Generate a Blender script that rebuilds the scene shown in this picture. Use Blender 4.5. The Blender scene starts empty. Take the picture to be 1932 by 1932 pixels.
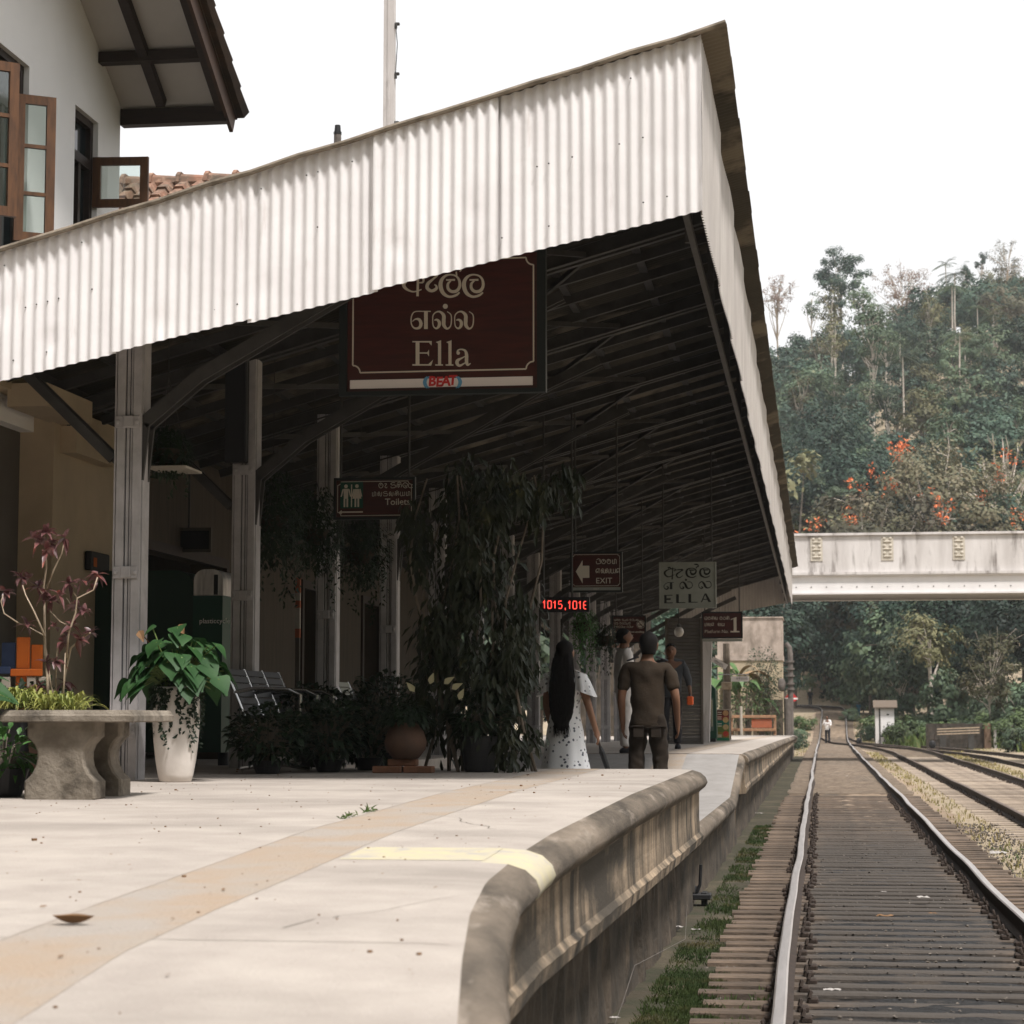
import bpy, math, random
from mathutils import Vector, Matrix, noise
V = Vector
R = math.radians
rng = random.Random(7)
sc = bpy.context.scene
COL = sc.collection

# ---------------------------------------------------------------- camera
CAM = V((0.0, 0.0, 1.5))
PSI, THETA, FPX = R(8.08), R(5.383), 4093.0
cam = bpy.data.cameras.new('camera')
cam.sensor_width = 36.0
cam.lens = 36.0 * FPX / 1932.0
cam.clip_start, cam.clip_end = 0.1, 3000.0
cam.dof.use_dof = True
cam.dof.focus_distance = 18.0
cam.dof.aperture_fstop = 6.3
cam_o = bpy.data.objects.new('camera', cam)
COL.objects.link(cam_o)
cam_o.location = CAM
cam_o.rotation_euler = (R(90) + THETA, 0, PSI)
sc.camera = cam_o

# ---------------------------------------------------------------- sky, sun, exposure
SUN_EL, SUN_AZ = R(62), R(139)          # azimuth clockwise from +Y: behind the camera, a little to the right
world = bpy.data.worlds.new('World')
sc.world = world
world.use_nodes = True
wn, wl = world.node_tree.nodes, world.node_tree.links
bg = wn['Background']
sky = wn.new('ShaderNodeTexSky')
sky.sky_type = 'NISHITA'
sky.sun_disc = False
sky.sun_elevation = SUN_EL
sky.sun_rotation = SUN_AZ
sky.air_density, sky.dust_density, sky.ozone_density = 1.0, 4.0, 1.0
# thin white cloud veil over the clear sky
tcw = wn.new('ShaderNodeTexCoord')
nzw = wn.new('ShaderNodeTexNoise')
nzw.inputs['Scale'].default_value = 1.6
nzw.inputs['Detail'].default_value = 4
rpw = wn.new('ShaderNodeValToRGB')
rpw.color_ramp.elements[0].position, rpw.color_ramp.elements[1].position = 0.3, 0.75
rpw.color_ramp.elements[0].color = (10.9, 10.85, 10.9, 1)
rpw.color_ramp.elements[1].color = (12.5, 12.4, 12.4, 1)
mxw = wn.new('ShaderNodeMixRGB')
mxw.inputs['Fac'].default_value = 0.93
wl.new(tcw.outputs['Generated'], nzw.inputs['Vector'])
wl.new(nzw.outputs['Fac'], rpw.inputs['Fac'])
wl.new(sky.outputs['Color'], mxw.inputs['Color1'])
wl.new(rpw.outputs['Color'], mxw.inputs['Color2'])
wl.new(mxw.outputs['Color'], bg.inputs['Color'])
bg.inputs['Strength'].default_value = 0.070
sun = bpy.data.lights.new('sun', 'SUN')
sun.energy = 3.9
sun.angle = R(9)
sun.color = (1.0, 0.955, 0.92)
sun_o = bpy.data.objects.new('sun', sun)
COL.objects.link(sun_o)
sdir = V((math.sin(SUN_AZ) * math.cos(SUN_EL), math.cos(SUN_AZ) * math.cos(SUN_EL), math.sin(SUN_EL)))
sun_o.rotation_euler = sdir.to_track_quat('Z', 'Y').to_euler()
sc.view_settings.view_transform = 'Standard'
sc.view_settings.look = 'None'
sc.view_settings.exposure = 0.45
sc.view_settings.gamma = 1.0
sc.cycles.max_bounces = 8
sc.cycles.transparent_max_bounces = 12
sc.cycles.volume_bounces = 2
sc.cycles.caustics_reflective = False
sc.cycles.caustics_refractive = False

# ---------------------------------------------------------------- helpers
_F = V((-math.sin(PSI) * math.cos(THETA), math.cos(PSI) * math.cos(THETA), math.sin(THETA)))
_R = V((math.cos(PSI), math.sin(PSI), 0))
_U = _R.cross(_F)

def ray(px, py):
    return _F + _R * ((px - 966) / FPX) - _U * ((py - 966) / FPX)

def at(px, py, Y):
    """Point of the place that the survey picture (1932 px) shows at px, py when it stands Y metres down the line."""
    d = ray(px, py)
    return CAM + d * (Y / d.y)

ORG = {}

def tag(o, label=None, cat=None, group=None, kind=None):
    if label: o['label'] = label
    if cat: o['category'] = cat
    if group: o['group'] = group
    if kind: o['kind'] = kind
    return o

def thing(name, label, cat, loc=(0, 0, 0), rz=0.0, group=None):
    o = bpy.data.objects.new(name, None)
    o.empty_display_size = 0.2
    COL.objects.link(o)
    o.location = loc
    o.rotation_euler = (0, 0, rz)
    ORG[o.name] = V(loc)
    return tag(o, label, cat, group)

def copy_tree(o, parent=None):
    c = o.copy()
    COL.objects.link(c)
    c.parent = parent
    for ch in list(o.children):
        copy_tree(ch, c)
    return c

class MB:
    """Collects geometry; build() links it as one mesh object."""
    def __init__(s):
        s.v, s.f, s.m, s.k = [], [], [], 0
    def add(s, vs, fs):
        o = len(s.v)
        s.v.extend(tuple(p) for p in vs)
        s.f.extend(tuple(i + o for i in f) for f in fs)
        s.m.extend([s.k] * len(fs))
        return s
    def box(s, x0, x1, y0, y1, z0, z1):
        return s.add([(x0, y0, z0), (x1, y0, z0), (x1, y1, z0), (x0, y1, z0), (x0, y0, z1), (x1, y0, z1), (x1, y1, z1), (x0, y1, z1)],
                     [(0, 3, 2, 1), (4, 5, 6, 7), (0, 1, 5, 4), (1, 2, 6, 5), (2, 3, 7, 6), (3, 0, 4, 7)])
    def obox(s, c, size, M=None):
        hx, hy, hz = size[0] / 2, size[1] / 2, size[2] / 2
        M = M or Matrix.Identity(3)
        c = V(c)
        vs = [c + M @ V(p) for p in ((-hx, -hy, -hz), (hx, -hy, -hz), (hx, hy, -hz), (-hx, hy, -hz), (-hx, -hy, hz), (hx, -hy, hz), (hx, hy, hz), (-hx, hy, hz))]
        return s.add(vs, [(0, 3, 2, 1), (4, 5, 6, 7), (0, 1, 5, 4), (1, 2, 6, 5), (2, 3, 7, 6), (3, 0, 4, 7)])
    def cbox(s, c, size, b=0.01, M=None):
        """Box with chamfered edges."""
        h = [q / 2 for q in size]
        b = min(b, min(h) * 0.6)
        M = M or Matrix.Identity(3)
        c = V(c)
        vs, idx = [], {}
        for sx in (-1, 1):
            for sy in (-1, 1):
                for sz in (-1, 1):
                    for ax in range(3):
                        p = [sx * (h[0] - b), sy * (h[1] - b), sz * (h[2] - b)]
                        p[ax] = (sx, sy, sz)[ax] * h[ax]
                        idx[(sx, sy, sz, ax)] = len(vs)
                        vs.append(c + M @ V(p))
        fs = []
        for ax in range(3):
            a, d = [q for q in range(3) if q != ax]
            for sg in (-1, 1):
                ring = []
                for u, w in ((-1, -1), (1, -1), (1, 1), (-1, 1)):
                    k = [0, 0, 0]
                    k[ax], k[a], k[d] = sg, u, w
                    ring.append(idx[(k[0], k[1], k[2], ax)])
                flip = (sg > 0) == (ax == 1)
                fs.append(tuple(reversed(ring)) if flip else tuple(ring))
        for ax in range(3):
            a, d = [q for q in range(3) if q != ax]
            for u in (-1, 1):
                for w in (-1, 1):
                    q = []
                    for t, nx in ((-1, a), (1, a), (1, d), (-1, d)):
                        k = [0, 0, 0]
                        k[ax], k[a], k[d] = t, u, w
                        q.append(idx[(k[0], k[1], k[2], nx)])
                    fs.append(tuple(q))
        for sx in (-1, 1):
            for sy in (-1, 1):
                for sz in (-1, 1):
                    fs.append(tuple(idx[(sx, sy, sz, ax)] for ax in range(3)))
        return s.add(vs, fs)
    def beam(s, a, b, w, h, up=(0, 0, 1)):
        a, b = V(a), V(b)
        d = b - a
        L = d.length
        d.normalize()
        x = d.cross(V(up))
        if x.length < 1e-5: x = d.cross(V((1, 0, 0)))
        x.normalize()
        z = x.cross(d)
        M = Matrix((x, d, z)).transposed()
        return s.obox((a + b) / 2, (w, L, h), M)
    def tube(s, pts, r, n=8, cap=True):
        pts = [V(p) for p in pts]
        rs = r if isinstance(r, (list, tuple)) else [r] * len(pts)
        vs, fs, prev = [], [], None
        for i, p in enumerate(pts):
            d = pts[min(i + 1, len(pts) - 1)] - pts[max(i - 1, 0)]
            if d.length < 1e-9: d = V((0, 0, 1))
            d.normalize()
            if prev is None:
                x = d.cross(V((0, 0, 1)))
                if x.length < 1e-3: x = d.cross(V((1, 0, 0)))
            else:
                x = prev - d * prev.dot(d)
                if x.length < 1e-4: x = d.cross(V((0, 1, 0)))
            x.normalize()
            prev = x
            y = d.cross(x)
            for k in range(n):
                t = 2 * math.pi * k / n
                vs.append(p + (x * math.cos(t) + y * math.sin(t)) * rs[i])
        for i in range(len(pts) - 1):
            for k in range(n):
                q = (k + 1) % n
                fs.append((i * n + k, i * n + q, (i + 1) * n + q, (i + 1) * n + k))
        if cap:
            fs.append(tuple(range(n - 1, -1, -1)))
            fs.append(tuple((len(pts) - 1) * n + k for k in range(n)))
        return s.add(vs, fs)
    def loft(s, rings, cap=True):
        n = len(rings[0])
        vs = [p for r_ in rings for p in r_]
        fs = []
        for i in range(len(rings) - 1):
            for k in range(n):
                q = (k + 1) % n
                fs.append((i * n + k, i * n + q, (i + 1) * n + q, (i + 1) * n + k))
        if cap:
            fs.append(tuple(range(n - 1, -1, -1)))
            fs.append(tuple((len(rings) - 1) * n + k for k in range(n)))
        return s.add(vs, fs)
    def lathe(s, prof, c=(0, 0, 0), n=24, cap=True):
        c = V(c)
        return s.loft([[c + V((r * math.cos(2 * math.pi * k / n), r * math.sin(2 * math.pi * k / n), z)) for k in range(n)] for r, z in prof], cap)
    def ell(s, c, rad, n=12, m=8):
        c = V(c)
        rings = []
        for i in range(1, m):
            t = math.pi * i / m
            rings.append([c + V((rad[0] * math.sin(t) * math.cos(2 * math.pi * k / n), rad[1] * math.sin(t) * math.sin(2 * math.pi * k / n), -rad[2] * math.cos(t))) for k in range(n)])
        return s.loft(rings)
    def prism(s, pts, d):
        pts = [V(p) for p in pts]
        d = V(d)
        n = len(pts)
        fs = [tuple(range(n)), tuple(range(2 * n - 1, n - 1, -1))]
        for k in range(n):
            q = (k + 1) % n
            fs.append((k, k + n, q + n, q))
        return s.add(pts + [p + d for p in pts], fs)
    def grid(s, P, nu, nv):
        vs = [P(i / nu, j / nv) for j in range(nv + 1) for i in range(nu + 1)]
        fs = [(j * (nu + 1) + i, j * (nu + 1) + i + 1, (j + 1) * (nu + 1) + i + 1, (j + 1) * (nu + 1) + i) for j in range(nv) for i in range(nu)]
        return s.add(vs, fs)
    def leaf(s, p, d, nrm, L, W, droop=0.3, fold=0.15, seg=3, tip=0.55):
        """A folded, drooping leaf blade: widest near the middle, pointed at the tip."""
        p, d = V(p), V(d).normalized()
        nrm = V(nrm)
        side = d.cross(nrm)
        if side.length < 1e-4: side = d.cross(V((0.3, 0.5, 0.8)))
        side.normalize()
        up = side.cross(d)
        vs, fs = [], []
        for i in range(seg + 1):
            t = i / seg
            w = W * 0.5 * math.sin(math.pi * min(1, t ** tip * 0.97 + 0.03)) if 0 < i < seg else W * 0.04
            c = p + d * (L * t * (1 - 0.25 * droop * t)) - V((0, 0, 1)) * (droop * L * t * t * 0.6)
            vs += [c - side * w + up * (fold * w), c, c + side * w + up * (fold * w)]
        for i in range(seg):
            a = i * 3
            fs += [(a, a + 1, a + 4, a + 3), (a + 1, a + 2, a + 5, a + 4)]
        return s.add(vs, fs)
    def card(s, p, d, nrm, L, W):
        """A small two-triangle leaf."""
        p, d = V(p), V(d).normalized()
        side = d.cross(V(nrm))
        if side.length < 1e-4: side = d.cross(V((0.3, 0.5, 0.8)))
        side.normalize()
        m = p + d * (L * 0.45)
        return s.add([p, m + side * (W / 2), p + d * L, m - side * (W / 2)], [(0, 1, 2, 3)])
    def build(s, name, mats, parent=None, smooth=False):
        me = bpy.data.meshes.new(name)
        o_ = ORG.get(parent.name, V((0, 0, 0))) if parent else V((0, 0, 0))
        vs = s.v if o_.length == 0 else [(a - o_.x, b - o_.y, c - o_.z) for a, b, c in s.v]
        me.from_pydata(vs, [], s.f)
        if not isinstance(mats, (list, tuple)): mats = [mats]
        for m in mats: me.materials.append(m)
        if len(mats) > 1: me.polygons.foreach_set('material_index', s.m)
        if smooth: me.polygons.foreach_set('use_smooth', [True] * len(me.polygons))
        me.update()
        o = bpy.data.objects.new(name, me)
        COL.objects.link(o)
        if parent:
            o.parent = parent
            ORG[o.name] = o_
        return o

def rv(r=rng):
    while True:
        p = V((r.uniform(-1, 1), r.uniform(-1, 1), r.uniform(-1, 1)))
        if 0.05 < p.length < 1: return p.normalized()

def rotz(a):
    return Matrix.Rotation(a, 3, 'Z')

def lerp(a, b, t):
    return a + (b - a) * t

def pl(x, tab):
    """Piecewise-linear table lookup."""
    if x <= tab[0][0]: return tab[0][1]
    for (a, b), (c, d) in zip(tab, tab[1:]):
        if x <= c: return b + (d - b) * (x - a) / (c - a)
    return tab[-1][1]

# ---------------------------------------------------------------- materials
def mat(name, c1, c2=None, scale=6.0, rough=0.75, metal=0.0, bump=0.0, bscale=40.0, spec=0.35, stretch=(1, 1, 1), lo=0.35, hi=0.65,
        c3=None, scale3=1.0, lo3=0.5, hi3=0.7, stretch3=(1, 1, 1), rand=0.0, translucent=0.0, coat=0.0, detail=6.0):
    m = bpy.data.materials.new(name)
    m.use_nodes = True
    n, l = m.node_tree.nodes, m.node_tree.links
    b = n['Principled BSDF']
    b.inputs['Roughness'].default_value = rough
    b.inputs['Metallic'].default_value = metal
    b.inputs['Specular IOR Level'].default_value = spec
    b.inputs['Coat Weight'].default_value = coat
    tc = n.new('ShaderNodeTexCoord')
    def nz(sc_, st, det=detail):
        mp = n.new('ShaderNodeMapping')
        mp.inputs['Scale'].default_value = st
        t = n.new('ShaderNodeTexNoise')
        t.inputs['Scale'].default_value = sc_
        t.inputs['Detail'].default_value = det
        t.inputs['Roughness'].default_value = 0.62
        l.new(tc.outputs['Object'], mp.inputs['Vector'])
        l.new(mp.outputs['Vector'], t.inputs['Vector'])
        return t.outputs['Fac']
    def ramp(src, lo_, hi_):
        r_ = n.new('ShaderNodeMapRange')
        r_.inputs['From Min'].default_value, r_.inputs['From Max'].default_value = lo_, hi_
        l.new(src, r_.inputs['Value'])
        return r_.outputs['Result']
    def mix(fac, a, b_):
        x = n.new('ShaderNodeMixRGB')
        if isinstance(fac, float): x.inputs['Fac'].default_value = fac
        else: l.new(fac, x.inputs['Fac'])
        for q, sck in ((a, 'Color1'), (b_, 'Color2')):
            if isinstance(q, tuple): x.inputs[sck].default_value = (*q, 1)
            else: l.new(q, x.inputs[sck])
        return x.outputs['Color']
    colr = None
    if c2 is not None: colr = mix(ramp(nz(scale, stretch), lo, hi), tuple(c1), tuple(c2))
    if c3 is not None: colr = mix(ramp(nz(scale3, stretch3), lo3, hi3), colr if colr is not None else tuple(c1), tuple(c3))
    if rand > 0:
        oi = n.new('ShaderNodeObjectInfo')
        h = n.new('ShaderNodeHueSaturation')
        l.new(ramp(oi.outputs['Random'], 0, 1), h.inputs['Value'])
        mr = h.inputs['Value'].links[0].from_node
        mr.inputs['To Min'].default_value, mr.inputs['To Max'].default_value = 1 - rand, 1 + rand
        if colr is not None: l.new(colr, h.inputs['Color'])
        else: h.inputs['Color'].default_value = (*c1, 1)
        colr = h.outputs['Color']
    if colr is None: b.inputs['Base Color'].default_value = (*c1, 1)
    else: l.new(colr, b.inputs['Base Color'])
    if bump:
        bp = n.new('ShaderNodeBump')
        bp.inputs['Strength'].default_value = bump
        bp.inputs['Distance'].default_value = 0.02
        l.new(nz(bscale, (1, 1, 1), 8.0), bp.inputs['Height'])
        l.new(bp.outputs['Normal'], b.inputs['Normal'])
    if translucent:
        tr = n.new('ShaderNodeBsdfTranslucent')
        if colr is None: tr.inputs['Color'].default_value = (*c1, 1)
        else: l.new(colr, tr.inputs['Color'])
        mx = n.new('ShaderNodeMixShader')
        mx.inputs['Fac'].default_value = translucent
        l.new(b.outputs['BSDF'], mx.inputs[1])
        l.new(tr.outputs['BSDF'], mx.inputs[2])
        l.new(mx.outputs['Shader'], n['Material Output'].inputs['Surface'])
    return m

def emis(name, c, s):
    m = bpy.data.materials.new(name)
    m.use_nodes = True
    b = m.node_tree.nodes['Principled BSDF']
    b.inputs['Base Color'].default_value = (*c, 1)
    b.inputs['Emission Color'].default_value = (*c, 1)
    b.inputs['Emission Strength'].default_value = s
    return m

def clear_glass(name, tint=(0.9, 0.95, 0.93), gloss=0.12):
    m = bpy.data.materials.new(name)
    m.use_nodes = True
    n, l = m.node_tree.nodes, m.node_tree.links
    t = n.new('ShaderNodeBsdfTransparent')
    t.inputs['Color'].default_value = (*tint, 1)
    g = n.new('ShaderNodeBsdfGlossy')
    g.inputs['Roughness'].default_value = 0.03
    x = n.new('ShaderNodeMixShader')
    x.inputs['Fac'].default_value = gloss
    l.new(t.outputs['BSDF'], x.inputs[1])
    l.new(g.outputs['BSDF'], x.inputs[2])
    l.new(x.outputs['Shader'], n['Material Output'].inputs['Surface'])
    return m

X = {}
X['platform'] = mat('platform concrete', (0.43, 0.385, 0.34), (0.34, 0.30, 0.265), 2.2, 0.9, bump=0.5, bscale=70, c3=(0.27, 0.24, 0.21), scale3=0.9, lo3=0.50, hi3=0.74, stretch3=(0.5, 1.5, 1), detail=10.0)
X['tactile'] = mat('tan tactile paving', (0.37, 0.285, 0.21), (0.36, 0.305, 0.25), 3, 0.9, bump=0.7, bscale=70, c3=(0.36, 0.32, 0.28), scale3=1.6, lo3=0.46, hi3=0.62)
X['yellow'] = mat('worn yellow paint', (0.48, 0.43, 0.27), (0.42, 0.38, 0.30), 9, 0.85, c3=(0.37, 0.34, 0.30), scale3=7, lo3=0.52, hi3=0.62)
X['nosing'] = mat('stained concrete nosing', (0.21, 0.17, 0.13), (0.052, 0.043, 0.033), 1.6, 0.9, bump=0.7, bscale=45, stretch=(2, 0.6, 2), detail=10.0, c3=(0.33, 0.28, 0.23), scale3=3, stretch3=(2, 0.5, 2), lo3=0.55, hi3=0.72)
X['pwall'] = mat('streaked concrete wall', (0.36, 0.275, 0.19), (0.040, 0.034, 0.026), 2.4, 0.92, bump=0.5, bscale=40, stretch=(3, 1.7, 0.30), lo=0.40, hi=0.64, detail=9.0, c3=(0.06, 0.05, 0.038), scale3=1.1, lo3=0.47, hi3=0.62, stretch3=(1.2, 0.7, 1.6))
X['stone'] = mat('old stone base', (0.11, 0.085, 0.062), (0.035, 0.03, 0.023), 2.5, 0.95, bump=1.0, bscale=9, stretch=(1, 0.6, 1.2), c3=(0.18, 0.135, 0.095), scale3=1.6, lo3=0.58, hi3=0.75)
X['tile'] = mat('grey ramp tiles', (0.30, 0.285, 0.27), (0.25, 0.235, 0.22), 4, 0.8, bump=0.1)
X['white_sheet'] = mat('white painted corrugated sheet', (0.84, 0.82, 0.82), (0.74, 0.72, 0.72), 1.6, 0.45, spec=0.5, bump=0.08, bscale=14, c3=(0.50, 0.46, 0.43), scale3=2.4, lo3=0.60, hi3=0.82, stretch3=(3.5, 3.5, 0.6))
X['grey_sheet'] = mat('weathered zinc fascia sheet', (0.52, 0.49, 0.46), (0.40, 0.37, 0.35), 2.2, 0.5, spec=0.45, bump=0.1, bscale=20, stretch=(1, 1, 0.4))
X['roof'] = mat('old roofing sheet', (0.065, 0.056, 0.042), (0.038, 0.033, 0.024), 1.4, 0.75, bump=0.15, c3=(0.17, 0.145, 0.11), scale3=0.5, lo3=0.54, hi3=0.60, stretch3=(1, 0.8, 1))
X['cap'] = mat('pale edge capping', (0.30, 0.255, 0.20), (0.14, 0.115, 0.085), 6, 0.8, bump=0.3)
X['steel'] = mat('dark painted steel', (0.060, 0.057, 0.053), (0.036, 0.034, 0.031), 5, 0.6, spec=0.3)
X['col_paint'] = mat('pale lilac white column paint', (0.47, 0.45, 0.455), (0.36, 0.345, 0.345), 7, 0.55, bump=0.06, bscale=30, c3=(0.22, 0.20, 0.19), scale3=9, lo3=0.70, hi3=0.78)
X['groove'] = mat('dark shadow gap steel', (0.05, 0.05, 0.055), rough=0.6)
X['plaster'] = mat('white rendered wall', (0.90, 0.885, 0.87), (0.86, 0.845, 0.83), 2, 0.9, bump=0.25, bscale=90)
X['beige'] = mat('beige rendered wall', (0.52, 0.42, 0.29), (0.44, 0.355, 0.245), 2, 0.9, bump=0.2, bscale=60)
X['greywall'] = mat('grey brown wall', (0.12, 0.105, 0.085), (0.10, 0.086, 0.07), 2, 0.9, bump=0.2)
X['darkwood'] = mat('dark stained wood', (0.035, 0.022, 0.016), (0.022, 0.014, 0.011), 6, 0.6, stretch=(1, 6, 6))
X['wood'] = mat('brown varnished wood', (0.135, 0.062, 0.027), (0.075, 0.036, 0.018), 5, 0.55, stretch=(5, 5, 1))
X['soffit'] = mat('grey white soffit board', (0.50, 0.47, 0.44), (0.45, 0.42, 0.39), 2, 0.85)
X['clay'] = mat('weathered clay tile', (0.26, 0.13, 0.085), (0.10, 0.08, 0.06), 3.5, 0.9, bump=0.6, bscale=14, c3=(0.36, 0.24, 0.17), scale3=9)
X['darkglass'] = mat('dark window glass', (0.012, 0.018, 0.02), rough=0.06, spec=0.6)
X['clear'] = clear_glass('clear glass')
X['benchstone'] = mat('mossy cast stone', (0.27, 0.235, 0.19), (0.145, 0.122, 0.095), 6, 0.92, bump=0.6, bscale=30, c3=(0.05, 0.042, 0.033), scale3=4, lo3=0.52, hi3=0.70)
X['whitepot'] = mat('white glazed pot', (0.72, 0.67, 0.62), (0.62, 0.57, 0.52), 5, 0.5, bump=0.08)
X['soil'] = mat('dark potting soil', (0.03, 0.022, 0.016), (0.06, 0.045, 0.03), 20, 0.95)
X['black'] = mat('matt black', (0.012, 0.012, 0.013), rough=0.6)
X['blackpot'] = mat('black plastic pot', (0.02, 0.02, 0.022), rough=0.45)
X['terracotta'] = mat('dusty terracotta', (0.13, 0.075, 0.05), (0.09, 0.055, 0.04), 9, 0.9)
X['brick'] = mat('loose red brick', (0.26, 0.12, 0.07), (0.18, 0.09, 0.055), 12, 0.9, bump=0.3)
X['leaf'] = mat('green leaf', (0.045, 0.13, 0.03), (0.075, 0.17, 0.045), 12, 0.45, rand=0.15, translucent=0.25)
X['bigleaf'] = mat('broad glossy leaf', (0.019, 0.060, 0.018), (0.036, 0.095, 0.028), 6, 0.55, spec=0.25, translucent=0.18, c3=(0.14, 0.18, 0.05), scale3=3, lo3=0.64, hi3=0.76)
X['redleaf'] = mat('dark red leaf', (0.17, 0.065, 0.06), (0.085, 0.04, 0.045), 9, 0.35, spec=0.6, translucent=0.2, c3=(0.50, 0.13, 0.07), scale3=4, lo3=0.58, hi3=0.66)
X['yleaf'] = mat('yellow green blade', (0.36, 0.34, 0.09), (0.22, 0.27, 0.07), 6, 0.5, translucent=0.25)
X['vine'] = mat('dark vine leaf', (0.014, 0.022, 0.010), (0.026, 0.032, 0.013), 3, 0.5, translucent=0.12, c3=(0.075, 0.072, 0.024), scale3=2.5, lo3=0.60, hi3=0.70)
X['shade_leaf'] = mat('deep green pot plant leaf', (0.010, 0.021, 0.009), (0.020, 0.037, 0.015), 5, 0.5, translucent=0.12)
X['drywood'] = mat('pale plant stem', (0.42, 0.34, 0.25), (0.30, 0.23, 0.16), 9, 0.8)
X['bark'] = mat('tree bark', (0.20, 0.165, 0.13), (0.11, 0.09, 0.07), 6, 0.9, bump=0.4)
X['palebark'] = mat('pale tree bark', (0.60, 0.53, 0.46), (0.40, 0.345, 0.29), 3, 0.9, bump=0.3)
X['maroon'] = mat('maroon sign panel', (0.072, 0.017, 0.013), (0.042, 0.012, 0.010), 3, 0.45, stretch=(1, 1, 9))
X['signframe'] = mat('black green sign frame', (0.012, 0.016, 0.015), rough=0.5)
X['letter'] = mat('cream sign lettering', (0.62, 0.56, 0.46), rough=0.6)
X['sign_white'] = mat('white sign strip', (0.78, 0.73, 0.71), rough=0.6)
X['sign_red'] = mat('red sign paint', (0.55, 0.03, 0.03), rough=0.6)
X['sign_blue'] = mat('blue sign paint', (0.12, 0.33, 0.55), rough=0.6)
X['sign_green'] = mat('green sign panel', (0.01, 0.07, 0.045), rough=0.6)
X['enamel'] = mat('dull enamel plate', (0.30, 0.31, 0.27), (0.25, 0.26, 0.22), 6, 0.5)
X['ink'] = mat('black sign paint', (0.012, 0.012, 0.01), rough=0.6)
X['led'] = emis('red lamp segments', (1.0, 0.07, 0.05), 1.5)
X['galv'] = mat('polished steel', (0.55, 0.55, 0.55), rough=0.25, metal=1.0)
X['rail_side'] = mat('rusty rail', (0.045, 0.03, 0.022), (0.025, 0.018, 0.014), 8, 0.85, bump=0.3)
X['rail_top'] = mat('worn rail head', (0.60, 0.56, 0.54), (0.48, 0.45, 0.43), 3, 0.42, metal=0.85, stretch=(6, 0.4, 1))
X['rail_dull'] = mat('dull rusty rail head', (0.16, 0.115, 0.09), (0.10, 0.075, 0.06), 3, 0.6, metal=0.3, stretch=(6, 0.4, 1))
X['sleeper_plain'] = mat('rusty brown sleeper', (0.20, 0.135, 0.09), (0.09, 0.065, 0.047), 4, 0.85, bump=0.5, bscale=25, stretch=(0.8, 4, 4), rand=0.25)
X['greysleeper'] = mat('grey brown sleeper', (0.30, 0.245, 0.19), (0.20, 0.16, 0.125), 4, 0.9, bump=0.4, rand=0.2)
X['concrete'] = mat('weathered white concrete', (0.68, 0.65, 0.63), (0.50, 0.47, 0.45), 0.8, 0.9, bump=0.2, bscale=20, stretch=(2, 2, 0.35), c3=(0.19, 0.165, 0.15), scale3=1.3, lo3=0.54, hi3=0.72, stretch3=(2.2, 2.2, 0.4))
X['whitegirder'] = mat('white painted girder', (0.76, 0.74, 0.73), (0.68, 0.66, 0.65), 1, 0.7)
X['darkunder'] = mat('dark steel soffit', (0.06, 0.055, 0.05), rough=0.8)
X['carved'] = mat('yellowish carved panel', (0.58, 0.53, 0.45), (0.46, 0.42, 0.35), 5, 0.9)
X['skin'] = mat('brown skin', (0.17, 0.085, 0.05), rough=0.55)
X['skin2'] = mat('light brown skin', (0.28, 0.15, 0.095), rough=0.55)
X['hair'] = mat('black hair', (0.006, 0.005, 0.005), (0.012, 0.010, 0.009), 30, 0.75, spec=0.15, stretch=(8, 8, 1))
X['khaki'] = mat('dark khaki uniform', (0.030, 0.019, 0.010), (0.023, 0.015, 0.008), 7, 0.9, bump=0.5, bscale=7)
X['khaki_dark'] = mat('dark khaki trousers', (0.021, 0.014, 0.008), (0.017, 0.011, 0.007), 7, 0.9, bump=0.5, bscale=7)
X['whitecloth'] = mat('white cotton', (0.78, 0.75, 0.73), (0.70, 0.67, 0.66), 5, 0.9, bump=0.4, bscale=8)
X['greycloth'] = mat('dark grey cotton', (0.055, 0.06, 0.068), rough=0.9, bump=0.4, bscale=8)
X['blackcloth'] = mat('black cotton', (0.02, 0.02, 0.024), rough=0.9, bump=0.4, bscale=8)
X['bluecloth'] = mat('blue cotton', (0.02, 0.10, 0.16), rough=0.9)
X['orange'] = mat('orange plastic', (0.75, 0.12, 0.02), rough=0.5)
X['orangewood'] = mat('orange painted board', (0.55, 0.13, 0.015), (0.45, 0.10, 0.012), 8, 0.7)
X['bluewood'] = mat('blue painted board', (0.03, 0.05, 0.11), (0.02, 0.035, 0.08), 8, 0.7)
X['whitewood'] = mat('off white painted board', (0.42, 0.38, 0.32), (0.36, 0.32, 0.27), 8, 0.8)
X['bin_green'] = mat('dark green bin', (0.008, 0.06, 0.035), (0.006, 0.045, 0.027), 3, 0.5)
X['rustwood'] = mat('rusty brown rail paint', (0.40, 0.22, 0.12), (0.26, 0.15, 0.09), 7, 0.85)
X['redpanel'] = mat('faded red panel', (0.38, 0.11, 0.05), (0.32, 0.10, 0.05), 5, 0.8)
X['brickwall'] = mat('yellow stone tower', (0.50, 0.41, 0.28), (0.40, 0.33, 0.23), 2, 0.9, bump=0.3, c3=(0.22, 0.18, 0.13), scale3=0.9, lo3=0.52, hi3=0.75)
X['pinkplaster'] = mat('stained pinkish plaster', (0.50, 0.41, 0.35), (0.36, 0.295, 0.245), 2, 0.9, c3=(0.12, 0.095, 0.07), scale3=1.4, lo3=0.46, hi3=0.72, stretch3=(1, 1, 0.5))
X['pipe'] = mat('grey iron pipe', (0.16, 0.14, 0.125), (0.10, 0.085, 0.075), 6, 0.7)
X['litter'] = mat('pale litter', (0.40, 0.375, 0.35), (0.28, 0.26, 0.24), 20, 0.8)
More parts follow.
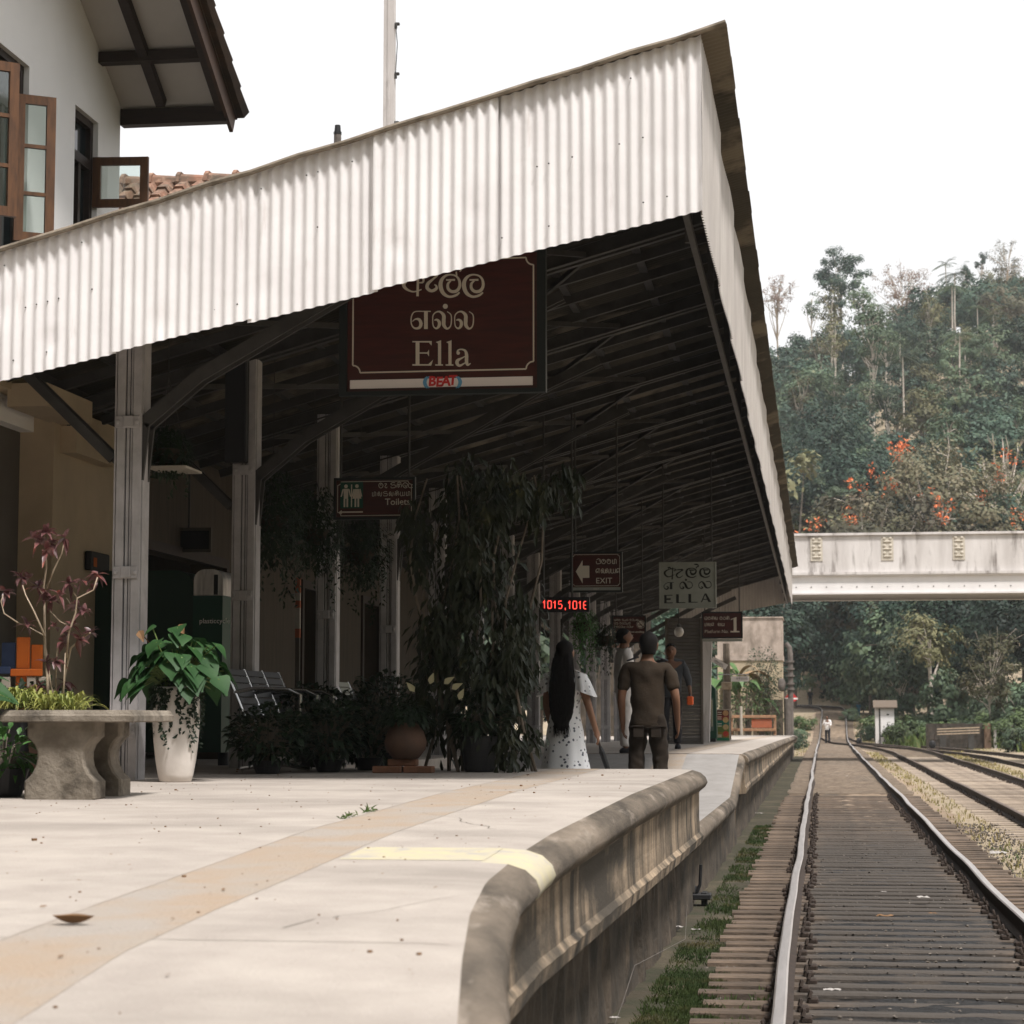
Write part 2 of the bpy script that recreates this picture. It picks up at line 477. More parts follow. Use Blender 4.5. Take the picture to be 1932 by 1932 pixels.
X['dryleaf'] = mat('dry brown leaf', (0.20, 0.11, 0.05), (0.14, 0.08, 0.04), 9, 0.85)

# sleepers: brown at the ends, black with grease and mud between the rails
X['sleeper'] = mat('greasy brown sleeper', (0.155, 0.112, 0.08), (0.065, 0.05, 0.038), 4, 0.85, bump=0.5, bscale=25, stretch=(0.8, 4, 4), rand=0.3)
def grease(m, dark=(0.058, 0.050, 0.043)):
    n, l = m.node_tree.nodes, m.node_tree.links
    b = n['Principled BSDF']
    src = b.inputs['Base Color'].links[0].from_socket
    tc = n.new('ShaderNodeTexCoord'); sx = n.new('ShaderNodeSeparateXYZ'); l.new(tc.outputs['Object'], sx.inputs[0])
    ab = n.new('ShaderNodeMath'); ab.operation = 'ABSOLUTE'; l.new(sx.outputs['X'], ab.inputs[0])
    nz = n.new('ShaderNodeTexNoise'); nz.inputs['Scale'].default_value = 3.0; nz.inputs['Detail'].default_value = 6
    oi = n.new('ShaderNodeObjectInfo'); l.new(oi.outputs['Location'], nz.inputs['Vector'])
    ad = n.new('ShaderNodeVectorMath'); l.new(tc.outputs['Object'], ad.inputs[0]); l.new(oi.outputs['Location'], ad.inputs[1]); l.new(ad.outputs[0], nz.inputs['Vector'])
    ma = n.new('ShaderNodeMath'); ma.operation = 'MULTIPLY_ADD'; ma.inputs[1].default_value = 0.9; l.new(nz.outputs['Fac'], ma.inputs[0]); l.new(ab.outputs[0], ma.inputs[2])
    mr = n.new('ShaderNodeMapRange'); mr.inputs['From Min'].default_value, mr.inputs['From Max'].default_value = 1.05, 1.45
    mr.inputs['To Min'].default_value, mr.inputs['To Max'].default_value = 0.93, 0.0
    l.new(ma.outputs[0], mr.inputs['Value'])
    sy = n.new('ShaderNodeSeparateXYZ'); l.new(oi.outputs['Location'], sy.inputs[0])
    fy = n.new('ShaderNodeMapRange'); fy.inputs['From Min'].default_value, fy.inputs['From Max'].default_value = 27.0, 45.0
    fy.inputs['To Min'].default_value, fy.inputs['To Max'].default_value = 1.0, 0.1
    l.new(sy.outputs['Y'], fy.inputs['Value'])
    mu = n.new('ShaderNodeMath'); mu.operation = 'MULTIPLY'; l.new(mr.outputs['Result'], mu.inputs[0]); l.new(fy.outputs['Result'], mu.inputs[1])
    mx = n.new('ShaderNodeMixRGB'); mx.inputs['Color2'].default_value = (*dark, 1)
    l.new(mu.outputs[0], mx.inputs['Fac']); l.new(src, mx.inputs['Color1']); l.new(mx.outputs['Color'], b.inputs['Base Color'])
grease(X['sleeper'])

# ================================================================ GROUND, PLATFORM, TRACKS
def sstep(a, b, x):
    t = max(0.0, min(1.0, (x - a) / (b - a)))
    return t * t * (3 - 2 * t)

RISE = [(0, 0), (132, 0), (142, 0.2), (150, 0.75), (160, 1.5), (172, 2.25), (182, 2.5), (260, 3.2)]
def rise(Y):
    return pl(Y, RISE)
def track_x(Y):
    """Centre line of the main line: straight, then bending left over the crest."""
    x = 0.62 + pl(Y, [(0, 0.02), (10, 0.02), (16, -0.01), (40, -0.01), (100, 0.0), (140, 0.12), (170, 0.35)])
    if Y > 168: x -= (Y - 168) ** 2 * 0.02
    return x
HILL = [(140, 0), (160, 1.0), (185, 8), (250, 27), (320, 46), (370, 54), (430, 57), (560, 45), (800, 30)]
def gz(x, y):
    z = -0.21 + rise(y)
    d = abs(x - track_x(min(y, 200)))
    if y > 120:
        z += (pl(y, HILL) + 0.30 * max(-30, min(60, x)) * sstep(190, 320, y)) * (sstep(4, 12 + 0.02 * y, d) if y < 215 else 1.0)
    if x > 8.5 and y > 60: z += 1.1 * sstep(8.5, 14, x) * sstep(60, 110, y)
    return z

gm = bpy.data.materials.new('dry earth and grass')
gm.use_nodes = True
def ground_mat(m, base, dark, oil_shade=False):
    n, l = m.node_tree.nodes, m.node_tree.links
    b = n['Principled BSDF']
    b.inputs['Roughness'].default_value = 0.95
    b.inputs['Specular IOR Level'].default_value = 0.15
    tc = n.new('ShaderNodeTexCoord')
    def nz(s_, det=8, st=(1, 1, 1)):
        mp = n.new('ShaderNodeMapping'); mp.inputs['Scale'].default_value = st
        t = n.new('ShaderNodeTexNoise'); t.inputs['Scale'].default_value = s_; t.inputs['Detail'].default_value = det
        t.inputs['Roughness'].default_value = 0.65
        l.new(tc.outputs['Object'], mp.inputs['Vector']); l.new(mp.outputs['Vector'], t.inputs['Vector'])
        return t.outputs['Fac']
    def mr(src, a, b_, c=0.0, d=1.0):
        r_ = n.new('ShaderNodeMapRange'); r_.interpolation_type = 'SMOOTHSTEP'
        for k, q in (('From Min', a), ('From Max', b_), ('To Min', c), ('To Max', d)): r_.inputs[k].default_value = q
        l.new(src, r_.inputs['Value']); return r_.outputs['Result']
    def mix(f, a, b_):
        x = n.new('ShaderNodeMixRGB'); l.new(f, x.inputs['Fac'])
        for q, k in ((a, 'Color1'), (b_, 'Color2')):
            if isinstance(q, tuple): x.inputs[k].default_value = (*q, 1)
            else: l.new(q, x.inputs[k])
        return x.outputs['Color']
    def mth(op, a, b_):
        x = n.new('ShaderNodeMath'); x.operation = op
        for i, q in enumerate((a, b_)):
            if isinstance(q, float): x.inputs[i].default_value = q
            else: l.new(q, x.inputs[i])
        return x.outputs[0]
    c = mix(mr(nz(0.7), 0.4, 0.62), base[0], base[1])
    c = mix(mr(nz(5.0), 0.45, 0.7), c, base[2])
    if oil_shade:
        sx = n.new('ShaderNodeSeparateXYZ'); l.new(tc.outputs['Object'], sx.inputs[0])
        along = mr(mth('ADD', sx.outputs['Y'], mth('MULTIPLY', nz(0.25, 3), 30.0)), 40.0, 60.0, 1.0, 0.0)
        across = mr(mth('ABSOLUTE', mth('SUBTRACT', sx.outputs['X'], 0.62), 0.0), 0.85, 1.35, 1.0, 0.6)  # outside the rails, shade in the sleeper gaps is put into the dark
        f = mth('MULTIPLY', along, across)
        patch = mr(nz(0.45, 4, (1.0, 0.22, 1)), 0.52, 0.6)
        f = mth('MAXIMUM', f, mth('MULTIPLY', patch, mr(mth('ABSOLUTE', mth('SUBTRACT', sx.outputs['X'], 0.62), 0.0), 0.5, 0.8, 0.75, 0.0)))
        f = mth('MULTIPLY', f, mr(nz(2.2), 0.30, 0.5, 0.75, 1.0))
        c = mix(f, c, dark)
        l.new(mr(f, 0.2, 1.0, 0.95, 0.5), b.inputs['Roughness'])
    l.new(c, b.inputs['Base Color'])
    bp = n.new('ShaderNodeBump'); bp.inputs['Strength'].default_value = 0.8; bp.inputs['Distance'].default_value = 0.04
    l.new(nz(14.0, 8), bp.inputs['Height']); l.new(bp.outputs['Normal'], b.inputs['Normal'])
ground_mat(gm, ((0.30, 0.245, 0.175), (0.35, 0.285, 0.21), (0.20, 0.165, 0.095)), None)
xs = [-290, -200, -140, -100, -70, -50, -38, -28, -22, -17, -13, -10, -7.5, -5.5, -4, -3, -2, -1, 0, 1, 2, 3, 4, 5, 6.5, 8, 9.5, 11, 13, 15.5, 18, 21, 25, 30, 36, 43, 52, 65, 85, 120, 180, 290]
ys = [-200, -60, -20, 0, 10, 20, 35, 50, 65, 80, 95, 108, 118, 126, 132, 138, 143, 148, 152, 156, 160, 164, 168, 172, 176, 180, 186, 193, 201, 210, 220, 232, 246, 262, 280, 300, 322, 346, 372, 400, 440, 500, 600, 690]
g = MB()
g.add([(x, y, gz(x, y)) for y in ys for x in xs], [(j * len(xs) + i, j * len(xs) + i + 1, (j + 1) * len(xs) + i + 1, (j + 1) * len(xs) + i) for j in range(len(ys) - 1) for i in range(len(xs) - 1)])
tag(g.build('ground', gm, smooth=True), kind='structure')

# bed of the main line: oily mud between near rails, shade painted beside them, pale earth farther on
bm_ = bpy.data.materials.new('oily and shaded track bed')
bm_.use_nodes = True
ground_mat(bm_, ((0.33, 0.255, 0.185), (0.27, 0.205, 0.145), (0.20, 0.15, 0.10)), (0.009, 0.0085, 0.0085), True)
b = MB()
nx_, y0 = 30, 6.0
rows = []
y = y0
while y < 180:
    rows.append(y)
    y += 0.055 if y < 24 else 0.12 if y < 45 else 0.5 if y < 90 else 1.5
pts = []
for y in rows:
    for i in range(nx_ + 1):
        x = track_x(y) + (i / nx_ - 0.5) * 3.9
        h = noise.noise(V((x * 3.1, y * 3.1, 0))) * 0.022 + noise.noise(V((x * 9, y * 9, 4))) * 0.022 + 0.024 * noise.noise(V((x * 0.8, y * 0.25, 9)))
        edge = abs(i / nx_ - 0.5) * 2
        h -= 0.03 * sstep(0.72, 1.0, edge)
        pts.append((x, y, rise(y) - (0.177 if edge < 0.40 else 0.205) + h * (0.75 if edge < 0.40 else 0.5)))
b.add(pts, [(j * (nx_ + 1) + i, j * (nx_ + 1) + i + 1, (j + 1) * (nx_ + 1) + i + 1, (j + 1) * (nx_ + 1) + i) for j in range(len(rows) - 1) for i in range(nx_)])
tag(b.build('track_bed', bm_, smooth=True), kind='structure')

# ---------------------------------------------------------------- tracks
def rail_mesh(mb, path, wob=0.0, seed=0):
    """Flat-bottom rail swept along path of (x, y, z-of-head, dirx)."""
    prof = [(-0.066, -0.155), (-0.066, -0.145), (-0.012, -0.125), (-0.010, -0.045), (-0.035, -0.034), (-0.036, -0.008), (-0.026, 0.0), (0.026, 0.0), (0.036, -0.008), (0.035, -0.034), (0.010, -0.045), (0.012, -0.125), (0.066, -0.145), (0.066, -0.155)]
    n = len(prof)
    vs = []
    for i, p in enumerate(path):
        a, c = path[max(i - 1, 0)], path[min(i + 1, len(path) - 1)]
        d = V((c[0] - a[0], c[1] - a[1], 0)).normalized()
        sd = V((d.y, -d.x, 0))
        w = wob * noise.noise(V((0.13 * p[1] + seed, 5.1, 0))) + wob * 0.5 * noise.noise(V((0.37 * p[1] + seed, 1.7, 0)))
        wz = wob * 0.55 * noise.noise(V((0.11 * p[1], 9.3, seed)))
        for u, z in prof:
            q = V(p) + sd * (u + w)
            vs.append((q.x, q.y, q.z + z + wz))
    o = len(mb.v)
    mb.add(vs, [])
    for i in range(len(path) - 1):
        for k in range(n):
            q = (k + 1) % n
            mb.k = 1 if k in (5, 6, 7) else 0
            mb.f.append((o + i * n + k, o + i * n + q, o + (i + 1) * n + q, o + (i + 1) * n + k))
            mb.m.append(mb.k)
    mb.k = 0

def stations(path, step):
    """Resample a polyline of (x, y) at even steps."""
    out, acc = [], 0.0
    for (a, b_) in zip(path, path[1:]):
        L = math.dist(a, b_)
        t = acc
        while t < L:
            out.append((lerp(a[0], b_[0], t / L), lerp(a[1], b_[1], t / L), math.atan2(b_[1] - a[1], b_[0] - a[0]) - math.pi / 2))
            t += step
        acc = t - L
    return out

def sleeper_mesh(kind, seed):
    r_ = random.Random(seed)
    m = MB()
    L = 2.75
    w, h = (0.17, 0.10) if kind == 'near' else (0.22, 0.12)
    def P(x, s_):
        return 0.006 * noise.noise(V((x * 4, seed * 3.1, s_)))
    rings = []
    for i in range(9):
        x = -L / 2 + L * i / 8
        ww = w / 2
        rings.append([V((x, -ww + P(x, 1), -h)), V((x, ww + P(x, 2), -h)), V((x, ww - 0.01 + P(x, 3), -0.012)), V((x, ww - 0.03 + P(x, 4), P(x, 6))), V((x, -ww + 0.03 + P(x, 5), P(x, 7))), V((x, -ww + 0.01, -0.012))])
    m.loft(rings)
    m.k = 1
    for s_ in (-0.838, 0.838):
        for e in (-1, 1):
            m.cbox((s_ + e * 0.098, 0, 0.014), (0.066, w * 0.6, 0.04), 0.010)
            m.tube([(s_ + e * 0.08, -0.045, 0.03), (s_ + e * 0.09, -0.03, 0.062), (s_ + e * 0.085, 0.03, 0.062), (s_ + e * 0.075, 0.045, 0.03)], 0.011, 6)
    return m

def track(name, label, path, near_step, near_to, far_step, mats, smat, group=None, wob=0.0, n_parts=100, z0=0.0, skip=()):
    t = thing(name, label, 'railway track', (path[0][0], path[0][1], 0), 0, group)
    fine = []
    for a, b_ in zip(path, path[1:]):
        L = math.dist(a, b_)
        k = max(1, int(L / 0.7))
        fine += [(lerp(a[0], b_[0], i / k), lerp(a[1], b_[1], i / k)) for i in range(k)]
    fine.append(path[-1])
    for sgn in (-1, 1):
        m = MB()
        pp = []
        for i, p in enumerate(fine):
            a, c = fine[max(i - 1, 0)], fine[min(i + 1, len(fine) - 1)]
            d = V((c[0] - a[0], c[1] - a[1], 0)).normalized()
            pp.append((p[0] + d.y * sgn * 0.874, p[1] - d.x * sgn * 0.874, rise(p[1]) + z0))
        rail_mesh(m, pp, wob, seed=sgn * 3.3 + path[0][0])
        m.build('rail', mats, t)
    st = stations(path, near_step)
    protos = []
    rest = MB()
    r_ = random.Random(3)
    used = 0
    for i, (x, y, a) in enumerate(st):
        if any(p0 < y < p1 for p0, p1 in skip): continue
        if y < near_to and used < n_parts:
            if used < 4:
                o = sleeper_mesh('near', used + 11).build('sleeper', [smat, X['rail_side']], None)
                o.parent = t
                protos.append(o)
            else:
                o = protos[r_.randrange(4)].copy()
                COL.objects.link(o)
                o.parent = t
            ORG[o.name] = ORG[t.name]
            o.location = V((x + r_.uniform(-0.04, 0.04), y + r_.uniform(-0.02, 0.02), rise(y) + z0 - 0.155 + r_.uniform(-0.008, 0.004))) - ORG[t.name]
            o.rotation_euler = (0, 0, a + r_.uniform(-0.012, 0.012))
            used += 1
        elif y >= near_to and i % max(1, round(far_step / near_step)) == 0:
            M = rotz(a)
            rest.obox((x, y, rise(y) + z0 - 0.206), (2.7 + r_.uniform(-0.08, 0.08), 0.2, 0.12), M)
    if rest.v: tag(rest.build('distant_sleepers', X['greysleeper'], t), kind='stuff')
    return t

main_path = [(track_x(y), y) for y in [5, 10, 20, 40, 60, 80, 100, 120, 132, 140, 146, 152, 158, 164, 168, 171, 174, 177, 180, 184, 188, 192]]
track('railway_track', 'main railway line with shiny worn rails beside the platform edge', main_path, 0.42, 47.0, 0.84, [X['rail_side'], X['rail_top']], X['sleeper'], wob=0.035)
second = [(4.0, 28), (4.0, 60), (4.0, 96), (3.85, 106), (3.45, 114), (2.85, 121), (2.2, 127), (1.55, 132), (1.1, 137), (0.85, 142)]
track('railway_track', 'rusty siding of two rails next to the main line, joining it by the man', second, 0.65, 93.0, 1.3, [X['rail_side'], X['rail_dull']], X['greysleeper'], wob=0.03, z0=-0.03, group='rusty sidings')
third = [(7.5, 40), (7.5, 78), (7.3, 88), (6.85, 97), (6.1, 105), (5.3, 112), (4.5, 118), (3.7, 123)]
track('railway_track', 'rusty siding farthest from the platform, in the dry grass at the right edge', third, 0.65, 103.0, 1.3, [X['rail_side'], X['rail_dull']], X['greysleeper'], wob=0.03, z0=-0.06, group='rusty sidings')

# ---------------------------------------------------------------- platform
EDGE = [(1.5, 0.45, 0.95), (3.0, 0.55, 0.85), (4.0, 0.68, 0.75), (4.8, 0.784, 0.68), (5.5, 0.889, 0.61), (6.4, 1.014, 0.575), (7.3, 1.105, 0.55), (8.4, 1.13, 0.515), (9.2, 1.12, 0.49), (12.7, 1.08, 0.445), (17.9, 1.03, 0.43)]
def edge_x(y): return -pl(y, [(a, b_) for a, b_, c in EDGE])
def top_z(y):
    if y <= 17.9: return 1.5 - pl(y, [(a, c) for a, b_, c in EDGE])
    return 1.5 - pl(y, [(17.9, 0.43), (29.5, 0.50), (56, 0.60), (92, 0.79)])
def dip_z(y):
    return 1.5 - pl(y, [(17.9, 0.93), (26.4, 0.96), (29.5, 0.50)])

def platform_run(name, ys_, xl, ex, tz, wall_drop, nose=True, ends=True, mats=None, reach=0.10):
    """Top slab, rounded nosing, streaked wall and stone base along the line of the edge."""
    m = MB()
    top = []
    for y in ys_:
        e, z = ex(y), tz(y)
        n1 = noise.noise(V((1.3, y * 2.2, 0))); n2 = noise.noise(V((7.3, y * 5.5, 0)))
        w = reach * (1 + 0.05 * n1 + 0.04 * n2)
        s_ = 0.9 + 0.04 * n2
        row = [V((xl, y, z))]
        row += [V((lerp(xl, e - 0.12, t), y, z)) for t in (0.3, 0.6, 0.85, 1.0)]
        row += [V((e - 0.02, y, z - 0.006)), V((e + w * 0.45, y, z - 0.03 * s_)), V((e + w * 0.85, y, z - 0.07 * s_)), V((e + w, y, z - 0.115 * s_)), V((e + w * 0.8, y, z - 0.155 * s_)), V((e + w * 0.35, y, z - 0.18))]
        zb = 1.5 - 0.985
        if wall_drop:
            zb = min(zb, z - 0.2)
            row += [V((e + w * 0.32, y, z - 0.2)), V((e + w * 0.30 + 0.003 * n1, y, lerp(z - 0.2, zb, 0.5))), V((e + w * 0.36, y, zb + 0.05)), V((e + w * 0.62 + 0.008 * n2, y, zb + 0.02)), V((e + w * 0.5, y, zb - 0.045))]
            row += [V((e - 0.10 + 0.03 * n1, y, zb - 0.06)), V((e - 0.12 + 0.05 * n2, y, 0.1)), V((e - 0.10 + 0.05 * n1, y, -0.35))]
        else:
            row += [V((e - 0.06, y, z - 0.2)), V((e - 0.08 + 0.04 * n1, y, 0.2)), V((e - 0.07 + 0.05 * n2, y, -0.35))]
        top.append(row)
    n = len(top[0])
    o = len(m.v)
    m.add([p for r_ in top for p in r_], [])
    for j in range(len(ys_) - 1):
        for i in range(n - 1):
            k = 0 if i < 5 else 1 if i < 10 else (2 if (wall_drop and i < 15) else 3)
            ym = (ys_[j] + ys_[j + 1]) / 2
            if i < 9 and i >= 4 and name == 'platform' and 7.95 < ym < 8.5: k = 4
            m.f.append((o + j * n + i, o + j * n + i + 1, o + (j + 1) * n + i + 1, o + (j + 1) * n + i)); m.m.append(k)
    if ends:
        for j in (0, len(ys_) - 1):
            row = top[j]
            m.k = 2
            loop = [V((xl, row[0].y, -0.35))] + row
            m.add(loop, [tuple(range(len(loop))) if j else tuple(reversed(range(len(loop))))])
    m.k = 0
    o_ = m.build(name, mats or [X['platform'], X['nosing'], X['pwall'], X['stone'], X['yellow']], smooth=False)
    for f_ in o_.data.polygons:
        if f_.material_index in (1, 4): f_.use_smooth = True
    return tag(o_, kind='structure')

ysn = [1.5 + 0.5 * i for i in range(5)] + [4.0 + 0.14 * i for i in range(100) if 4.0 + 0.14 * i < 17.85] + [17.9]
pf = platform_run('platform', ysn, -4.25, edge_x, top_z, True)
ysf = [29.5 + 0.6 * i for i in range(105) if 29.5 + 0.6 * i < 92] + [92]
far_edge = lambda y: -1.06 + 0.03 * noise.noise(V((0, y * 0.2, 0)))
platform_run('far_platform', ysf, -4.25, far_edge, top_z, True, reach=0.08)
ysd = [17.93, 18.5, 19, 19.5, 20, 20.5, 21, 21.5, 22, 22.5, 23, 23.5, 24, 24.5, 25, 25.5, 26, 26.4, 26.8, 27.2, 27.6, 28, 28.4, 28.8, 29.2, 29.47]
platform_run('platform_ramp', ysd, -4.25, lambda y: -1.08, dip_z, False, reach=0.06, mats=[X['tile'], X['nosing'], X['pwall'], X['stone']])
a = MB()
ap = [1.5, 3, 4, 4.8, 5.5, 6.4, 7.3, 8.4, 9.2, 12.7, 17.9, 29.5, 56, 92]
for i in range(len(ap) - 1):
    y0, y1 = ap[i], ap[i + 1]
    z0, z1 = top_z(y0), top_z(y1)
    a.add([(-30, y0, z0), (-4.25, y0, z0), (-4.25, y1, z1), (-30, y1, z1), (-30, y0, -0.4), (-4.25, y0, -0.4), (-4.25, y1, -0.4), (-30, y1, -0.4)], [(0, 1, 2, 3)] + ([(1, 5, 6, 2)] if 17 < y0 < 29 else []) + ([(0, 4, 5, 1)] if i == 0 else []))
tag(a.build('station_floor', X['platform']), kind='structure')

# tactile strip and paint: thin sheets on the slab
def strip(name, x0, x1, ys_, zf, m, lift=0.004, kind='structure', dx=None):
    s_ = MB()
    rows_ = [((x0 if not dx else x0 + dx(y)), (x1 if not dx else x1 + dx(y)), y, zf(y) + lift) for y in ys_]
    for i in range(len(rows_) - 1):
        a0, b0, y0, z0 = rows_[i]; a1, b1, y1, z1 = rows_[i + 1]
        s_.add([(a0, y0, z0), (b0, y0, z0), (b1, y1, z1), (a1, y1, z1)], [(0, 1, 2, 3)])
    return tag(s_.build(name, m), kind=kind)
sy = [y for y in ysn]
strip('tactile_strip', -2.20, -1.80, sy, top_z, X['tactile'], lift=0.0012)
strip('tactile_strip', -2.20, -1.80, [29.6, 56, 91], top_z, X['tactile'])
strip('tactile_strip', -2.20, -1.80, [26.5, 29.45], dip_z, X['tactile'])
strip('yellow_line', -1.78, -1.236, [7.97, 8.11, 8.25, 8.39, 8.46], top_z, X['yellow'], lift=0.0012)
# joints between the slabs
jm = mat('dirt in slab joints', (0.30, 0.26, 0.22), (0.38, 0.33, 0.29), 4, 0.95)
gr0 = random.Random(3)
jt = MB()
for y in (5.75, 11.5):
    z = top_z(y) + 0.0012
    jt.add([(-4.2, y, z), (edge_x(y) - 0.06, y, z), (edge_x(y) - 0.06, y + 0.007, z), (-4.2, y + 0.007, z)], [(0, 1, 2, 3)])
for y0, y1 in zip(sy, sy[1:]):
    for x in (-2.206,):
        jt.add([(x, y0, top_z(y0) + 0.0022), (x + 0.008, y0, top_z(y0) + 0.0022), (x + 0.008, y1, top_z(y1) + 0.0022), (x, y1, top_z(y1) + 0.0022)], [(0, 1, 2, 3)])
tag(jt.build('slab_joints', jm), kind='structure')
# hairline cracks
ck = MB()
for (x, y, dx, dy) in ((-3.6, 7.6, 0.8, 0.25), (-1.5, 6.0, 0.25, 0.6), (-1.4, 9.4, -0.3, 0.7), (-4.6, 10.2, 0.5, 0.5), (-2.6, 12.2, 0.6, 0.4), (-3.0, 5.6, 0.7, 0.3)):
    for j in range(16):
        x2, y2 = x + dx * 0.11 + gr0.uniform(-.03, .03), y + dy * 0.11 + gr0.uniform(-.04, .04)
        w = 0.0025 * (1 - j / 20)
        ck.add([(x - w, y, top_z(y) + 0.0026), (x + w, y + w, top_z(y) + 0.0026), (x2 + w, y2 + w, top_z(y2) + 0.0026), (x2 - w, y2, top_z(y2) + 0.0026)], [(0, 1, 2, 3)])
        x, y = x2, y2
tag(ck.build('slab_cracks', X['greywall']), kind='structure')
# grit, leaf crumbs and twigs lying about on the slab
gr_ = random.Random(19)
gt = MB()
for _ in range(900):
    y = 4.2 + 13.5 * gr_.random() ** 1.2
    x = gr_.uniform(-7, edge_x(y) - 0.1)
    s_ = gr_.uniform(0.002, 0.006) * (2.2 if gr_.random() < 0.08 else 1)
    d = rv(gr_); d.z = 0.1
    if gr_.random() < 0.5: gt.card((x, y, top_z(y) + 0.006), d, V((gr_.uniform(-.3, .3), gr_.uniform(-.3, .3), 1)), s_ * 4, s_ * 1.6)
    else: gt.obox((x, y, top_z(y) + s_ * 0.4), (s_ * 1.5, s_ * 1.1, s_ * 0.8), rotz(gr_.uniform(0, 3)))
tag(gt.build('grit', X['dryleaf']), kind='stuff')

# ---------------------------------------------------------------- ground cover (nobody could count it)
def grass(name, spots, n, hmin, hmax, m, seed, wid=0.012):
    r_ = random.Random(seed)
    s_ = MB()
    for _ in range(n):
        x0, x1, y0, y1, pw = spots[r_.randrange(len(spots))]
        y = y0 + (y1 - y0) * r_.random() ** pw
        x = r_.uniform(x0, x1)
        if noise.noise(V((x * 2.3, y * 1.1, seed))) + 0.5 * noise.noise(V((x * 6, y * 4, seed))) < r_.uniform(-0.45, 0.35): continue
        h = r_.uniform(hmin, hmax) * (1 + 0.5 * noise.noise(V((x * 0.9, y * 0.5, 2))))
        w = wid * (1 + y / 28)
        a_ = r_.uniform(0, 6.28)
        d = V((math.cos(a_), math.sin(a_), 0))
        z = gz(x, y) - 0.01
        t_ = V((x, y, z)) + d * (h * r_.uniform(0.2, 0.7)) + V((0, 0, h))
        q = V((-d.y, d.x, 0)) * w
        b0 = V((x, y, z))
        s_.add([b0 - q, b0 + q, b0.lerp(t_, 0.6) + q * 0.7 + V((0, 0, 0.15 * h)), t_, b0.lerp(t_, 0.6) - q * 0.7 + V((0, 0, 0.15 * h))], [(0, 1, 2, 3, 4)])
    return tag(s_.build(name, m), kind='stuff')
X['grass_green'] = mat('green grass', (0.055, 0.10, 0.022), (0.09, 0.12, 0.03), 1.5, 0.7, translucent=0.25, c3=(0.22, 0.18, 0.07), scale3=0.9, lo3=0.55, hi3=0.7)
X['grass_dry'] = mat('dry grass', (0.36, 0.29, 0.13), (0.24, 0.22, 0.09), 1.2, 0.8, translucent=0.2, c3=(0.10, 0.13, 0.04), scale3=0.5, lo3=0.55, hi3=0.65)
X['grass_verge'] = mat('short verge grass', (0.030, 0.055, 0.014), (0.055, 0.075, 0.020), 1.5, 0.8, translucent=0.2, c3=(0.13, 0.10, 0.045), scale3=1.6, lo3=0.5, hi3=0.7)
strip('verge', -1.30, -0.70, [4 + 2 * i for i in range(46)], lambda y: -0.205, mat('dark verge soil', (0.052, 0.042, 0.027), (0.03, 0.032, 0.016), 3, 0.95, bump=0.8, bscale=25, c3=(0.10, 0.08, 0.052), scale3=1.2), 0.012)
grass('grass', [(-1.06, -0.62, 9.5, 17, 1), (-1.03, -0.74, 12, 34, 1.2), (-1.03, -0.6, 8, 13, 1)], 80000, 0.015, 0.06, X['grass_verge'], 1, 0.003)
grass('grass', [(-0.75, -0.3, 9.5, 14, 1), (2.05, 2.6, 12, 30, 1), (1.5, 2.0, 9, 14, 1)], 2600, 0.02, 0.07, X['grass_green'], 4, 0.0035)
grass('dry_grass', [(2.05, 2.6, 18, 105, 1), (5.4, 6.1, 55, 100, 1), (4.6, 9, 104, 125, 1), (8.9, 14, 70, 130, 1), (-3.0, -0.7, 93, 165, 1), (2.2, 3.6, 133, 165, 1)], 17000, 0.02, 0.10, X['grass_dry'], 2, 0.0045)
grass('grass', [(4.5, 12, 118, 150, 1), (9, 16, 80, 140, 1), (3.6, 9, 128, 150, 1)], 14000, 0.2, 0.75, X['grass_green'], 3, 0.012)

# loose stones between and beside the near sleepers
bl_ = random.Random(33)
m = MB()
for _ in range(5200):
    y = 9.5 + 26 * bl_.random() ** 1.4
    u = bl_.random()
    x = bl_.uniform(1.9, 2.75) if u < 0.55 else bl_.uniform(-0.82, -0.25) if u < 0.75 else bl_.uniform(-0.1, 1.35)
    s_ = bl_.uniform(0.006, 0.022) * (1 if u < 0.75 else 0.7)
    z = -0.195 if u < 0.75 else -0.162
    a = bl_.uniform(0, 6.28)
    v = [V((math.cos(a + k * 1.57) * s_ * bl_.uniform(.7, 1.3), math.sin(a + k * 1.57) * s_ * bl_.uniform(.7, 1.3), bl_.uniform(-.3, .3) * s_)) for k in range(4)] + [V((0, 0, s_ * bl_.uniform(.5, .9))), V((0, 0, -s_))]
    m.add([V((x, y, z)) + p for p in v], [(0, 1, 4), (1, 2, 4), (2, 3, 4), (3, 0, 4), (1, 0, 5), (2, 1, 5), (3, 2, 5), (0, 3, 5)])
tag(m.build('ballast', mat('loose track stones', (0.13, 0.11, 0.09), (0.05, 0.045, 0.04), 30, 0.9, c3=(0.24, 0.21, 0.18), scale3=22, lo3=0.55, hi3=0.65)), kind='stuff')

# ================================================================ CANOPY
def zc(y): return -0.0139 * (y - 13.7)
def roof_z(x, y): return 5.945 + 0.275 * (x + 0.55) + zc(y)
PITCH = 0.0765
canopy = thing('platform_canopy', 'long lean-to platform canopy of white corrugated sheet on paired steel columns', 'canopy', (-4.75, 13.7, 1.05))

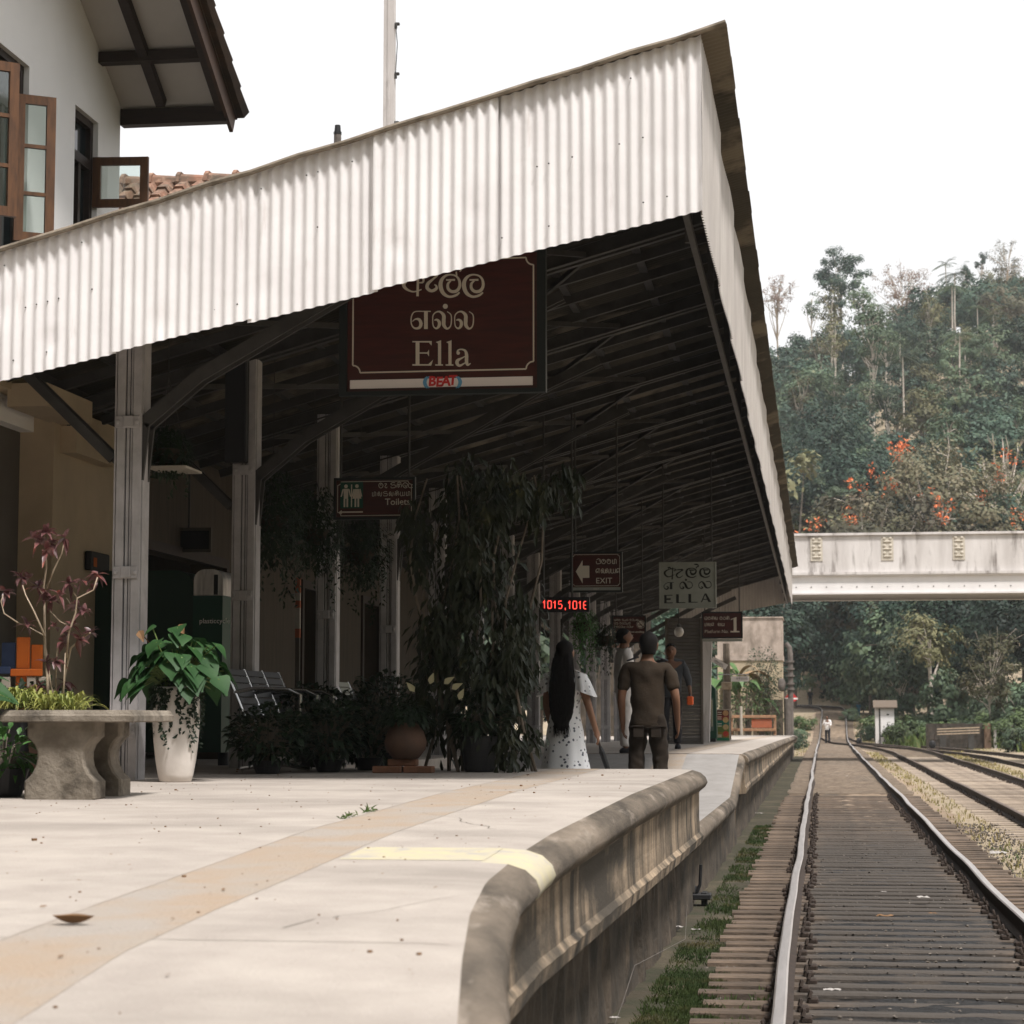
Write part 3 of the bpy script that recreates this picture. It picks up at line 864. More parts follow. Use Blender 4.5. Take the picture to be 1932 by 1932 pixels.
# front fascia: four overlapping sheets, hung across the end
def fascia_z(x):
    """(bottom, top) of the end fascia at x."""
    top = pl(x, [(-6.5, 4.327), (-5.414, 4.621), (-0.703, 5.897)])
    bot = pl(x, [(-6.5, 3.488), (-5.394, 3.723), (-0.723, 4.719)])
    return bot, top
ff = MB()
joints = [-6.45] + [at(px, 500, 13.7).x for px in (222, 477, 713, 941)] + [-0.712]
for k, (xa, xb) in enumerate(zip(joints, joints[1:])):
    nc = int((xb + 0.04 - xa) / PITCH * 8)
    yo = 13.70 - (0.011 if k != 3 else 0.03) * (k % 2) + 0.002 * k
    def P(u, v, xa=xa, xb=xb, yo=yo, k=k):
        x = xa - (0.03 if k else 0) + (xb - xa + (0.03 if k else 0)) * u
        z0, z1 = fascia_z(x)
        z0 += 0.012 * math.sin(k * 2.1)
        z1 += 0.010 * math.sin(k * 1.3)
        z = lerp(z0, z1, v)
        ph = 2 * math.pi * x / PITCH + 0.5 * noise.noise(V((x * 2, z * 0.4, k)))
        am = 0.0125 * (1 - 0.35 * max(0, noise.noise(V((x * 2.2, z * 2.0, k * 5)))))
        y = yo + am * math.sin(ph) + 0.012 * noise.noise(V((x * 1.3, z * 1.2, k * 9)))
        for (dx, dz, s_) in ((-5.05, 3.98, .03), (-3.6, 4.3, .02), (-2.7, 4.55, .035), (-5.4, 4.2, .025), (-4.3, 4.1, .02), (-2.2, 4.75, .02)):
            q = ((x - dx) ** 2 + (z - dz) ** 2) / 0.004
            if q < 4: y += s_ * 0.5 * math.exp(-q)
        return (x, y, z)
    ff.grid(P, nc, 14)
ff.build('front_fascia', X['white_sheet'], canopy, smooth=True)
# screws in the sheet
scm = MB()
r_ = random.Random(5)
for i in range(46):
    x = r_.uniform(-6.2, -0.9)
    x = round(x / PITCH) * PITCH + PITCH * 0.75
    z0, z1 = fascia_z(x)
    z = lerp(z0, z1, r_.choice((0.13, 0.5, 0.86)))
    scm.ell((x, 13.683, z), (0.006, 0.005, 0.006), 6, 4)
scm.build('screws', X['steel'], canopy)

# track-side fascia: sheets that each stand slightly skew, so their top edge steps
sf = MB()
y = 13.70
k = 0
r_ = random.Random(8)
while y < 56:
    L = min(2.25, 56.05 - y)
    sk = 0.018 + 0.02 * r_.random()
    zt, zb = r_.uniform(-0.02, 0.02), r_.uniform(-0.02, 0.02)
    def P(u, v, y=y, L=L, sk=sk, zt=zt, zb=zb):
        yy = y + (L + 0.03) * u
        z = lerp(4.72 + zc(yy) * 0.61 + zb, 5.88 + zc(yy) + zt - 0.02, v)
        x = -0.715 + sk * u * (0.4 + 0.6 * v) + 0.008 * math.sin(2 * math.pi * yy / PITCH) + 0.01 * noise.noise(V((yy, z, 3)))
        return (x, yy, z)
    sf.grid(P, max(8, int(L / PITCH * 6)), 6)
    y += L
    k += 1
sf.build('side_fascia', X['grey_sheet'], canopy, smooth=True)
ef = MB()
def P(u, v):
    x = lerp(-0.73, -3.6, u)
    top = roof_z(x, 56) - 0.05
    bot = lerp(4.42, 3.9, u) if True else 0
    return (x, 56.05 + 0.009 * math.sin(2 * math.pi * x / PITCH), lerp(bot, top, v))
ef.grid(P, 36 * 6, 3)
ef.build('end_fascia', X['grey_sheet'], canopy, smooth=True)

# roof sheets: corrugations run up the slope
rf = MB()
yy0, yy1 = 13.672, 56.3
n = int((yy1 - yy0) / PITCH * 6)
def P(u, v):
    y = lerp(yy0, yy1, v)
    j = int((y - yy0) / 0.72)
    x = lerp(-6.8, -0.545 + 0.004 * math.sin(j * 2.3), u)
    return (x, y, roof_z(x, y) + 0.010 * math.sin(2 * math.pi * y / PITCH) + 0.002 * ((j % 2)))
rf.grid(P, 3, n)
rf.build('roof', X['roof'], canopy, smooth=True)
cp = MB()
cp.tube([(x, 13.660, roof_z(x, 13.65) - 0.004 + 0.006 * math.sin(x * 9)) for x in [-6.8 + 0.3125 * i for i in range(21)]], 0.019, 8)
cp.build('edge_capping', X['cap'], canopy)

# steel frame
pr = MB()
for x in (-0.82, -1.55, -2.25, -2.95, -3.65, -4.35, -5.05, -5.75, -6.3):
    z = roof_z(x, 13.8) - 0.05
    pr = MB()
    pr.beam((x, 13.8, z), (x, 56, z + zc(56) - zc(13.8)), 0.05, 0.075)
    pr.beam((x + 0.022, 13.8, z - 0.04), (x + 0.022, 56, z - 0.04 + zc(56) - zc(13.8)), 0.05, 0.008)
    pr.build('purlin', X['steel'], canopy)
def rafter(y, m):
    for dy in (-0.075, 0.075):
        a_, b_ = V((-6.35, y + dy, roof_z(-6.35, y) - 0.17)), V((-0.86, y + dy, roof_z(-0.86, y) - 0.15))
        m.beam(a_, b_, 0.022, 0.11)
        m.beam(a_ + V((0, 0, -0.058)), b_ + V((0, 0, -0.058)), 0.07, 0.016)
        m.beam(a_ + V((0, 0, 0.055)), b_ + V((0, 0, 0.055)), 0.09, 0.012)
COLY = [14.7 + 3.1 * i for i in range(14)]
for i, y in enumerate(COLY):
    m = MB()
    rafter(y, m)
    m.build('rafter', X['steel'], canopy)
    for dy_ in (0.775, 1.55, 2.325):
        if y + dy_ > 55.5: continue
        m = MB()
        a_, b_ = V((-6.35, y + dy_, roof_z(-6.35, y + dy_) - 0.14)), V((-0.86, y + dy_, roof_z(-0.86, y + dy_) - 0.13))
        m.beam(a_, b_, 0.05, 0.085)
        m.build('rafter', X['steel'], canopy)
    m = MB()
    for xa_, xb_ in ((-3.6, -1.9), (-1.9, -3.6), (-5.6, -3.9)):
        m.beam((xa_, y + 0.1, roof_z(xa_, y) - 0.17), (xb_, y + 3.0, roof_z(xb_, y + 3.0) - 0.19), 0.03, 0.045)
    if y < 53: m.build('wind_brace', X['steel'], canopy)
    m = MB()
    for dy in (-0.06, 0.06):
        z0 = 3.62 + zc(y)
        pts_ = [(-4.74, y + dy, z0 - 0.45), (-4.70, y + dy, z0 - 0.05), (-4.3, y + dy, z0 + 0.28), (-2.7, y + dy, z0 + 1.17), (-2.1, y + dy, z0 + 1.44)]
        for p, q in zip(pts_, pts_[1:]): m.beam(p, q, 0.03, 0.09)
        m.beam((-4.92, y + dy, z0 - 0.3), (-5.9, y + dy, roof_z(-5.9, y) - 0.22), 0.03, 0.07)
    m.build('brace', X['steel'], canopy)
# small hangers between purlins at the track side
m = MB()
for i, y in enumerate(COLY):
    m.beam((-0.86, y, 4.75 + zc(y) * 0.62), (-0.86, y, roof_z(-0.86, y) - 0.1), 0.05, 0.05, (0, 1, 0))
m.beam((-0.83, 13.8, 4.76), (-0.83, 56, 4.76 + zc(56) * 0.62), 0.04, 0.05)
m.build('fascia_rail', X['steel'], canopy)

# columns of paired rails with bolted clamps
def column(y, first):
    x0 = -4.80
    zb = top_z(y)
    zt = roof_z(x0, y) - 0.2
    m = MB()
    w, q_ = 0.195, 0.195 / 0.235
    m.k = 1
    m.box(x0 - w / 2 + 0.004, x0 + w / 2 - 0.004, y - 0.08, y + 0.08, zb, zt)
    m.k = 0
    for a_, b_, yf in ((-w / 2, -w / 2 + 0.012, -0.098), (-w / 2 + 0.020, -w / 2 + 0.078, -0.105), (-w / 2 + 0.087, -w / 2 + 0.107, -0.090), (-w / 2 + 0.114, -w / 2 + 0.127, -0.088), (-w / 2 + 0.136, w / 2, -0.105)):
        m.box(x0 + a_, x0 + b_, y + yf, y - 0.078, zb, zt)
        m.box(x0 + a_, x0 + b_, y + 0.078, y - yf, zb, zt)
    m.box(x0 - w / 2 - 0.006, x0 - w / 2 + 0.003, y - 0.07, y + 0.07, zb, zt)
    m.box(x0 + w / 2 - 0.003, x0 + w / 2 + 0.006, y - 0.07, y + 0.07, zb, zt)
    c = m.build('column', [X['col_paint'], X['groove']], canopy)
    for hz in (0.33, 1.44, 2.5):
        q = MB()
        z = zb + hz
        q.cbox((x0, y - 0.113, z), (w - 0.02, 0.012, 0.085), 0.004)
        q.cbox((x0 + 0.008, y - 0.122, z + 0.003), (0.072, 0.016, 0.08), 0.006)
        for e in (-0.066, 0.070):
            q.lathe([(0.0165, 0), (0.0165, 0.009), (0.011, 0.014), (0.0, 0.015)], (0, 0, 0), 8)
            k0 = len(q.v) - 32
            q.v[k0:] = [(x0 + e + a_, y - 0.119 - c_, z + b_) for a_, b_, c_ in q.v[k0:]]
        q.build('clamp', X['col_paint'], c)
for i, y in enumerate(COLY): column(y, i == 0)

# ================================================================ STATION BUILDING (left)
bld = thing('station_building', 'white rendered station house with dark eaves and beige ground floor behind the canopy', 'building', (-6.3, 17, 1.05))
XW = -6.58
def sof(y): return 7.33 + 0.55 * (19.62 - y)
w1 = (15.7, 17.22, 5.15, 7.01)
w2 = (18.37, 19.0, 5.15, 7.0)
def wallq(mb, y0, y1, za, zb_):
    """Wall block between y0 and y1; za, zb_: bottom and (top at y0, top at y1)."""
    t0, t1 = zb_ if isinstance(zb_, tuple) else (zb_, zb_)
    mb.prism([(XW, y0, za), (XW, y1, za), (XW, y1, t1), (XW, y0, t0)], (-0.22, 0, 0))
m = MB()
wallq(m, 7.0, 19.63, 3.9, 5.15)
wallq(m, 7.0, w1[0], 5.15, 6.99)
wallq(m, w1[1], w2[0], 5.15, 6.99)
wallq(m, w2[1], 19.63, 5.15, 6.99)
wallq(m, 13.0, 19.63, 6.99, (sof(13.0) + 0.05, sof(19.63) + 0.05))
wallq(m, 7.0, 13.0, 6.99, (sof(13.0) - 3.2, sof(13.0) + 0.05))
m.box(-11.5, XW - 0.22, 19.3, 19.63, 3.9, 7.2)
m.build('wall', X['plaster'], bld)
m = MB()
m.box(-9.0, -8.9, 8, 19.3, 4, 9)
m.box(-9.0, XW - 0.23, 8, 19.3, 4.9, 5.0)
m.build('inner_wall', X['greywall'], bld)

def window(y0, y1, z0, z1, bars, open_sash=None):
    f = MB()
    x = XW - 0.10
    for a_, b_, c_, d_ in ((y0, y0 + 0.07, z0, z1), (y1 - 0.07, y1, z0, z1), (y0 + 0.07, y1 - 0.07, z1 - 0.08, z1), (y0 + 0.07, y1 - 0.07, z0, z0 + 0.07), (y0 + 0.07, y1 - 0.07, z1 - 0.47, z1 - 0.38)):
        f.box(x - 0.05, x + 0.05, a_, b_, c_, d_)
    for yb in bars: f.box(x - 0.04, x + 0.04, yb - 0.03, yb + 0.03, z0 + 0.07, z1 - 0.47)
    fr = f.build('window', X['darkwood'], bld)
    p = MB()
    p.box(x - 0.008, x, y0 + 0.07, y1 - 0.07, z1 - 0.38, z1 - 0.08)
    p.box(x - 0.018, x - 0.010, y0 + 0.07, y1 - 0.07, z0 + 0.07, z1 - 0.47)
    p.build('pane', X['darkglass'], fr)
    return fr
f1 = window(w1[0], w1[1], w1[2], w1[3], (16.45, 16.80))
f2 = window(w2[0], w2[1], w2[2], w2[3], (18.68,))
def sash(parent, hinge, ang, wid, z0, z1, rails, m_wood, zt_drop=0.0):
    """Open casement: stiles, rails and its glass, swung out from the hinge."""
    d = V((math.cos(ang), math.sin(ang), 0))
    h = V(hinge)
    s_ = MB()
    st_ = 0.075
    for t0, t1, a_, b_ in ((0, st_, z0, z1), (wid - st_, wid, z0, z1)):
        s_.beam(h + d * ((t0 + t1) / 2) + V((0, 0, a_)), h + d * ((t0 + t1) / 2) + V((0, 0, b_)), 0.045, st_, up=d)
    for zz, hh in [(z1 - st_ / 2, st_), (z0 + st_ / 2, st_)] + [(q, 0.03) for q in rails]:
        s_.beam(h + d * st_ + V((0, 0, zz)), h + d * (wid - st_) + V((0, 0, zz)), 0.04, hh)
    o = s_.build('window_sash', m_wood, bld)
    g_ = MB()
    g_.beam(h + d * st_ + V((0, 0, (z0 + z1) / 2)), h + d * (wid - st_) + V((0, 0, (z0 + z1) / 2)), 0.005, z1 - z0 - 2 * st_)
    g_.build('pane', X['clear'], o)
sash(f1, (XW + 0.05, 16.80, 0), R(32), 0.33, 5.4, 6.63, (5.80, 6.2), X['wood'])
sash(f1, (XW + 0.05, 15.75, 0), R(40), 0.42, 5.4, 6.63, (5.80, 6.2), X['wood'])
sash(f2, (XW - 0.04, 18.99, 0), R(5), 0.52, 6.19, 6.66, (), X['wood'])

# roof of the house: eave and verge seen from below
m = MB()
XV = -5.55
for xa, xb in ((XW + 0.0, XV),):
    m.prism([(xa, 19.72, sof(19.72)), (xa, 13.0, sof(13.0)), (xa, 13.0, sof(13.0) + 0.05), (xa, 19.72, sof(19.72) + 0.05)], (xb - xa, 0, 0))
m.build('soffit', X['soffit'], bld)
m = MB()
for x in (-6.15,):
    m.beam((x, 19.55, sof(19.55) - 0.05), (x, 13, sof(13) - 0.05), 0.09, 0.10)
m.beam((XV - 0.03, 19.6, sof(19.6) - 0.05), (XV - 0.03, 13, sof(13) - 0.05), 0.07, 0.16)
m.build('eave_rafter', X['darkwood'], bld)
for y, h_ in ((19.68, 0.15), (19.02, 0.10), (17.7, 0.10)):
    m = MB()
    m.box(XW, XV + 0.02, y - 0.06, y + 0.06, sof(y) - 0.005 - h_, sof(y) - 0.002)
    m.build('eave_beam', X['darkwood'], bld)
m = MB()
m.beam((XV + 0.02, 19.85, sof(19.85) - 0.02), (XV + 0.02, 13, sof(13) - 0.02), 0.035, 0.24)
m.build('barge_board', mat('brown barge board', (0.07, 0.035, 0.02), (0.045, 0.023, 0.015), 4, 0.6), bld)
m = MB()
y = 19.95
while y > 13:
    for k in range(0, 26):
        x = XV + 0.07 - k * 0.26
        m.tube([(x, y, sof(y) + 0.165), (x, y - 0.40, sof(y - 0.40) + 0.145)], [0.085, 0.07], 6)
    y -= 0.30
m.prism([(XV + 0.05, 19.9, sof(19.9) + 0.052), (XV + 0.05, 13.0, sof(13.0) + 0.052), (XV + 0.05, 13.0, sof(13.0) + 0.075), (XV + 0.05, 19.9, sof(19.9) + 0.075)], (-7, 0, 0))
m.prism([(XV + 0.05, 13.0, sof(13.0) + 0.052), (XV + 0.05, 6.2, sof(13.0) - 3.7), (XV + 0.05, 6.2, sof(13.0) - 3.67), (XV + 0.05, 13.0, sof(13.0) + 0.08)], (-7, 0, 0))
m.build('roof', mat('dark old roof tiles', (0.05, 0.04, 0.035), (0.10, 0.065, 0.045), 3, 0.9, bump=0.4), bld)

# ground floor: pilaster, recessed wall, long back wall under the canopy with door openings
m = MB()
m.box(-6.95, -6.70, 7.5, 17.5, 1.0, 4.1)
m.build('recess_wall', X['greywall'], bld)
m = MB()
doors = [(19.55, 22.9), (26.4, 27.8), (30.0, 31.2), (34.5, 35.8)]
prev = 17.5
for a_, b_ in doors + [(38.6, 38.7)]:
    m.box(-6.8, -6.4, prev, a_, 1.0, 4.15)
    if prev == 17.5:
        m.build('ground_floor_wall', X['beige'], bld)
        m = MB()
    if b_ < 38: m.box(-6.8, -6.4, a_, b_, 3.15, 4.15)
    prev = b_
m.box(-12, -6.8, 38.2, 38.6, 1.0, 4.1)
m.build('shade_brown_wall', mat('shade-darkened brown wall', (0.085, 0.065, 0.045), (0.055, 0.043, 0.03), 3, 0.8, stretch=(1, 6, 0.5)), bld)  # back wall past the pilaster; canopy shade is put into its brown
m = MB()
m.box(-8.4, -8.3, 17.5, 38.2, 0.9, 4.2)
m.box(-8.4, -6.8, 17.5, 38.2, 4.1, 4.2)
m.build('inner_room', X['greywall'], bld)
for a_, b_ in doors:
    q = MB()
    for yy in (a_ - 0.05, b_ - 0.05): q.box(-6.42, -6.37, yy, yy + 0.10, 1.0, 3.2)
    q.box(-6.42, -6.37, a_ + 0.05, b_ - 0.05, 3.1, 3.2)
    fr = q.build('door', X['darkwood'], bld)
    q = MB()
    q.box(-6.65, -6.61, a_, a_ + 0.55, 1.05, 3.1)
    q.build('door_leaf', X['darkwood'], fr)
m = MB()
m.box(-6.45, -6.12, 16.55, 17.65, 3.98, 4.17)
m.box(-6.50, -6.26, 17.66, 18.75, 3.74, 3.97)
m.box(-6.8, -6.42, 16.0, 17.49, 4.12, 4.3)
m.build('ledge_beam', X['beige'], bld)
# notice board in the shade and wall fixtures
nb = thing('notice_board', 'dark rectangular notice board on the shaded wall above the green bin', 'notice board', at(355, 1018, 21.2))
c = at(355, 1018, 21.2)
m = MB(); m.box(c.x - 0.26, c.x + 0.22, c.y, c.y + 0.03, c.z - 0.10, c.z + 0.09); m.build('panel', X['black'], nb)
m = MB()
for a_, b_, d_, e in ((-0.28, 0.24, -0.13, -0.10), (-0.28, 0.24, 0.09, 0.12), (-0.28, -0.26, -0.10, 0.09), (0.22, 0.24, -0.10, 0.09)): m.box(c.x + a_, c.x + b_, c.y - 0.01, c.y + 0.035, c.z + d_, c.z + e)
m.build('frame', X['greywall'], nb)
m = MB(); m.beam((c.x, c.y + 0.02, c.z + 0.12), (c.x, c.y + 0.02, roof_z(c.x, c.y) - 0.1), 0.02, 0.02, (0, 1, 0)); m.build('hanger', X['steel'], nb)

c = at(170, 1062, 18.6)
wb = thing('wall_box', 'small dark framed box with an orange slip on the beige wall', 'wall box', (-6.37, 18.55, c.z))
m = MB(); m.cbox((-6.36, 18.55, c.z), (0.06, 0.50, 0.17), 0.01); m.build('case', X['black'], wb)
m = MB(); m.box(-6.329, -6.325, 18.36, 18.44, c.z - 0.05, c.z + 0.03); m.build('slip', X['orangewood'], wb)
c = at(124, 812, 17.9)
hk = thing('coat_hook', 'black iron bar with two round knobs on the beige wall', 'hook bar', (-6.39, 17.82, c.z))
m = MB(); m.cbox((-6.39, 17.82, c.z), (0.02, 0.05, 0.24), 0.004); m.build('bar', X['black'], hk)
for dz in (-0.075, 0.07):
    m = MB(); m.tube([(-6.38, 17.82, c.z + dz), (-6.32, 17.84, c.z + dz)], 0.012, 8); m.ell((-6.30, 17.85, c.z + dz), (0.03, 0.03, 0.03)); m.build('knob', X['black'], hk)

# tall black board fixed on the second column
c = at(447, 770, 17.6)
bb = thing('black_board', 'tall narrow black board fixed high on the second column', 'board', (c.x, 17.6, c.z))
m = MB(); m.cbox((c.x, 17.6, c.z), (0.185, 0.10, 0.93), 0.01); m.build('panel', X['black'], bb)
m = MB()
for dz in (-0.35, 0.35): m.box(c.x - 0.05, c.x + 0.05, 17.65, 17.70, c.z + dz - 0.03, c.z + dz + 0.03)
m.build('bracket', X['steel'], bb)

# rear wing with a clay ridge
c0 = at(222, 347, 30)
rw = thing('rear_building', 'building behind the station house with a weathered clay tile roof', 'building', (-9, 33, 1))
m = MB(); m.box(-16, -6.9, 30.6, 36, 1, 6.6); m.build('wall', X['plaster'], rw)
m = MB()
rz_ = c0.z
for k in range(36):
    x = -15.8 + k * 0.25
    for j in range(10):
        y1_, y2_ = 30.05 - 0.0 - j * 0.30, 30.05 - (j + 1) * 0.30 - 0.08
        zz = rz_ - 0.05
        m.tube([(x, y1_, zz - (30.05 - y1_) * 0.62), (x, y2_, zz - (30.05 - y2_) * 0.62 + 0.03)], [0.10, 0.125], 6)
m.prism([(-16, 30.05, rz_ - 0.06), (-16, 27.0, rz_ - 1.95), (-16, 27.0, rz_ - 2.05), (-16, 30.05, rz_ - 0.2), (-16, 36.5, rz_ - 3.2), (-16, 36.5, rz_ - 3.1)], (9.2, 0, 0))
m.build('roof', X['clay'], rw)
m = MB()
for k in range(22):
    x = -15.9 + k * 0.42
    m.tube([(x, 30.05, rz_ - 0.02), (x + 0.40, 30.05, rz_ - 0.02)], [0.15, 0.115], 10)
    m.tube([(x, 30.05, rz_ - 0.02), (x + 0.06, 30.05, rz_ - 0.02)], 0.175, 10)
m.build('ridge_tiles', X['clay'], rw)
# vent pipe behind the canopy
c = at(637, 250, 31)
vp = thing('vent_pipe', 'short grey pipe end sticking up behind the canopy edge', 'pipe', (c.x, 31, 4))
m = MB(); m.tube([(c.x, 31, 3.5), (c.x, 31, c.z - 0.03)], 0.055, 10); m.build('pipe', X['pipe'], vp)
m = MB(); m.tube([(c.x, 31, c.z - 0.03), (c.x, 31, c.z + 0.01)], 0.06, 10); m.tube([(c.x, 31, c.z + 0.01), (c.x, 31, c.z + 0.11)], [0.05, 0.042], 10); m.build('collar', X['black'], vp)
# white pole with steps
c = at(735, 120, 37)
po = thing('utility_pole', 'tall white concrete pole with step irons rising behind the canopy', 'pole', (c.x, 37, 1))
m = MB()
m.loft([[V((c.x + sx * w, 37 + sy * 0.09, z)) for sx, sy in ((-1, -1), (1, -1), (1, 1), (-1, 1))] for z, w in ((1, 0.12), (16, 0.088))])
m.box(c.x - 0.02, c.x + 0.02, 36.895, 36.92, 1, 16)
m.build('post', X['concrete'], po)
for py in (46, 140, 232, -60):
    z = at(735, py, 37).z
    m = MB(); m.cbox((c.x + 0.135, 37, z), (0.09, 0.06, 0.05), 0.01); m.cbox((c.x + 0.115, 36.97, z - 0.05), (0.05, 0.05, 0.09), 0.01); m.build('step_iron', X['steel'], po)
m = MB(); m.tube([(c.x + 0.12, 36.95, at(735, 50, 37).z), (c.x + 0.15, 36.95, at(735, 85, 37).z), (c.x + 0.12, 36.95, at(735, 140, 37).z)], 0.008, 5); m.build('cable', X['black'], po)

# ================================================================ ROAD BRIDGE over the line
YB = 80.0
zb0, zb1, zm = at(1700, 1120, YB).z, at(1700, 1004, YB).z, at(1700, 1078, YB).z
br = thing('road_bridge', 'white concrete and steel road bridge crossing the tracks beyond the canopy', 'bridge', (4, YB, 0))
m = MB()
m.box(-9, 40, YB + 0.12, YB + 0.34, zm, zb1 - 0.09)
m.box(-9, 40, YB + 4.66, YB + 4.88, zm, zb1 - 0.09)
m.build('parapet', X['concrete'], br)
m = MB(); m.box(-9, 40, YB + 0.04, YB + 0.42, zb1 - 0.088, zb1); m.box(-9, 40, YB + 4.58, YB + 4.96, zb1 - 0.088, zb1); m.build('coping', X['concrete'], br)
m = MB(); m.box(-9, 40, YB, YB + 5.0, zm - 0.10, zm - 0.002); m.build('deck', X['concrete'], br)
m = MB()
for y in (YB + 0.14, YB + 4.7):
    m.box(-9, 40, y, y + 0.04, zb0 + 0.03, zm - 0.10)
    m.box(-9, 40, y - 0.12, y + 0.16, zb0, zb0 + 0.03)
    m.box(-9, 40, y - 0.10, y + 0.14, zm - 0.14, zm - 0.102)
    m.box(-9, 40, y - 0.015, y - 0.001, zb0 + 0.06, zb0 + 0.40)
m.k = 1
for k in range(70):
    x = -8 + k * 0.55
    m.ell((x, YB + 0.118, zb0 + 0.27), (0.024, 0.016, 0.024), 6, 4)
m.build('girder', [X['whitegirder'], X['darkunder']], br)
m = MB(); m.box(-9, 40, YB + 0.2, YB + 4.6, zm - 0.3, zm - 0.102); m.build('soffit', X['darkunder'], br)
x0 = at(1540.6, 1040, YB).x
for k in range(-3, 16):
    x = x0 + k * 2.56
    zt, zl = zb1 - 0.16, zb1 - 0.16 - 0.86
    m = MB()
    m.box(x - 0.22, x + 0.22, YB + 0.095, YB + 0.118, zl, zt)
    for j in range(3):
        zq = zl + 0.15 + 0.27 * j
        m.cbox((x, YB + 0.085, zq), (0.30, 0.05, 0.05), 0.012)
        for sx in (-0.11, 0.11):
            m.ell((x + sx, YB + 0.088, zq + 0.12), (0.06, 0.03, 0.06), 8, 6)
    m.build('carved_panel', X['carved'], br)
for xa, xb in ((-9.2, -6.6), (38, 41)):
    m = MB()
    m.box(xa, xb, YB - 0.2, YB + 5.4, -0.3, zb0 - 0.01)
    m.build('abutment', X['stone'], br)

# ================================================================ SIGNS
def smooth_pts(pts, k=5):
    out = []
    n = len(pts)
    for i in range(n - 1):
        p0, p1, p2, p3 = pts[max(i - 1, 0)], pts[i], pts[i + 1], pts[min(i + 2, n - 1)]
        for j in range(k):
            t = j / k
            out.append(tuple(0.5 * ((2 * b_) + (-a_ + c_) * t + (2 * a_ - 5 * b_ + 4 * c_ - d_) * t * t + (-a_ + 3 * b_ - 3 * c_ + d_) * t ** 3) for a_, b_, c_, d_ in zip(p0, p1, p2, p3)))
    out.append(pts[-1])
    return out
_lift = [0]
def stroke(mb, pts, to3, k=5, sm=True):
    """Flat brush stroke of varying width: pts are (u, v, width); to3 maps (u, v, lift) into the place."""
    _lift[0] = (_lift[0] + 1) % 9
    lf = 0.0002 * _lift[0]
    q = smooth_pts(pts, k) if sm and len(pts) > 2 else pts
    vs = []
    for i, p in enumerate(q):
        a_, b_ = q[max(i - 1, 0)], q[min(i + 1, len(q) - 1)]
        dx, dy = b_[0] - a_[0], b_[1] - a_[1]
        L = math.hypot(dx, dy) or 1
        nx, ny = -dy / L * p[2] / 2, dx / L * p[2] / 2
        vs += [to3(p[0] + nx, p[1] + ny, lf), to3(p[0] - nx, p[1] - ny, lf)]
    mb.add(vs, [(2 * i, 2 * i + 1, 2 * i + 3, 2 * i + 2) for i in range(len(q) - 1)])
def disc(mb, u, v, r, to3, n=16, r0=0.0):
    _lift[0] = (_lift[0] + 1) % 9
    lf = 0.0002 * _lift[0]
    if r0 == 0:
        mb.add([to3(u + r * math.cos(2 * math.pi * k / n), v + r * math.sin(2 * math.pi * k / n), lf) for k in range(n)], [tuple(range(n))])
    else:
        mb.add([to3(u + q * math.cos(2 * math.pi * k / n), v + q * math.sin(2 * math.pi * k / n), lf) for q in (r0, r) for k in range(n)], [(k, (k + 1) % n, n + (k + 1) % n, n + k) for k in range(n)])
def fpoly(mb, pts, to3, lift=None):
    _lift[0] = (_lift[0] + 1) % 9
    mb.add([to3(a_, b_, 0.0002 * _lift[0]) for a_, b_ in pts], [tuple(range(len(pts)))])
def text(mb, s, size, u, v, to3, align='LEFT', bold=0.0):
    """Built-in typeface, set flat at (u, v) of the sign."""
    c = bpy.data.curves.new('lettering', 'FONT')
    c.body, c.size, c.align_x, c.offset = s, size, align, bold
    c.resolution_u = 3
    o = bpy.data.objects.new('lettering', c)
    COL.objects.link(o)
    bpy.context.view_layer.update()
    me = bpy.data.meshes.new_from_object(o.evaluated_get(bpy.context.evaluated_depsgraph_get()))
    mb.add([to3(u + p.co.x, v + p.co.y, 0.0005) for p in me.vertices], [tuple(f.vertices) for f in me.polygons])
    bpy.data.objects.remove(o)
    bpy.data.meshes.remove(me)
    bpy.data.curves.remove(c)

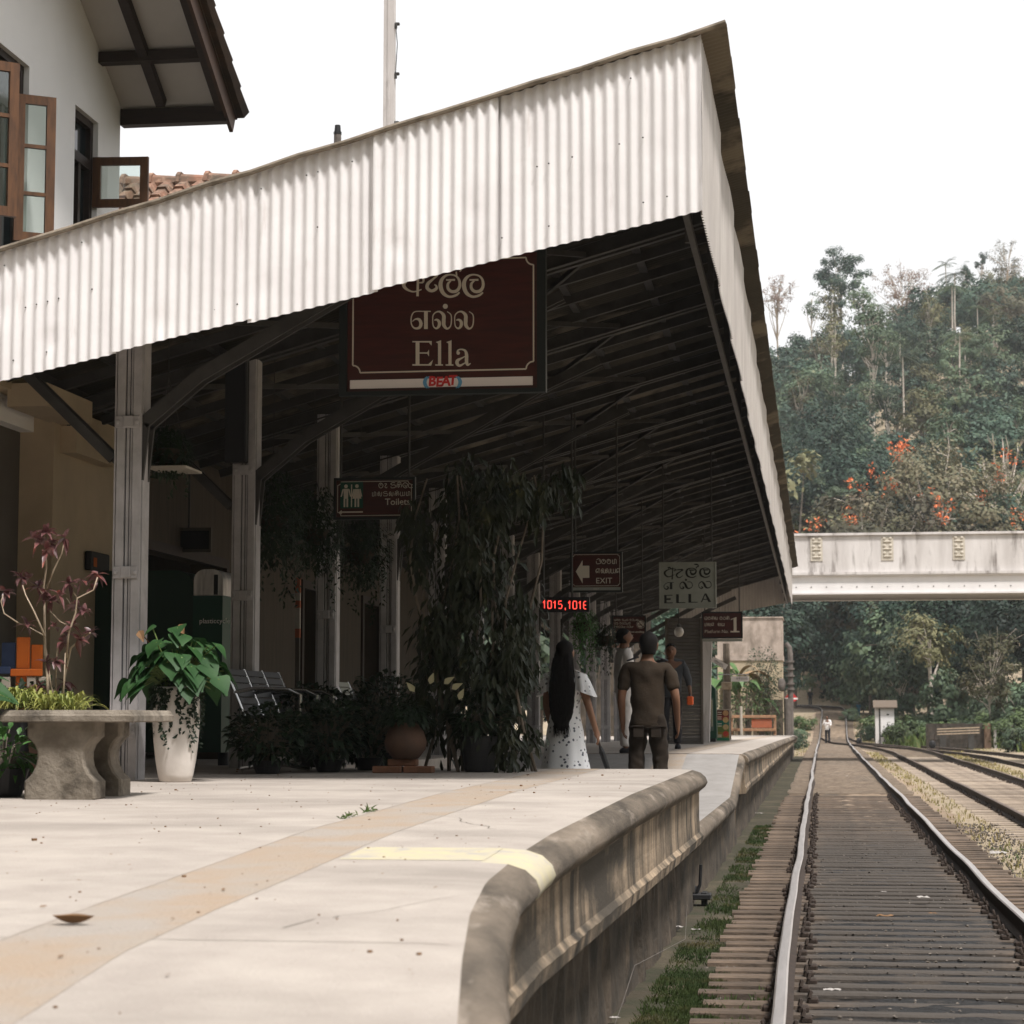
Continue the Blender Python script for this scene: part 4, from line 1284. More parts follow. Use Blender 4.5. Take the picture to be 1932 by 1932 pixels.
# letter shapes in a unit box (u right, v up) for the small Sinhala and Tamil lines
W_ = 0.12
SI = {
 'va': [[(.55, .95, W_), (.2, .9, W_), (.05, .5, W_), (.25, .1, W_), (.65, .1, W_), (.85, .5, W_), (.65, .85, W_), (.4, .7, W_), (.5, .5, W_)]],
 'ae': [[(0, .8, W_), (.4, .8, W_), (.2, .5, W_), (.1, .2, W_), (.35, .05, W_), (.5, .25, W_)]],
 'sa': [[(.1, .3, W_), (.15, .05, W_), (.5, .05, W_), (.85, .1, W_), (.9, .5, W_), (.6, .6, W_), (.3, .55, W_), (.05, .8, W_), (.4, 1.0, W_), (.85, .95, W_)]],
 'ka': [[(.05, .1, W_), (.1, .6, W_), (.4, .7, W_), (.55, .35, W_), (.35, .1, W_), (.3, .5, W_), (.6, .75, W_), (.95, .5, W_), (.85, .1, W_)], [(.1, .85, W_), (.5, 1.1, W_), (.9, .85, W_)]],
 'la': [[(.9, .15, W_), (.5, .0, W_), (.1, .3, W_), (.1, .75, W_), (.5, .95, W_), (.9, .7, W_), (.8, .35, W_), (.5, .3, W_), (.45, .6, W_)]],
 'ya': [[(.0, .7, W_), (.0, .2, W_), (.4, .0, W_), (.9, .2, W_), (.95, .65, W_), (.6, .5, W_), (.55, .25, W_)]],
 'ta': [[(.1, .7, W_), (.4, .9, W_), (.8, .7, W_), (.8, .2, W_), (.4, .05, W_), (.05, .3, W_), (.3, .5, W_)]],
 'pi': [[(.05, .6, W_), (.1, .1, W_), (.5, .05, W_), (.9, .2, W_), (.9, .7, W_), (.6, .6, W_)], [(.1, .8, W_), (.5, 1.1, W_), (.9, .85, W_)]],
 'TL': [[(.05, .5, W_), (.25, .6, W_), (.3, .2, W_), (.1, .1, W_), (.05, .6, W_), (.3, .95, W_), (.5, .6, W_), (.55, .1, W_), (.85, .1, W_), (.9, .9, W_)]],
 'TM': [[(.1, .0, W_), (.1, .9, W_)], [(.1, .05, W_), (.5, .05, W_)], [(.5, .0, W_), (.5, .9, W_), (.85, .8, W_), (.85, .0, W_)]],
 'TE': [[(.9, .9, W_), (.3, .9, W_), (.05, .5, W_), (.2, .1, W_), (.45, .3, W_), (.2, .45, W_)], [(.7, .9, W_), (.7, .0, W_)]],
 'TV': [[(.1, .5, W_), (.35, .6, W_), (.4, .2, W_), (.15, .1, W_), (.1, .7, W_), (.5, .9, W_), (.6, .1, W_), (.95, .1, W_)], [(.95, .0, W_), (.95, .9, W_)]],
 'TY': [[(.05, .9, W_), (.05, .1, W_), (.5, .1, W_), (.5, .9, W_)], [(.5, .1, W_), (.95, .1, W_), (.95, .9, W_)]],
}
def word(mb, keys, u, v, h, to3, adv=1.08, wid=1.0):
    for k in keys:
        if k == ' ':
            u += 0.5 * h * wid
            continue
        for st_ in SI[k]:
            stroke(mb, [(u + a_ * h * wid, v + b_ * h, w * h) for a_, b_, w in st_], to3, 4)
        u += adv * h * wid
    return u
def plane_map(x0, y, z0, sx=1.0):
    """Sign face turned to the camera side: u to the right, v up, lift towards the viewer."""
    return lambda u, v, l=0.0: (x0 + u * sx, y - l, z0 + v * sx)
def hang(parent, xs_, y, z0, name='hanger', r=0.012):
    for x in xs_:
        m = MB()
        m.tube([(x, y, z0), (x, y, roof_z(x, y) - 0.08)], r, 6)
        m.build(name, X['steel'], parent)
def border(mb, x0, x1, z0, z1, y, w, r):
    """Line border with scooped corners."""
    to3 = lambda u, v, l=0: (u, y - l, v)
    for a_, b_ in (((x0 + r, z0), (x1 - r, z0)), ((x0 + r, z1), (x1 - r, z1)), ((x0, z0 + r), (x0, z1 - r)), ((x1, z0 + r), (x1, z1 - r))):
        stroke(mb, [(*a_, w), (*b_, w)], to3, sm=False)
    for cx, cz, t0 in ((x0, z0, 0), (x1, z0, 90), (x1, z1, 180), (x0, z1, 270)):
        stroke(mb, [(cx + r * math.cos(R(t0 + q)), cz + r * math.sin(R(t0 + q)), w) for q in (0, 22, 45, 68, 90)], to3)

# ---- the big station name board
YS = 15.5
def S(cx, cy, l=0.0):
    p = at((980 + cx / 6.9) * 0.7728, (640 + cy / 6.9) * 0.7728, YS)
    return (p.x, YS - 0.012 - l, p.z)
def Sp(x25, y25): return at(x25 * 0.7728, y25 * 0.7728, YS)
sg = thing('station_sign', 'large maroon station name board hanging below the front edge of the canopy', 'station sign', Sp(1080, 960))
p0, p1 = Sp(848, 958), Sp(1312, 615)
m = MB(); m.box(p0.x, p1.x, YS - 0.005, YS + 0.03, p0.z, p1.z); m.build('panel', X['maroon'], sg)
m = MB()
q0, q1 = Sp(829, 968), Sp(1333, 600)
m.box(q0.x, p0.x, YS - 0.03, YS + 0.05, q0.z, q1.z); m.box(p1.x, q1.x, YS - 0.03, YS + 0.05, q0.z, q1.z)
m.box(p0.x, p1.x, YS - 0.03, YS + 0.05, q0.z, p0.z); m.box(p0.x, p1.x, YS - 0.03, YS + 0.05, p1.z, q1.z)
m.build('frame', X['signframe'], sg)
hang(sg, (q0.x + 0.03, q1.x - 0.03), YS, q1.z, r=0.02)
a0, a1 = Sp(855, 950), Sp(1301, 919)
m = MB(); m.box(a0.x, a1.x, YS - 0.010, YS - 0.0052, a0.z, a1.z); m.build('strip', X['sign_white'], sg)
L1 = MB()
sinh = [[(300, 205, 18), (150, 265, 35), (48, 370, 58), (70, 440, 50), (150, 490, 30), (230, 502, 24), (345, 465, 18)],
        [(285, 200, 40), (281, 400, 40), (276, 580, 42)],
        [(300, 352, 18), (365, 345, 30), (375, 290, 34), (320, 250, 20)],
        [(440, 235, 16), (605, 225, 30), (540, 290, 34), (455, 365, 55), (440, 440, 58), (510, 490, 50), (590, 455, 50), (592, 405, 30), (560, 385, 18)]]
la = [[(985, 515, 26), (920, 565, 38), (810, 588, 40), (712, 530, 60), (666, 420, 70), (676, 320, 60), (735, 245, 42), (820, 217, 28), (920, 238, 30), (978, 310, 42), (985, 415, 50), (935, 490, 54), (850, 500, 50), (792, 450, 50), (790, 370, 42), (840, 320, 22)], [(758, 306, 26), (908, 304, 34)]]
for s_ in sinh + la + [[(a_ + 394, b_, w) for a_, b_, w in s_] for s_ in la] + [[(935, 235, 26), (928, 165, 24)], [(885, 138, 18), (955, 110, 28), (1005, 140, 26), (985, 165, 16)]]:
    stroke(L1, s_, S)
L1.build('lettering', X['letter'], sg)
L2 = MB()
tl = [(560, 985, 16), (600, 975, 36), (640, 1010, 50), (640, 1075, 50), (595, 1122, 30), (545, 1085, 20), (532, 990, 18), (540, 900, 20), (590, 848, 22), (655, 842, 34), (716, 900, 58), (718, 990, 62), (722, 1070, 58), (775, 1126, 34), (830, 1085, 22), (848, 990, 20), (838, 890, 18), (775, 838, 12)]
for s_ in ([(500, 835, 18), (370, 834, 16), (240, 838, 18), (188, 885, 20), (168, 970, 20), (180, 1065, 22), (235, 1120, 30), (310, 1105, 48), (334, 1040, 56), (305, 972, 46), (240, 966, 24), (190, 1005, 12)], [(418, 832, 62), (418, 1132, 62)], tl, [(a_ + 370, b_, w) for a_, b_, w in tl]):
    stroke(L2, s_, S)
disc(L2, 745, 750, 42, S)
L2.build('lettering', X['letter'], sg)
L3 = MB()
for q in ([(245, 1340), (310, 1340), (310, 1745), (245, 1745)], [(190, 1334), (515, 1334), (515, 1360), (190, 1356)], [(470, 1360), (515, 1360), (513, 1412)], [(310, 1524), (445, 1524), (445, 1546), (310, 1546)], [(440, 1524), (470, 1478), (470, 1596), (440, 1546)],
          [(190, 1724), (505, 1722), (505, 1748), (190, 1748)], [(460, 1722), (538, 1648), (508, 1748), (480, 1748)]):
    fpoly(L3, q, S)
for dx in (0, 175):
    fpoly(L3, [(622 + dx, 1360), (674 + dx, 1322), (674 + dx, 1735), (622 + dx, 1735)], S)
    fpoly(L3, [(585 + dx, 1352), (674 + dx, 1320), (674 + dx, 1340), (624 + dx, 1376)], S)
    fpoly(L3, [(574 + dx, 1726), (706 + dx, 1726), (706 + dx, 1748), (574 + dx, 1748)], S)
disc(L3, 962, 1535, 30, S)
stroke(L3, [(938, 1530, 14), (960, 1488, 24), (1020, 1474, 24), (1080, 1500, 40), (1102, 1570, 56), (1102, 1680, 56), (1122, 1735, 40), (1172, 1708, 12)], S)
stroke(L3, [(1092, 1585, 16), (1020, 1622, 26), (952, 1662, 54), (944, 1712, 56), (990, 1748, 40), (1088, 1694, 16)], S)
L3.build('lettering', X['letter'], sg)
m = MB()
b0, b1 = Sp(862, 911), Sp(1303, 629)
border(m, b0.x, b1.x, b0.z, b1.z, YS - 0.012, 0.011, 0.055)
m.build('border_line', X['letter'], sg)
m = MB()
lt = Sp(1050, 942)
for k, (ch, du, dz) in enumerate((('B', -0.012, 0.000), ('E', 0.044, -0.006), ('A', 0.086, -0.002), ('T', 0.138, 0.004))):
    text(m, ch, 0.098, lt.x + du, lt.z + dz, lambda u, v, l=0: (u + (v - lt.z) * 0.08, YS - 0.0115 - l, v), bold=0.004)
m.build('logo', X['sign_red'], sg)
m = MB()
for cx, sgn in ((1046, -1), (1116, 1)):
    cc = Sp(cx, 934)
    for k in range(2):
        rr = 0.048
        stroke(m, [(cc.x + sgn * (rr * math.cos(R(t)) - 0.03 + k * 0.014), cc.z + rr * math.sin(R(t)), 0.012 * math.cos(R(t)) + 0.002) for t in (-62, -35, 0, 35, 62)], lambda u, v, l=0: (u, YS - 0.0115 - l, v))
m.build('logo_waves', X['sign_blue'], sg)

def framed_sign(name, label, px0, px1, py0, py1, Y, panel, frame, hang_n=2, fr=0.03):
    """Hanging sign between two picture edges at distance Y; returns thing, corners and the face map in sign widths."""
    a_, b_ = at(px0, py1, Y), at(px1, py0, Y)
    t = thing(name, label, 'sign', ((a_.x + b_.x) / 2, Y, a_.z))
    m_ = MB()
    m_.box(a_.x + fr, b_.x - fr, Y - 0.006, Y + 0.02, a_.z + fr, b_.z - fr)
    m_.build('panel', panel, t)
    m_ = MB()
    m_.box(a_.x, a_.x + fr, Y - 0.02, Y + 0.03, a_.z, b_.z); m_.box(b_.x - fr, b_.x, Y - 0.02, Y + 0.03, a_.z, b_.z)
    m_.box(a_.x + fr, b_.x - fr, Y - 0.02, Y + 0.03, a_.z, a_.z + fr); m_.box(a_.x + fr, b_.x - fr, Y - 0.02, Y + 0.03, b_.z - fr, b_.z)
    m_.build('frame', frame, t)
    if hang_n == 2: hang(t, (a_.x + 0.06, b_.x - 0.06), Y, b_.z)
    w, h = b_.x - a_.x, b_.z - a_.z
    return t, a_, b_, w, h, plane_map(a_.x, Y - 0.0095, a_.z)

# ---- toilets sign
t, a_, b_, w, h, F3 = framed_sign('toilets_sign', 'dark maroon sign with man and woman symbols and the word Toilets', 630, 784, 900, 981, 18.9, X['maroon'], X['signframe'], fr=0.022)
m = MB(); fpoly(m, [(w * .08, h * .27), (w * .36, h * .27), (w * .36, h * .90), (w * .08, h * .90)], F3); m.build('picture_field', X['sign_green'], t)
F4 = plane_map(a_.x, 18.9 - 0.0125, a_.z)
m = MB()
for cx, woman in ((w * .15, 0), (w * .285, 1)):
    disc(m, cx, h * .80, h * .045, F4)
    if woman: fpoly(m, [(cx - h * .05, h * .73), (cx + h * .05, h * .73), (cx + h * .11, h * .50), (cx - h * .11, h * .50)], F4)
    else: fpoly(m, [(cx - h * .06, h * .74), (cx + h * .06, h * .74), (cx + h * .05, h * .50), (cx - h * .05, h * .50)], F4)
    for e in (-1, 1):
        fpoly(m, [(cx + e * h * .035 - h * .02, h * .50), (cx + e * h * .035 + h * .02, h * .50), (cx + e * h * .035 + h * .02, h * .30), (cx + e * h * .035 - h * .02, h * .30)], F4)
        stroke(m, [(cx + e * h * .07, h * .73, h * .03), (cx + e * h * .115, h * .55, h * .03)], F4, sm=False)
fpoly(m, [(w * .212, h * .30), (w * .226, h * .30), (w * .226, h * .84), (w * .212, h * .84)], F4)
stroke(m, [(w * .10, h * .18, h * .035), (w * .36, h * .18, h * .035)], F4, sm=False)
fpoly(m, [(w * .06, h * .18), (w * .10, h * .13), (w * .10, h * .23)], F4)
m.build('symbols', X['letter'], t)
m = MB()
word(m, ['va', 'ae', 'sa', 'ka', 'la', 'ya'], w * .55, h * .74, h * .13, F4, adv=1.12)
m.build('lettering', X['letter'], t); m = MB()
word(m, ['TM', 'TL', 'sa', 'TL', 'ka', 'TY', 'TM'], w * .47, h * .55, h * .11, F4, adv=1.25)
m.build('lettering', X['letter'], t); m = MB()
text(m, 'Toilets', h * .22, w * .94, h * .34, F4, 'RIGHT', 0.0005)
m.build('lettering', X['letter'], t); m = MB()
disc(m, w * .905, h * .18, h * .065, F4, 16, h * .045)
text(m, '12', h * .08, w * .905, h * .15, F4, 'CENTER')
m.build('lettering', X['letter'], t)
m = MB(); border(m, a_.x + 0.035, b_.x - 0.035, a_.z + 0.035, b_.z - 0.035, 18.9 - 0.0095, 0.006, 0.03); m.build('border_line', X['letter'], t)

# ---- exit sign
t, a_, b_, w, h, F3 = framed_sign('exit_sign', 'dark maroon sign with a fat white arrow to the left and the word EXIT', 1076, 1174, 1041, 1118, 25.2, X['maroon'], X['signframe'], fr=0.02)
m = MB(); fpoly(m, [(w * .035, h * .05), (w * .965, h * .05), (w * .965, h * .125), (w * .035, h * .125)], F3); m.build('strip', X['enamel'], t)
F4 = plane_map(a_.x, 25.2 - 0.0125, a_.z)
m = MB(); fpoly(m, [(w * .11, h * .52), (w * .24, h * .80), (w * .24, h * .66), (w * .37, h * .66), (w * .37, h * .36), (w * .24, h * .36), (w * .24, h * .22)], F4); m.build('arrow', X['letter'], t)
m = MB()
word(m, ['pi', 'va', 'va', 'TM'], w * .50, h * .70, h * .12, F4, adv=1.1)
word(m, ['TE', 'TV', 'TL', 'TY', 'TE'], w * .49, h * .47, h * .12, F4, adv=1.05)
text(m, 'EXIT', h * .20, w * .49, h * .22, F4)
text(m, 'BEAT', h * .06, w * .5, h * .065, plane_map(a_.x, 25.2 - 0.012, a_.z), 'CENTER')
m.build('lettering', X['letter'], t)
m = MB(); border(m, a_.x + 0.03, b_.x - 0.03, a_.z + h * .16, b_.z - 0.03, 25.2 - 0.0095, 0.005, 0.02); m.build('border_line', X['letter'], t)

# ---- running red number display
YL = 24.2
a_, b_ = at(1020, 1155, YL), at(1112, 1126, YL)
ld = thing('number_display', 'black display with glowing red figures 1015,101 hanging under the canopy', 'led display', (a_.x, YL, a_.z))
m = MB(); m.cbox(((a_.x + b_.x) / 2, YL + 0.04, (a_.z + b_.z) / 2), (b_.x - a_.x, 0.08, b_.z - a_.z), 0.006); m.build('case', X['black'], ld)
hang(ld, (a_.x + 0.03, b_.x - 0.2), YL + 0.04, b_.z)
m = MB()
w, h = b_.x - a_.x, b_.z - a_.z
F4 = plane_map(a_.x, YL - 0.002, a_.z)
DG = {'1': [[(.2, .75), (.5, 1), (.5, 0)]], '0': [[(.2, 0), (.75, 0), (.85, .15), (.85, .85), (.75, 1), (.2, 1), (.1, .85), (.1, .15), (.2, 0)]], '5': [[(.8, 1), (.2, 1), (.15, .55), (.65, .6), (.85, .4), (.8, .1), (.6, 0), (.15, .05)]], ',': [[(.45, .12), (.45, -.2)]], '6': [[(.62, .98), (.3, 1), (.1, .8), (.1, .15), (.3, 0), (.62, 0)], [(.12, .5), (.62, .5)]]}
u = w * .03
for ch in '1015,1016':
    for line in DG[ch]:
        stroke(m, [(u + a * w * .10, h * .26 + b * h * .50 - 0.012 * (u / w), 0.0095) for a, b in line], F4, sm=False)
    u += w * (.108 if ch != ',' else .085)
m.build('figures', X['led'], ld)

# ---- old enamel name plate
t, a_, b_, w, h, F3 = framed_sign('name_plate', 'dull grey enamel plate with black letters ELLA in three scripts', 1244, 1351, 1060, 1148, 30.5, X['enamel'], X['enamel'], fr=0.015)
F4 = plane_map(a_.x, 30.5 - 0.0095, a_.z)
def E2(cx, cy, l=0.0): return F4((cx - 130) / 1660 * w, (1490 - cy) / 1380 * h, l)
m = MB()
la2 = [[(1215, 520, 20), (1150, 560, 30), (1060, 570, 34), (960, 520, 56), (925, 420, 62), (960, 330, 46), (1060, 295, 26), (1160, 310, 32), (1210, 380, 44), (1170, 460, 50), (1090, 475, 60), (1050, 420, 40), (1060, 375, 30)], [(1005, 350, 40), (1165, 352, 34)]]
for s_ in ([(500, 330, 20), (440, 265, 40), (390, 290, 50)], [(520, 300, 24), (390, 335, 30), (295, 410, 55), (320, 500, 50), (420, 548, 30), (585, 480, 16)], [(530, 270, 30), (520, 420, 30), (510, 625, 42)], [(540, 310, 18), (600, 320, 30), (590, 370, 26), (550, 360, 18)],
           [(620, 345, 24), (820, 335, 40), (740, 400, 30), (640, 480, 50), (670, 560, 36), (740, 570, 26), (825, 510, 16)], *la2, *[[(a + 398, b, c) for a, b, c in s_] for s_ in la2], [(1160, 180, 40), (1250, 190, 40), (1275, 240, 36), (1220, 265, 30), (1215, 310, 24)],
           [(560, 718, 20), (380, 722, 18), (280, 800, 20), (280, 880, 24), (350, 920, 40), (400, 870, 44), (350, 830, 26)], [(478, 720, 70), (478, 920, 76)],
           [(800, 850, 24), (850, 870, 36), (810, 910, 30), (745, 870, 22), (740, 770, 20), (820, 705, 34), (890, 770, 62), (920, 850, 66), (980, 900, 40), (1070, 870, 22), (1100, 790, 20), (1050, 710, 22), (950, 705, 20)],
           [(1350, 850, 24), (1400, 870, 36), (1360, 905, 30), (1295, 865, 22), (1290, 765, 20), (1370, 700, 34), (1440, 770, 62), (1470, 840, 66), (1530, 890, 40), (1620, 860, 22), (1645, 780, 20), (1600, 700, 22), (1490, 700, 20)]):
    stroke(m, s_, E2)
disc(m, 912, 640, 32, E2)
for q in ([(275, 1090), (345, 1090), (345, 1340), (275, 1340)], [(345, 1090), (520, 1085), (520, 1108), (345, 1112)], [(345, 1190), (465, 1185), (465, 1240), (345, 1240)], [(345, 1315), (525, 1315), (525, 1338), (345, 1340)], [(622, 1070), (700, 1070), (700, 1335), (622, 1335)], [(700, 1308), (890, 1308), (890, 1332), (700, 1335)],
          [(980, 1065), (1060, 1065), (1060, 1325), (980, 1325)], [(1060, 1300), (1245, 1300), (1245, 1322), (1060, 1325)], [(1340, 1312), (1375, 1312), (1465, 1100), (1450, 1055)], [(1450, 1055), (1500, 1050), (1640, 1310), (1555, 1310)], [(1405, 1215), (1520, 1215), (1530, 1240), (1395, 1240)]):
    fpoly(m, q, E2)
m.build('lettering', X['ink'], t)

# ---- no smoking notice
t, a_, b_, w, h, F3 = framed_sign('no_smoking_sign', 'dark brown notice with a round no smoking symbol and small white lines', 1155, 1219, 1161, 1214, 34.0, X['maroon'], X['signframe'], fr=0.02)
F4 = plane_map(a_.x, 34.0 - 0.0095, a_.z)
m = MB()
word(m, ['la', 'ka', 'va', ' ', 'sa', 'ya', 'ta', ' ', 'va', 'pi', 'ya', 'TL'], w * .06, h * .80, h * .075, F4)
word(m, ['la', 'sa', ' ', 'va', 'ta', 'pi', 'ya', 'va'], w * .06, h * .68, h * .075, F4)
word(m, ['ka', 'va', 'ta', 'pi', 'ya', ' ', 'ta', 'pi', 'ya'], w * .06, h * .56, h * .075, F4)
for k, s_ in enumerate(('Kindly refrain from smoking', 'within the railway', 'station premises')): text(m, s_, h * .095, w * .06, h * (.38 - .12 * k), F4, bold=0.001)
m.build('lettering', X['letter'], t)
m = MB(); disc(m, w * .84, h * .68, h * .155, F4, 24); m.build('symbol', X['letter'], t)
m = MB()
F5 = plane_map(a_.x, 34.0 - 0.013, a_.z)
disc(m, w * .84, h * .68, h * .145, F5, 24, h * .12)
stroke(m, [(w * .84 - h * .09, h * .78, h * .03), (w * .84 + h * .09, h * .58, h * .03)], F5, sm=False)
stroke(m, [(w * .84 - h * .085, h * .655, h * .03), (w * .84 + h * .06, h * .655, h * .03)], F5, sm=False)
stroke(m, [(w * .84 + h * .0, h * .75, h * .012), (w * .84 + h * .05, h * .76, h * .012), (w * .84 + h * .07, h * .70, h * .012)], F5)
m.build('symbol_ring', X['maroon'], t)
m = MB()
m.box(a_.x, a_.x + w * .5, 33.985, 34.0, a_.z - h * .15, a_.z - h * .03)
m.build('sponsor_strip', mat('orange and cream strip', (0.62, 0.42, 0.30), rough=0.7), t)
m = MB(); text(m, 'BEAT', h * .10, a_.x + w * .05, a_.z - h * .13, lambda u, v, l=0: (u, 33.982, v)); m.build('logo', X['sign_red'], t)

# ---- platform number sign
t, a_, b_, w, h, F3 = framed_sign('platform_sign', 'dark maroon sign with a big cream figure 1 and the words Platform No.', 1324, 1401, 1154, 1205, 40.0, X['maroon'], X['signframe'], fr=0.025)
F4 = plane_map(a_.x, 40.0 - 0.0095, a_.z)
m = MB()
word(m, ['la', 'va', 'ka', 'TL', ' ', 'va', 'ta', 'ka'], w * .07, h * .70, h * .12, F4, adv=1.05)
word(m, ['TM', 'TL', 'TE', ' ', ' ', 'TL', 'TY'], w * .07, h * .47, h * .12, F4, adv=1.05)
text(m, 'Platform No.', h * .17, w * .07, h * .21, F4)
fpoly(m, [(w * .78, h * .28), (w * .85, h * .28), (w * .85, h * .80), (w * .78, h * .76)], F4)
fpoly(m, [(w * .71, h * .72), (w * .85, h * .80), (w * .80, h * .74), (w * .71, h * .69)], F4)
fpoly(m, [(w * .70, h * .23), (w * .92, h * .23), (w * .92, h * .28), (w * .70, h * .28)], F4)
m.build('lettering', X['letter'], t)
m = MB(); m.box(a_.x + 0.01, b_.x - 0.01, 39.975, 40.0, a_.z - 0.055, a_.z - 0.005); m.build('strip', X['enamel'], t)

# ================================================================ THINGS ON THE NEAR PLATFORM
# stone bench: slab on two baluster-shaped legs
bz = top_z(11.7)
p = at(126, 1505, 11.75)
sb = thing('stone_bench', 'mossy cast stone bench with a thick slab on two curved pedestal legs', 'bench', (p.x, 11.85, bz))
def pedestal(cx, y, hw=0.205):
    prof = [(0.98, 0.0), (1.0, 0.006), (1.0, 0.098), (0.97, 0.105), (0.93, 0.112), (0.80, 0.14), (0.70, 0.18), (0.655, 0.225), (0.67, 0.265), (0.74, 0.30), (0.86, 0.33), (0.945, 0.345), (0.95, 0.352), (0.95, 0.425)]
    m_ = MB()
    rings = []
    for s_, z in prof:
        w_, d_ = hw * s_, 0.095 * (0.85 + 0.15 * s_)
        c_ = 0.012
        rings.append([V((cx + sx * w_ + ox * c_, y + sy * d_ + oy * c_, bz + z)) for sx, sy, ox, oy in ((-1, -1, 1, 0), (1, -1, -1, 0), (1, -1, 0, 1), (1, 1, 0, -1), (1, 1, -1, 0), (-1, 1, 1, 0), (-1, 1, 0, -1), (-1, -1, 0, 1))])
    m_.loft(rings)
    return m_.build('leg', X['benchstone'], sb)
pedestal(p.x, 11.72)
pedestal(p.x + 0.015, 12.12)
m = MB()
x0, x1 = at(5, 1365, 11.6).x, at(258, 1365, 11.6).x
rings = []
for z, o_ in ((0.426, 0.012), (0.432, 0.0), (0.462, 0.0), (0.470, 0.008), (0.478, 0.012), (0.492, 0.022)):
    ring = []
    for k in range(48):
        t_ = k / 48 * 4
        sd, f = int(t_), t_ - int(t_)
        c_ = [(x0, 11.56), (x1, 11.56), (x1, 12.30), (x0, 12.30)]
        a_, b_ = c_[sd], c_[(sd + 1) % 4]
        px_, py_ = lerp(a_[0], b_[0], f), lerp(a_[1], b_[1], f)
        cx, cy = (x0 + x1) / 2, 11.93
        px_ += (cx - px_) * o_ * 2.5; py_ += (cy - py_) * o_ * 2.5
        nn = 0.004 * noise.noise(V((px_ * 14, py_ * 14, z * 8)))
        ring.append(V((px_ + nn, py_ + nn, bz + z + nn * 0.7)))
    rings.append(ring)
m.loft(rings)
m.build('slab', X['benchstone'], sb)

# tall white pot with broad leaves and trailing creeper
p = at(331, 1473, 14.3)
vz = top_z(14.3)
vs_ = thing('potted_plant', 'tall white glazed pot with big green leaves and a creeper hanging down it', 'potted plant', (p.x, 14.3, vz))
m = MB()
m.lathe([(0.098, 0.0), (0.108, 0.004), (0.120, 0.05), (0.136, 0.14), (0.151, 0.27), (0.160, 0.41), (0.160, 0.51), (0.153, 0.61), (0.149, 0.638), (0.142, 0.64), (0.140, 0.60), (0.0, 0.60)], (p.x, 14.3, vz), 32)
m.build('pot', X['whitepot'], vs_, smooth=True)
m = MB(); m.lathe([(0.139, 0.60), (0.139, 0.615), (0.0, 0.62)], (p.x, 14.3, vz), 20); m.build('soil', X['soil'], vs_)
r_ = random.Random(21)
lm, stm = MB(), MB()
for k in range(135):
    a_ = r_.uniform(0, 6.28)
    tier = r_.random()
    rad = 0.06 + 0.30 * (1 - tier) ** 0.7 * r_.uniform(0.6, 1.0) + 0.04
    zz = 0.64 + 0.30 * tier + r_.uniform(-0.04, 0.04)
    if k % 9 == 0: zz += 0.12
    tip_ = V((p.x + rad * math.cos(a_), 14.3 + rad * math.sin(a_) * 0.9, vz + zz))
    base = V((p.x + 0.05 * math.cos(a_), 14.3 + 0.05 * math.sin(a_), vz + 0.60))
    stm.tube([base, base.lerp(tip_, 0.5) + V((0, 0, 0.07)), tip_], 0.005, 5)
    out = V((math.cos(a_), math.sin(a_), -0.35 - 0.5 * (1 - tier)))
    L = r_.uniform(0.10, 0.165)
    lm.leaf(tip_ - out.normalized() * 0.03, out, V((0, 0, 1)) + rv(r_) * 0.35, L, L * r_.uniform(0.95, 1.2), 0.6, 0.14, 9, 0.52)
lm.build('leaves', X['bigleaf'], vs_, smooth=True)
stm.build('stems', mat('pale green stalk', (0.14, 0.20, 0.06), rough=0.6), vs_)
m = MB()
for px_, py_ in ((338, 1178), (262, 1190)):
    q = at(px_, py_, 14.25)
    m.leaf(q, (0.4, -0.3, -0.5), (0, -1, 0.5), 0.09, 0.06, 0.4, 0.3, 4)
    m.tube([q, (p.x + 0.02, 14.3, vz + 0.7)], 0.004, 4)
m.build('withered_leaf', X['dryleaf'], vs_)
m = MB()
for k in range(26):
    a_ = r_.uniform(-3.0, 0.6)
    top = V((p.x + 0.165 * math.cos(a_), 14.3 + 0.165 * math.sin(a_), vz + 0.63))
    L = r_.uniform(0.12, 0.56) * (1.0 if math.cos(a_) > -0.2 else 0.7)
    n_ = int(L / 0.022)
    rr = 0.175
    for j in range(n_):
        z = top.z - 0.022 * j
        zz = (z - vz)
        rr = 0.172 if zz > 0.4 else lerp(0.128, 0.172, max(0, zz) / 0.4)
        aa = a_ + 0.10 * math.sin(j * 0.6 + k)
        c_ = V((p.x + rr * math.cos(aa), 14.3 + rr * math.sin(aa), z))
        for _ in range(3 if j < n_ * 0.6 else 1):
            m.leaf(c_, V((math.cos(aa), math.sin(aa), 0)) * 0.5 + rv(r_) * 0.8 + V((0, 0, -0.5)), V((math.cos(aa), math.sin(aa), 0.3)), r_.uniform(0.022, 0.04), r_.uniform(0.018, 0.028), 0.3, 0.2, 2)
for k in range(260):
    a_ = r_.uniform(0, 6.28); rr = 0.17 * math.sqrt(r_.random())
    m.leaf((p.x + rr * math.cos(a_), 14.3 + rr * math.sin(a_), vz + 0.61 + r_.uniform(0, 0.08)), rv(r_) + V((0, 0, -0.2)), (0, 0, 1), 0.04, 0.03, 0.3, 0.2, 2)
m.build('creeper', X['shade_leaf'], vs_)

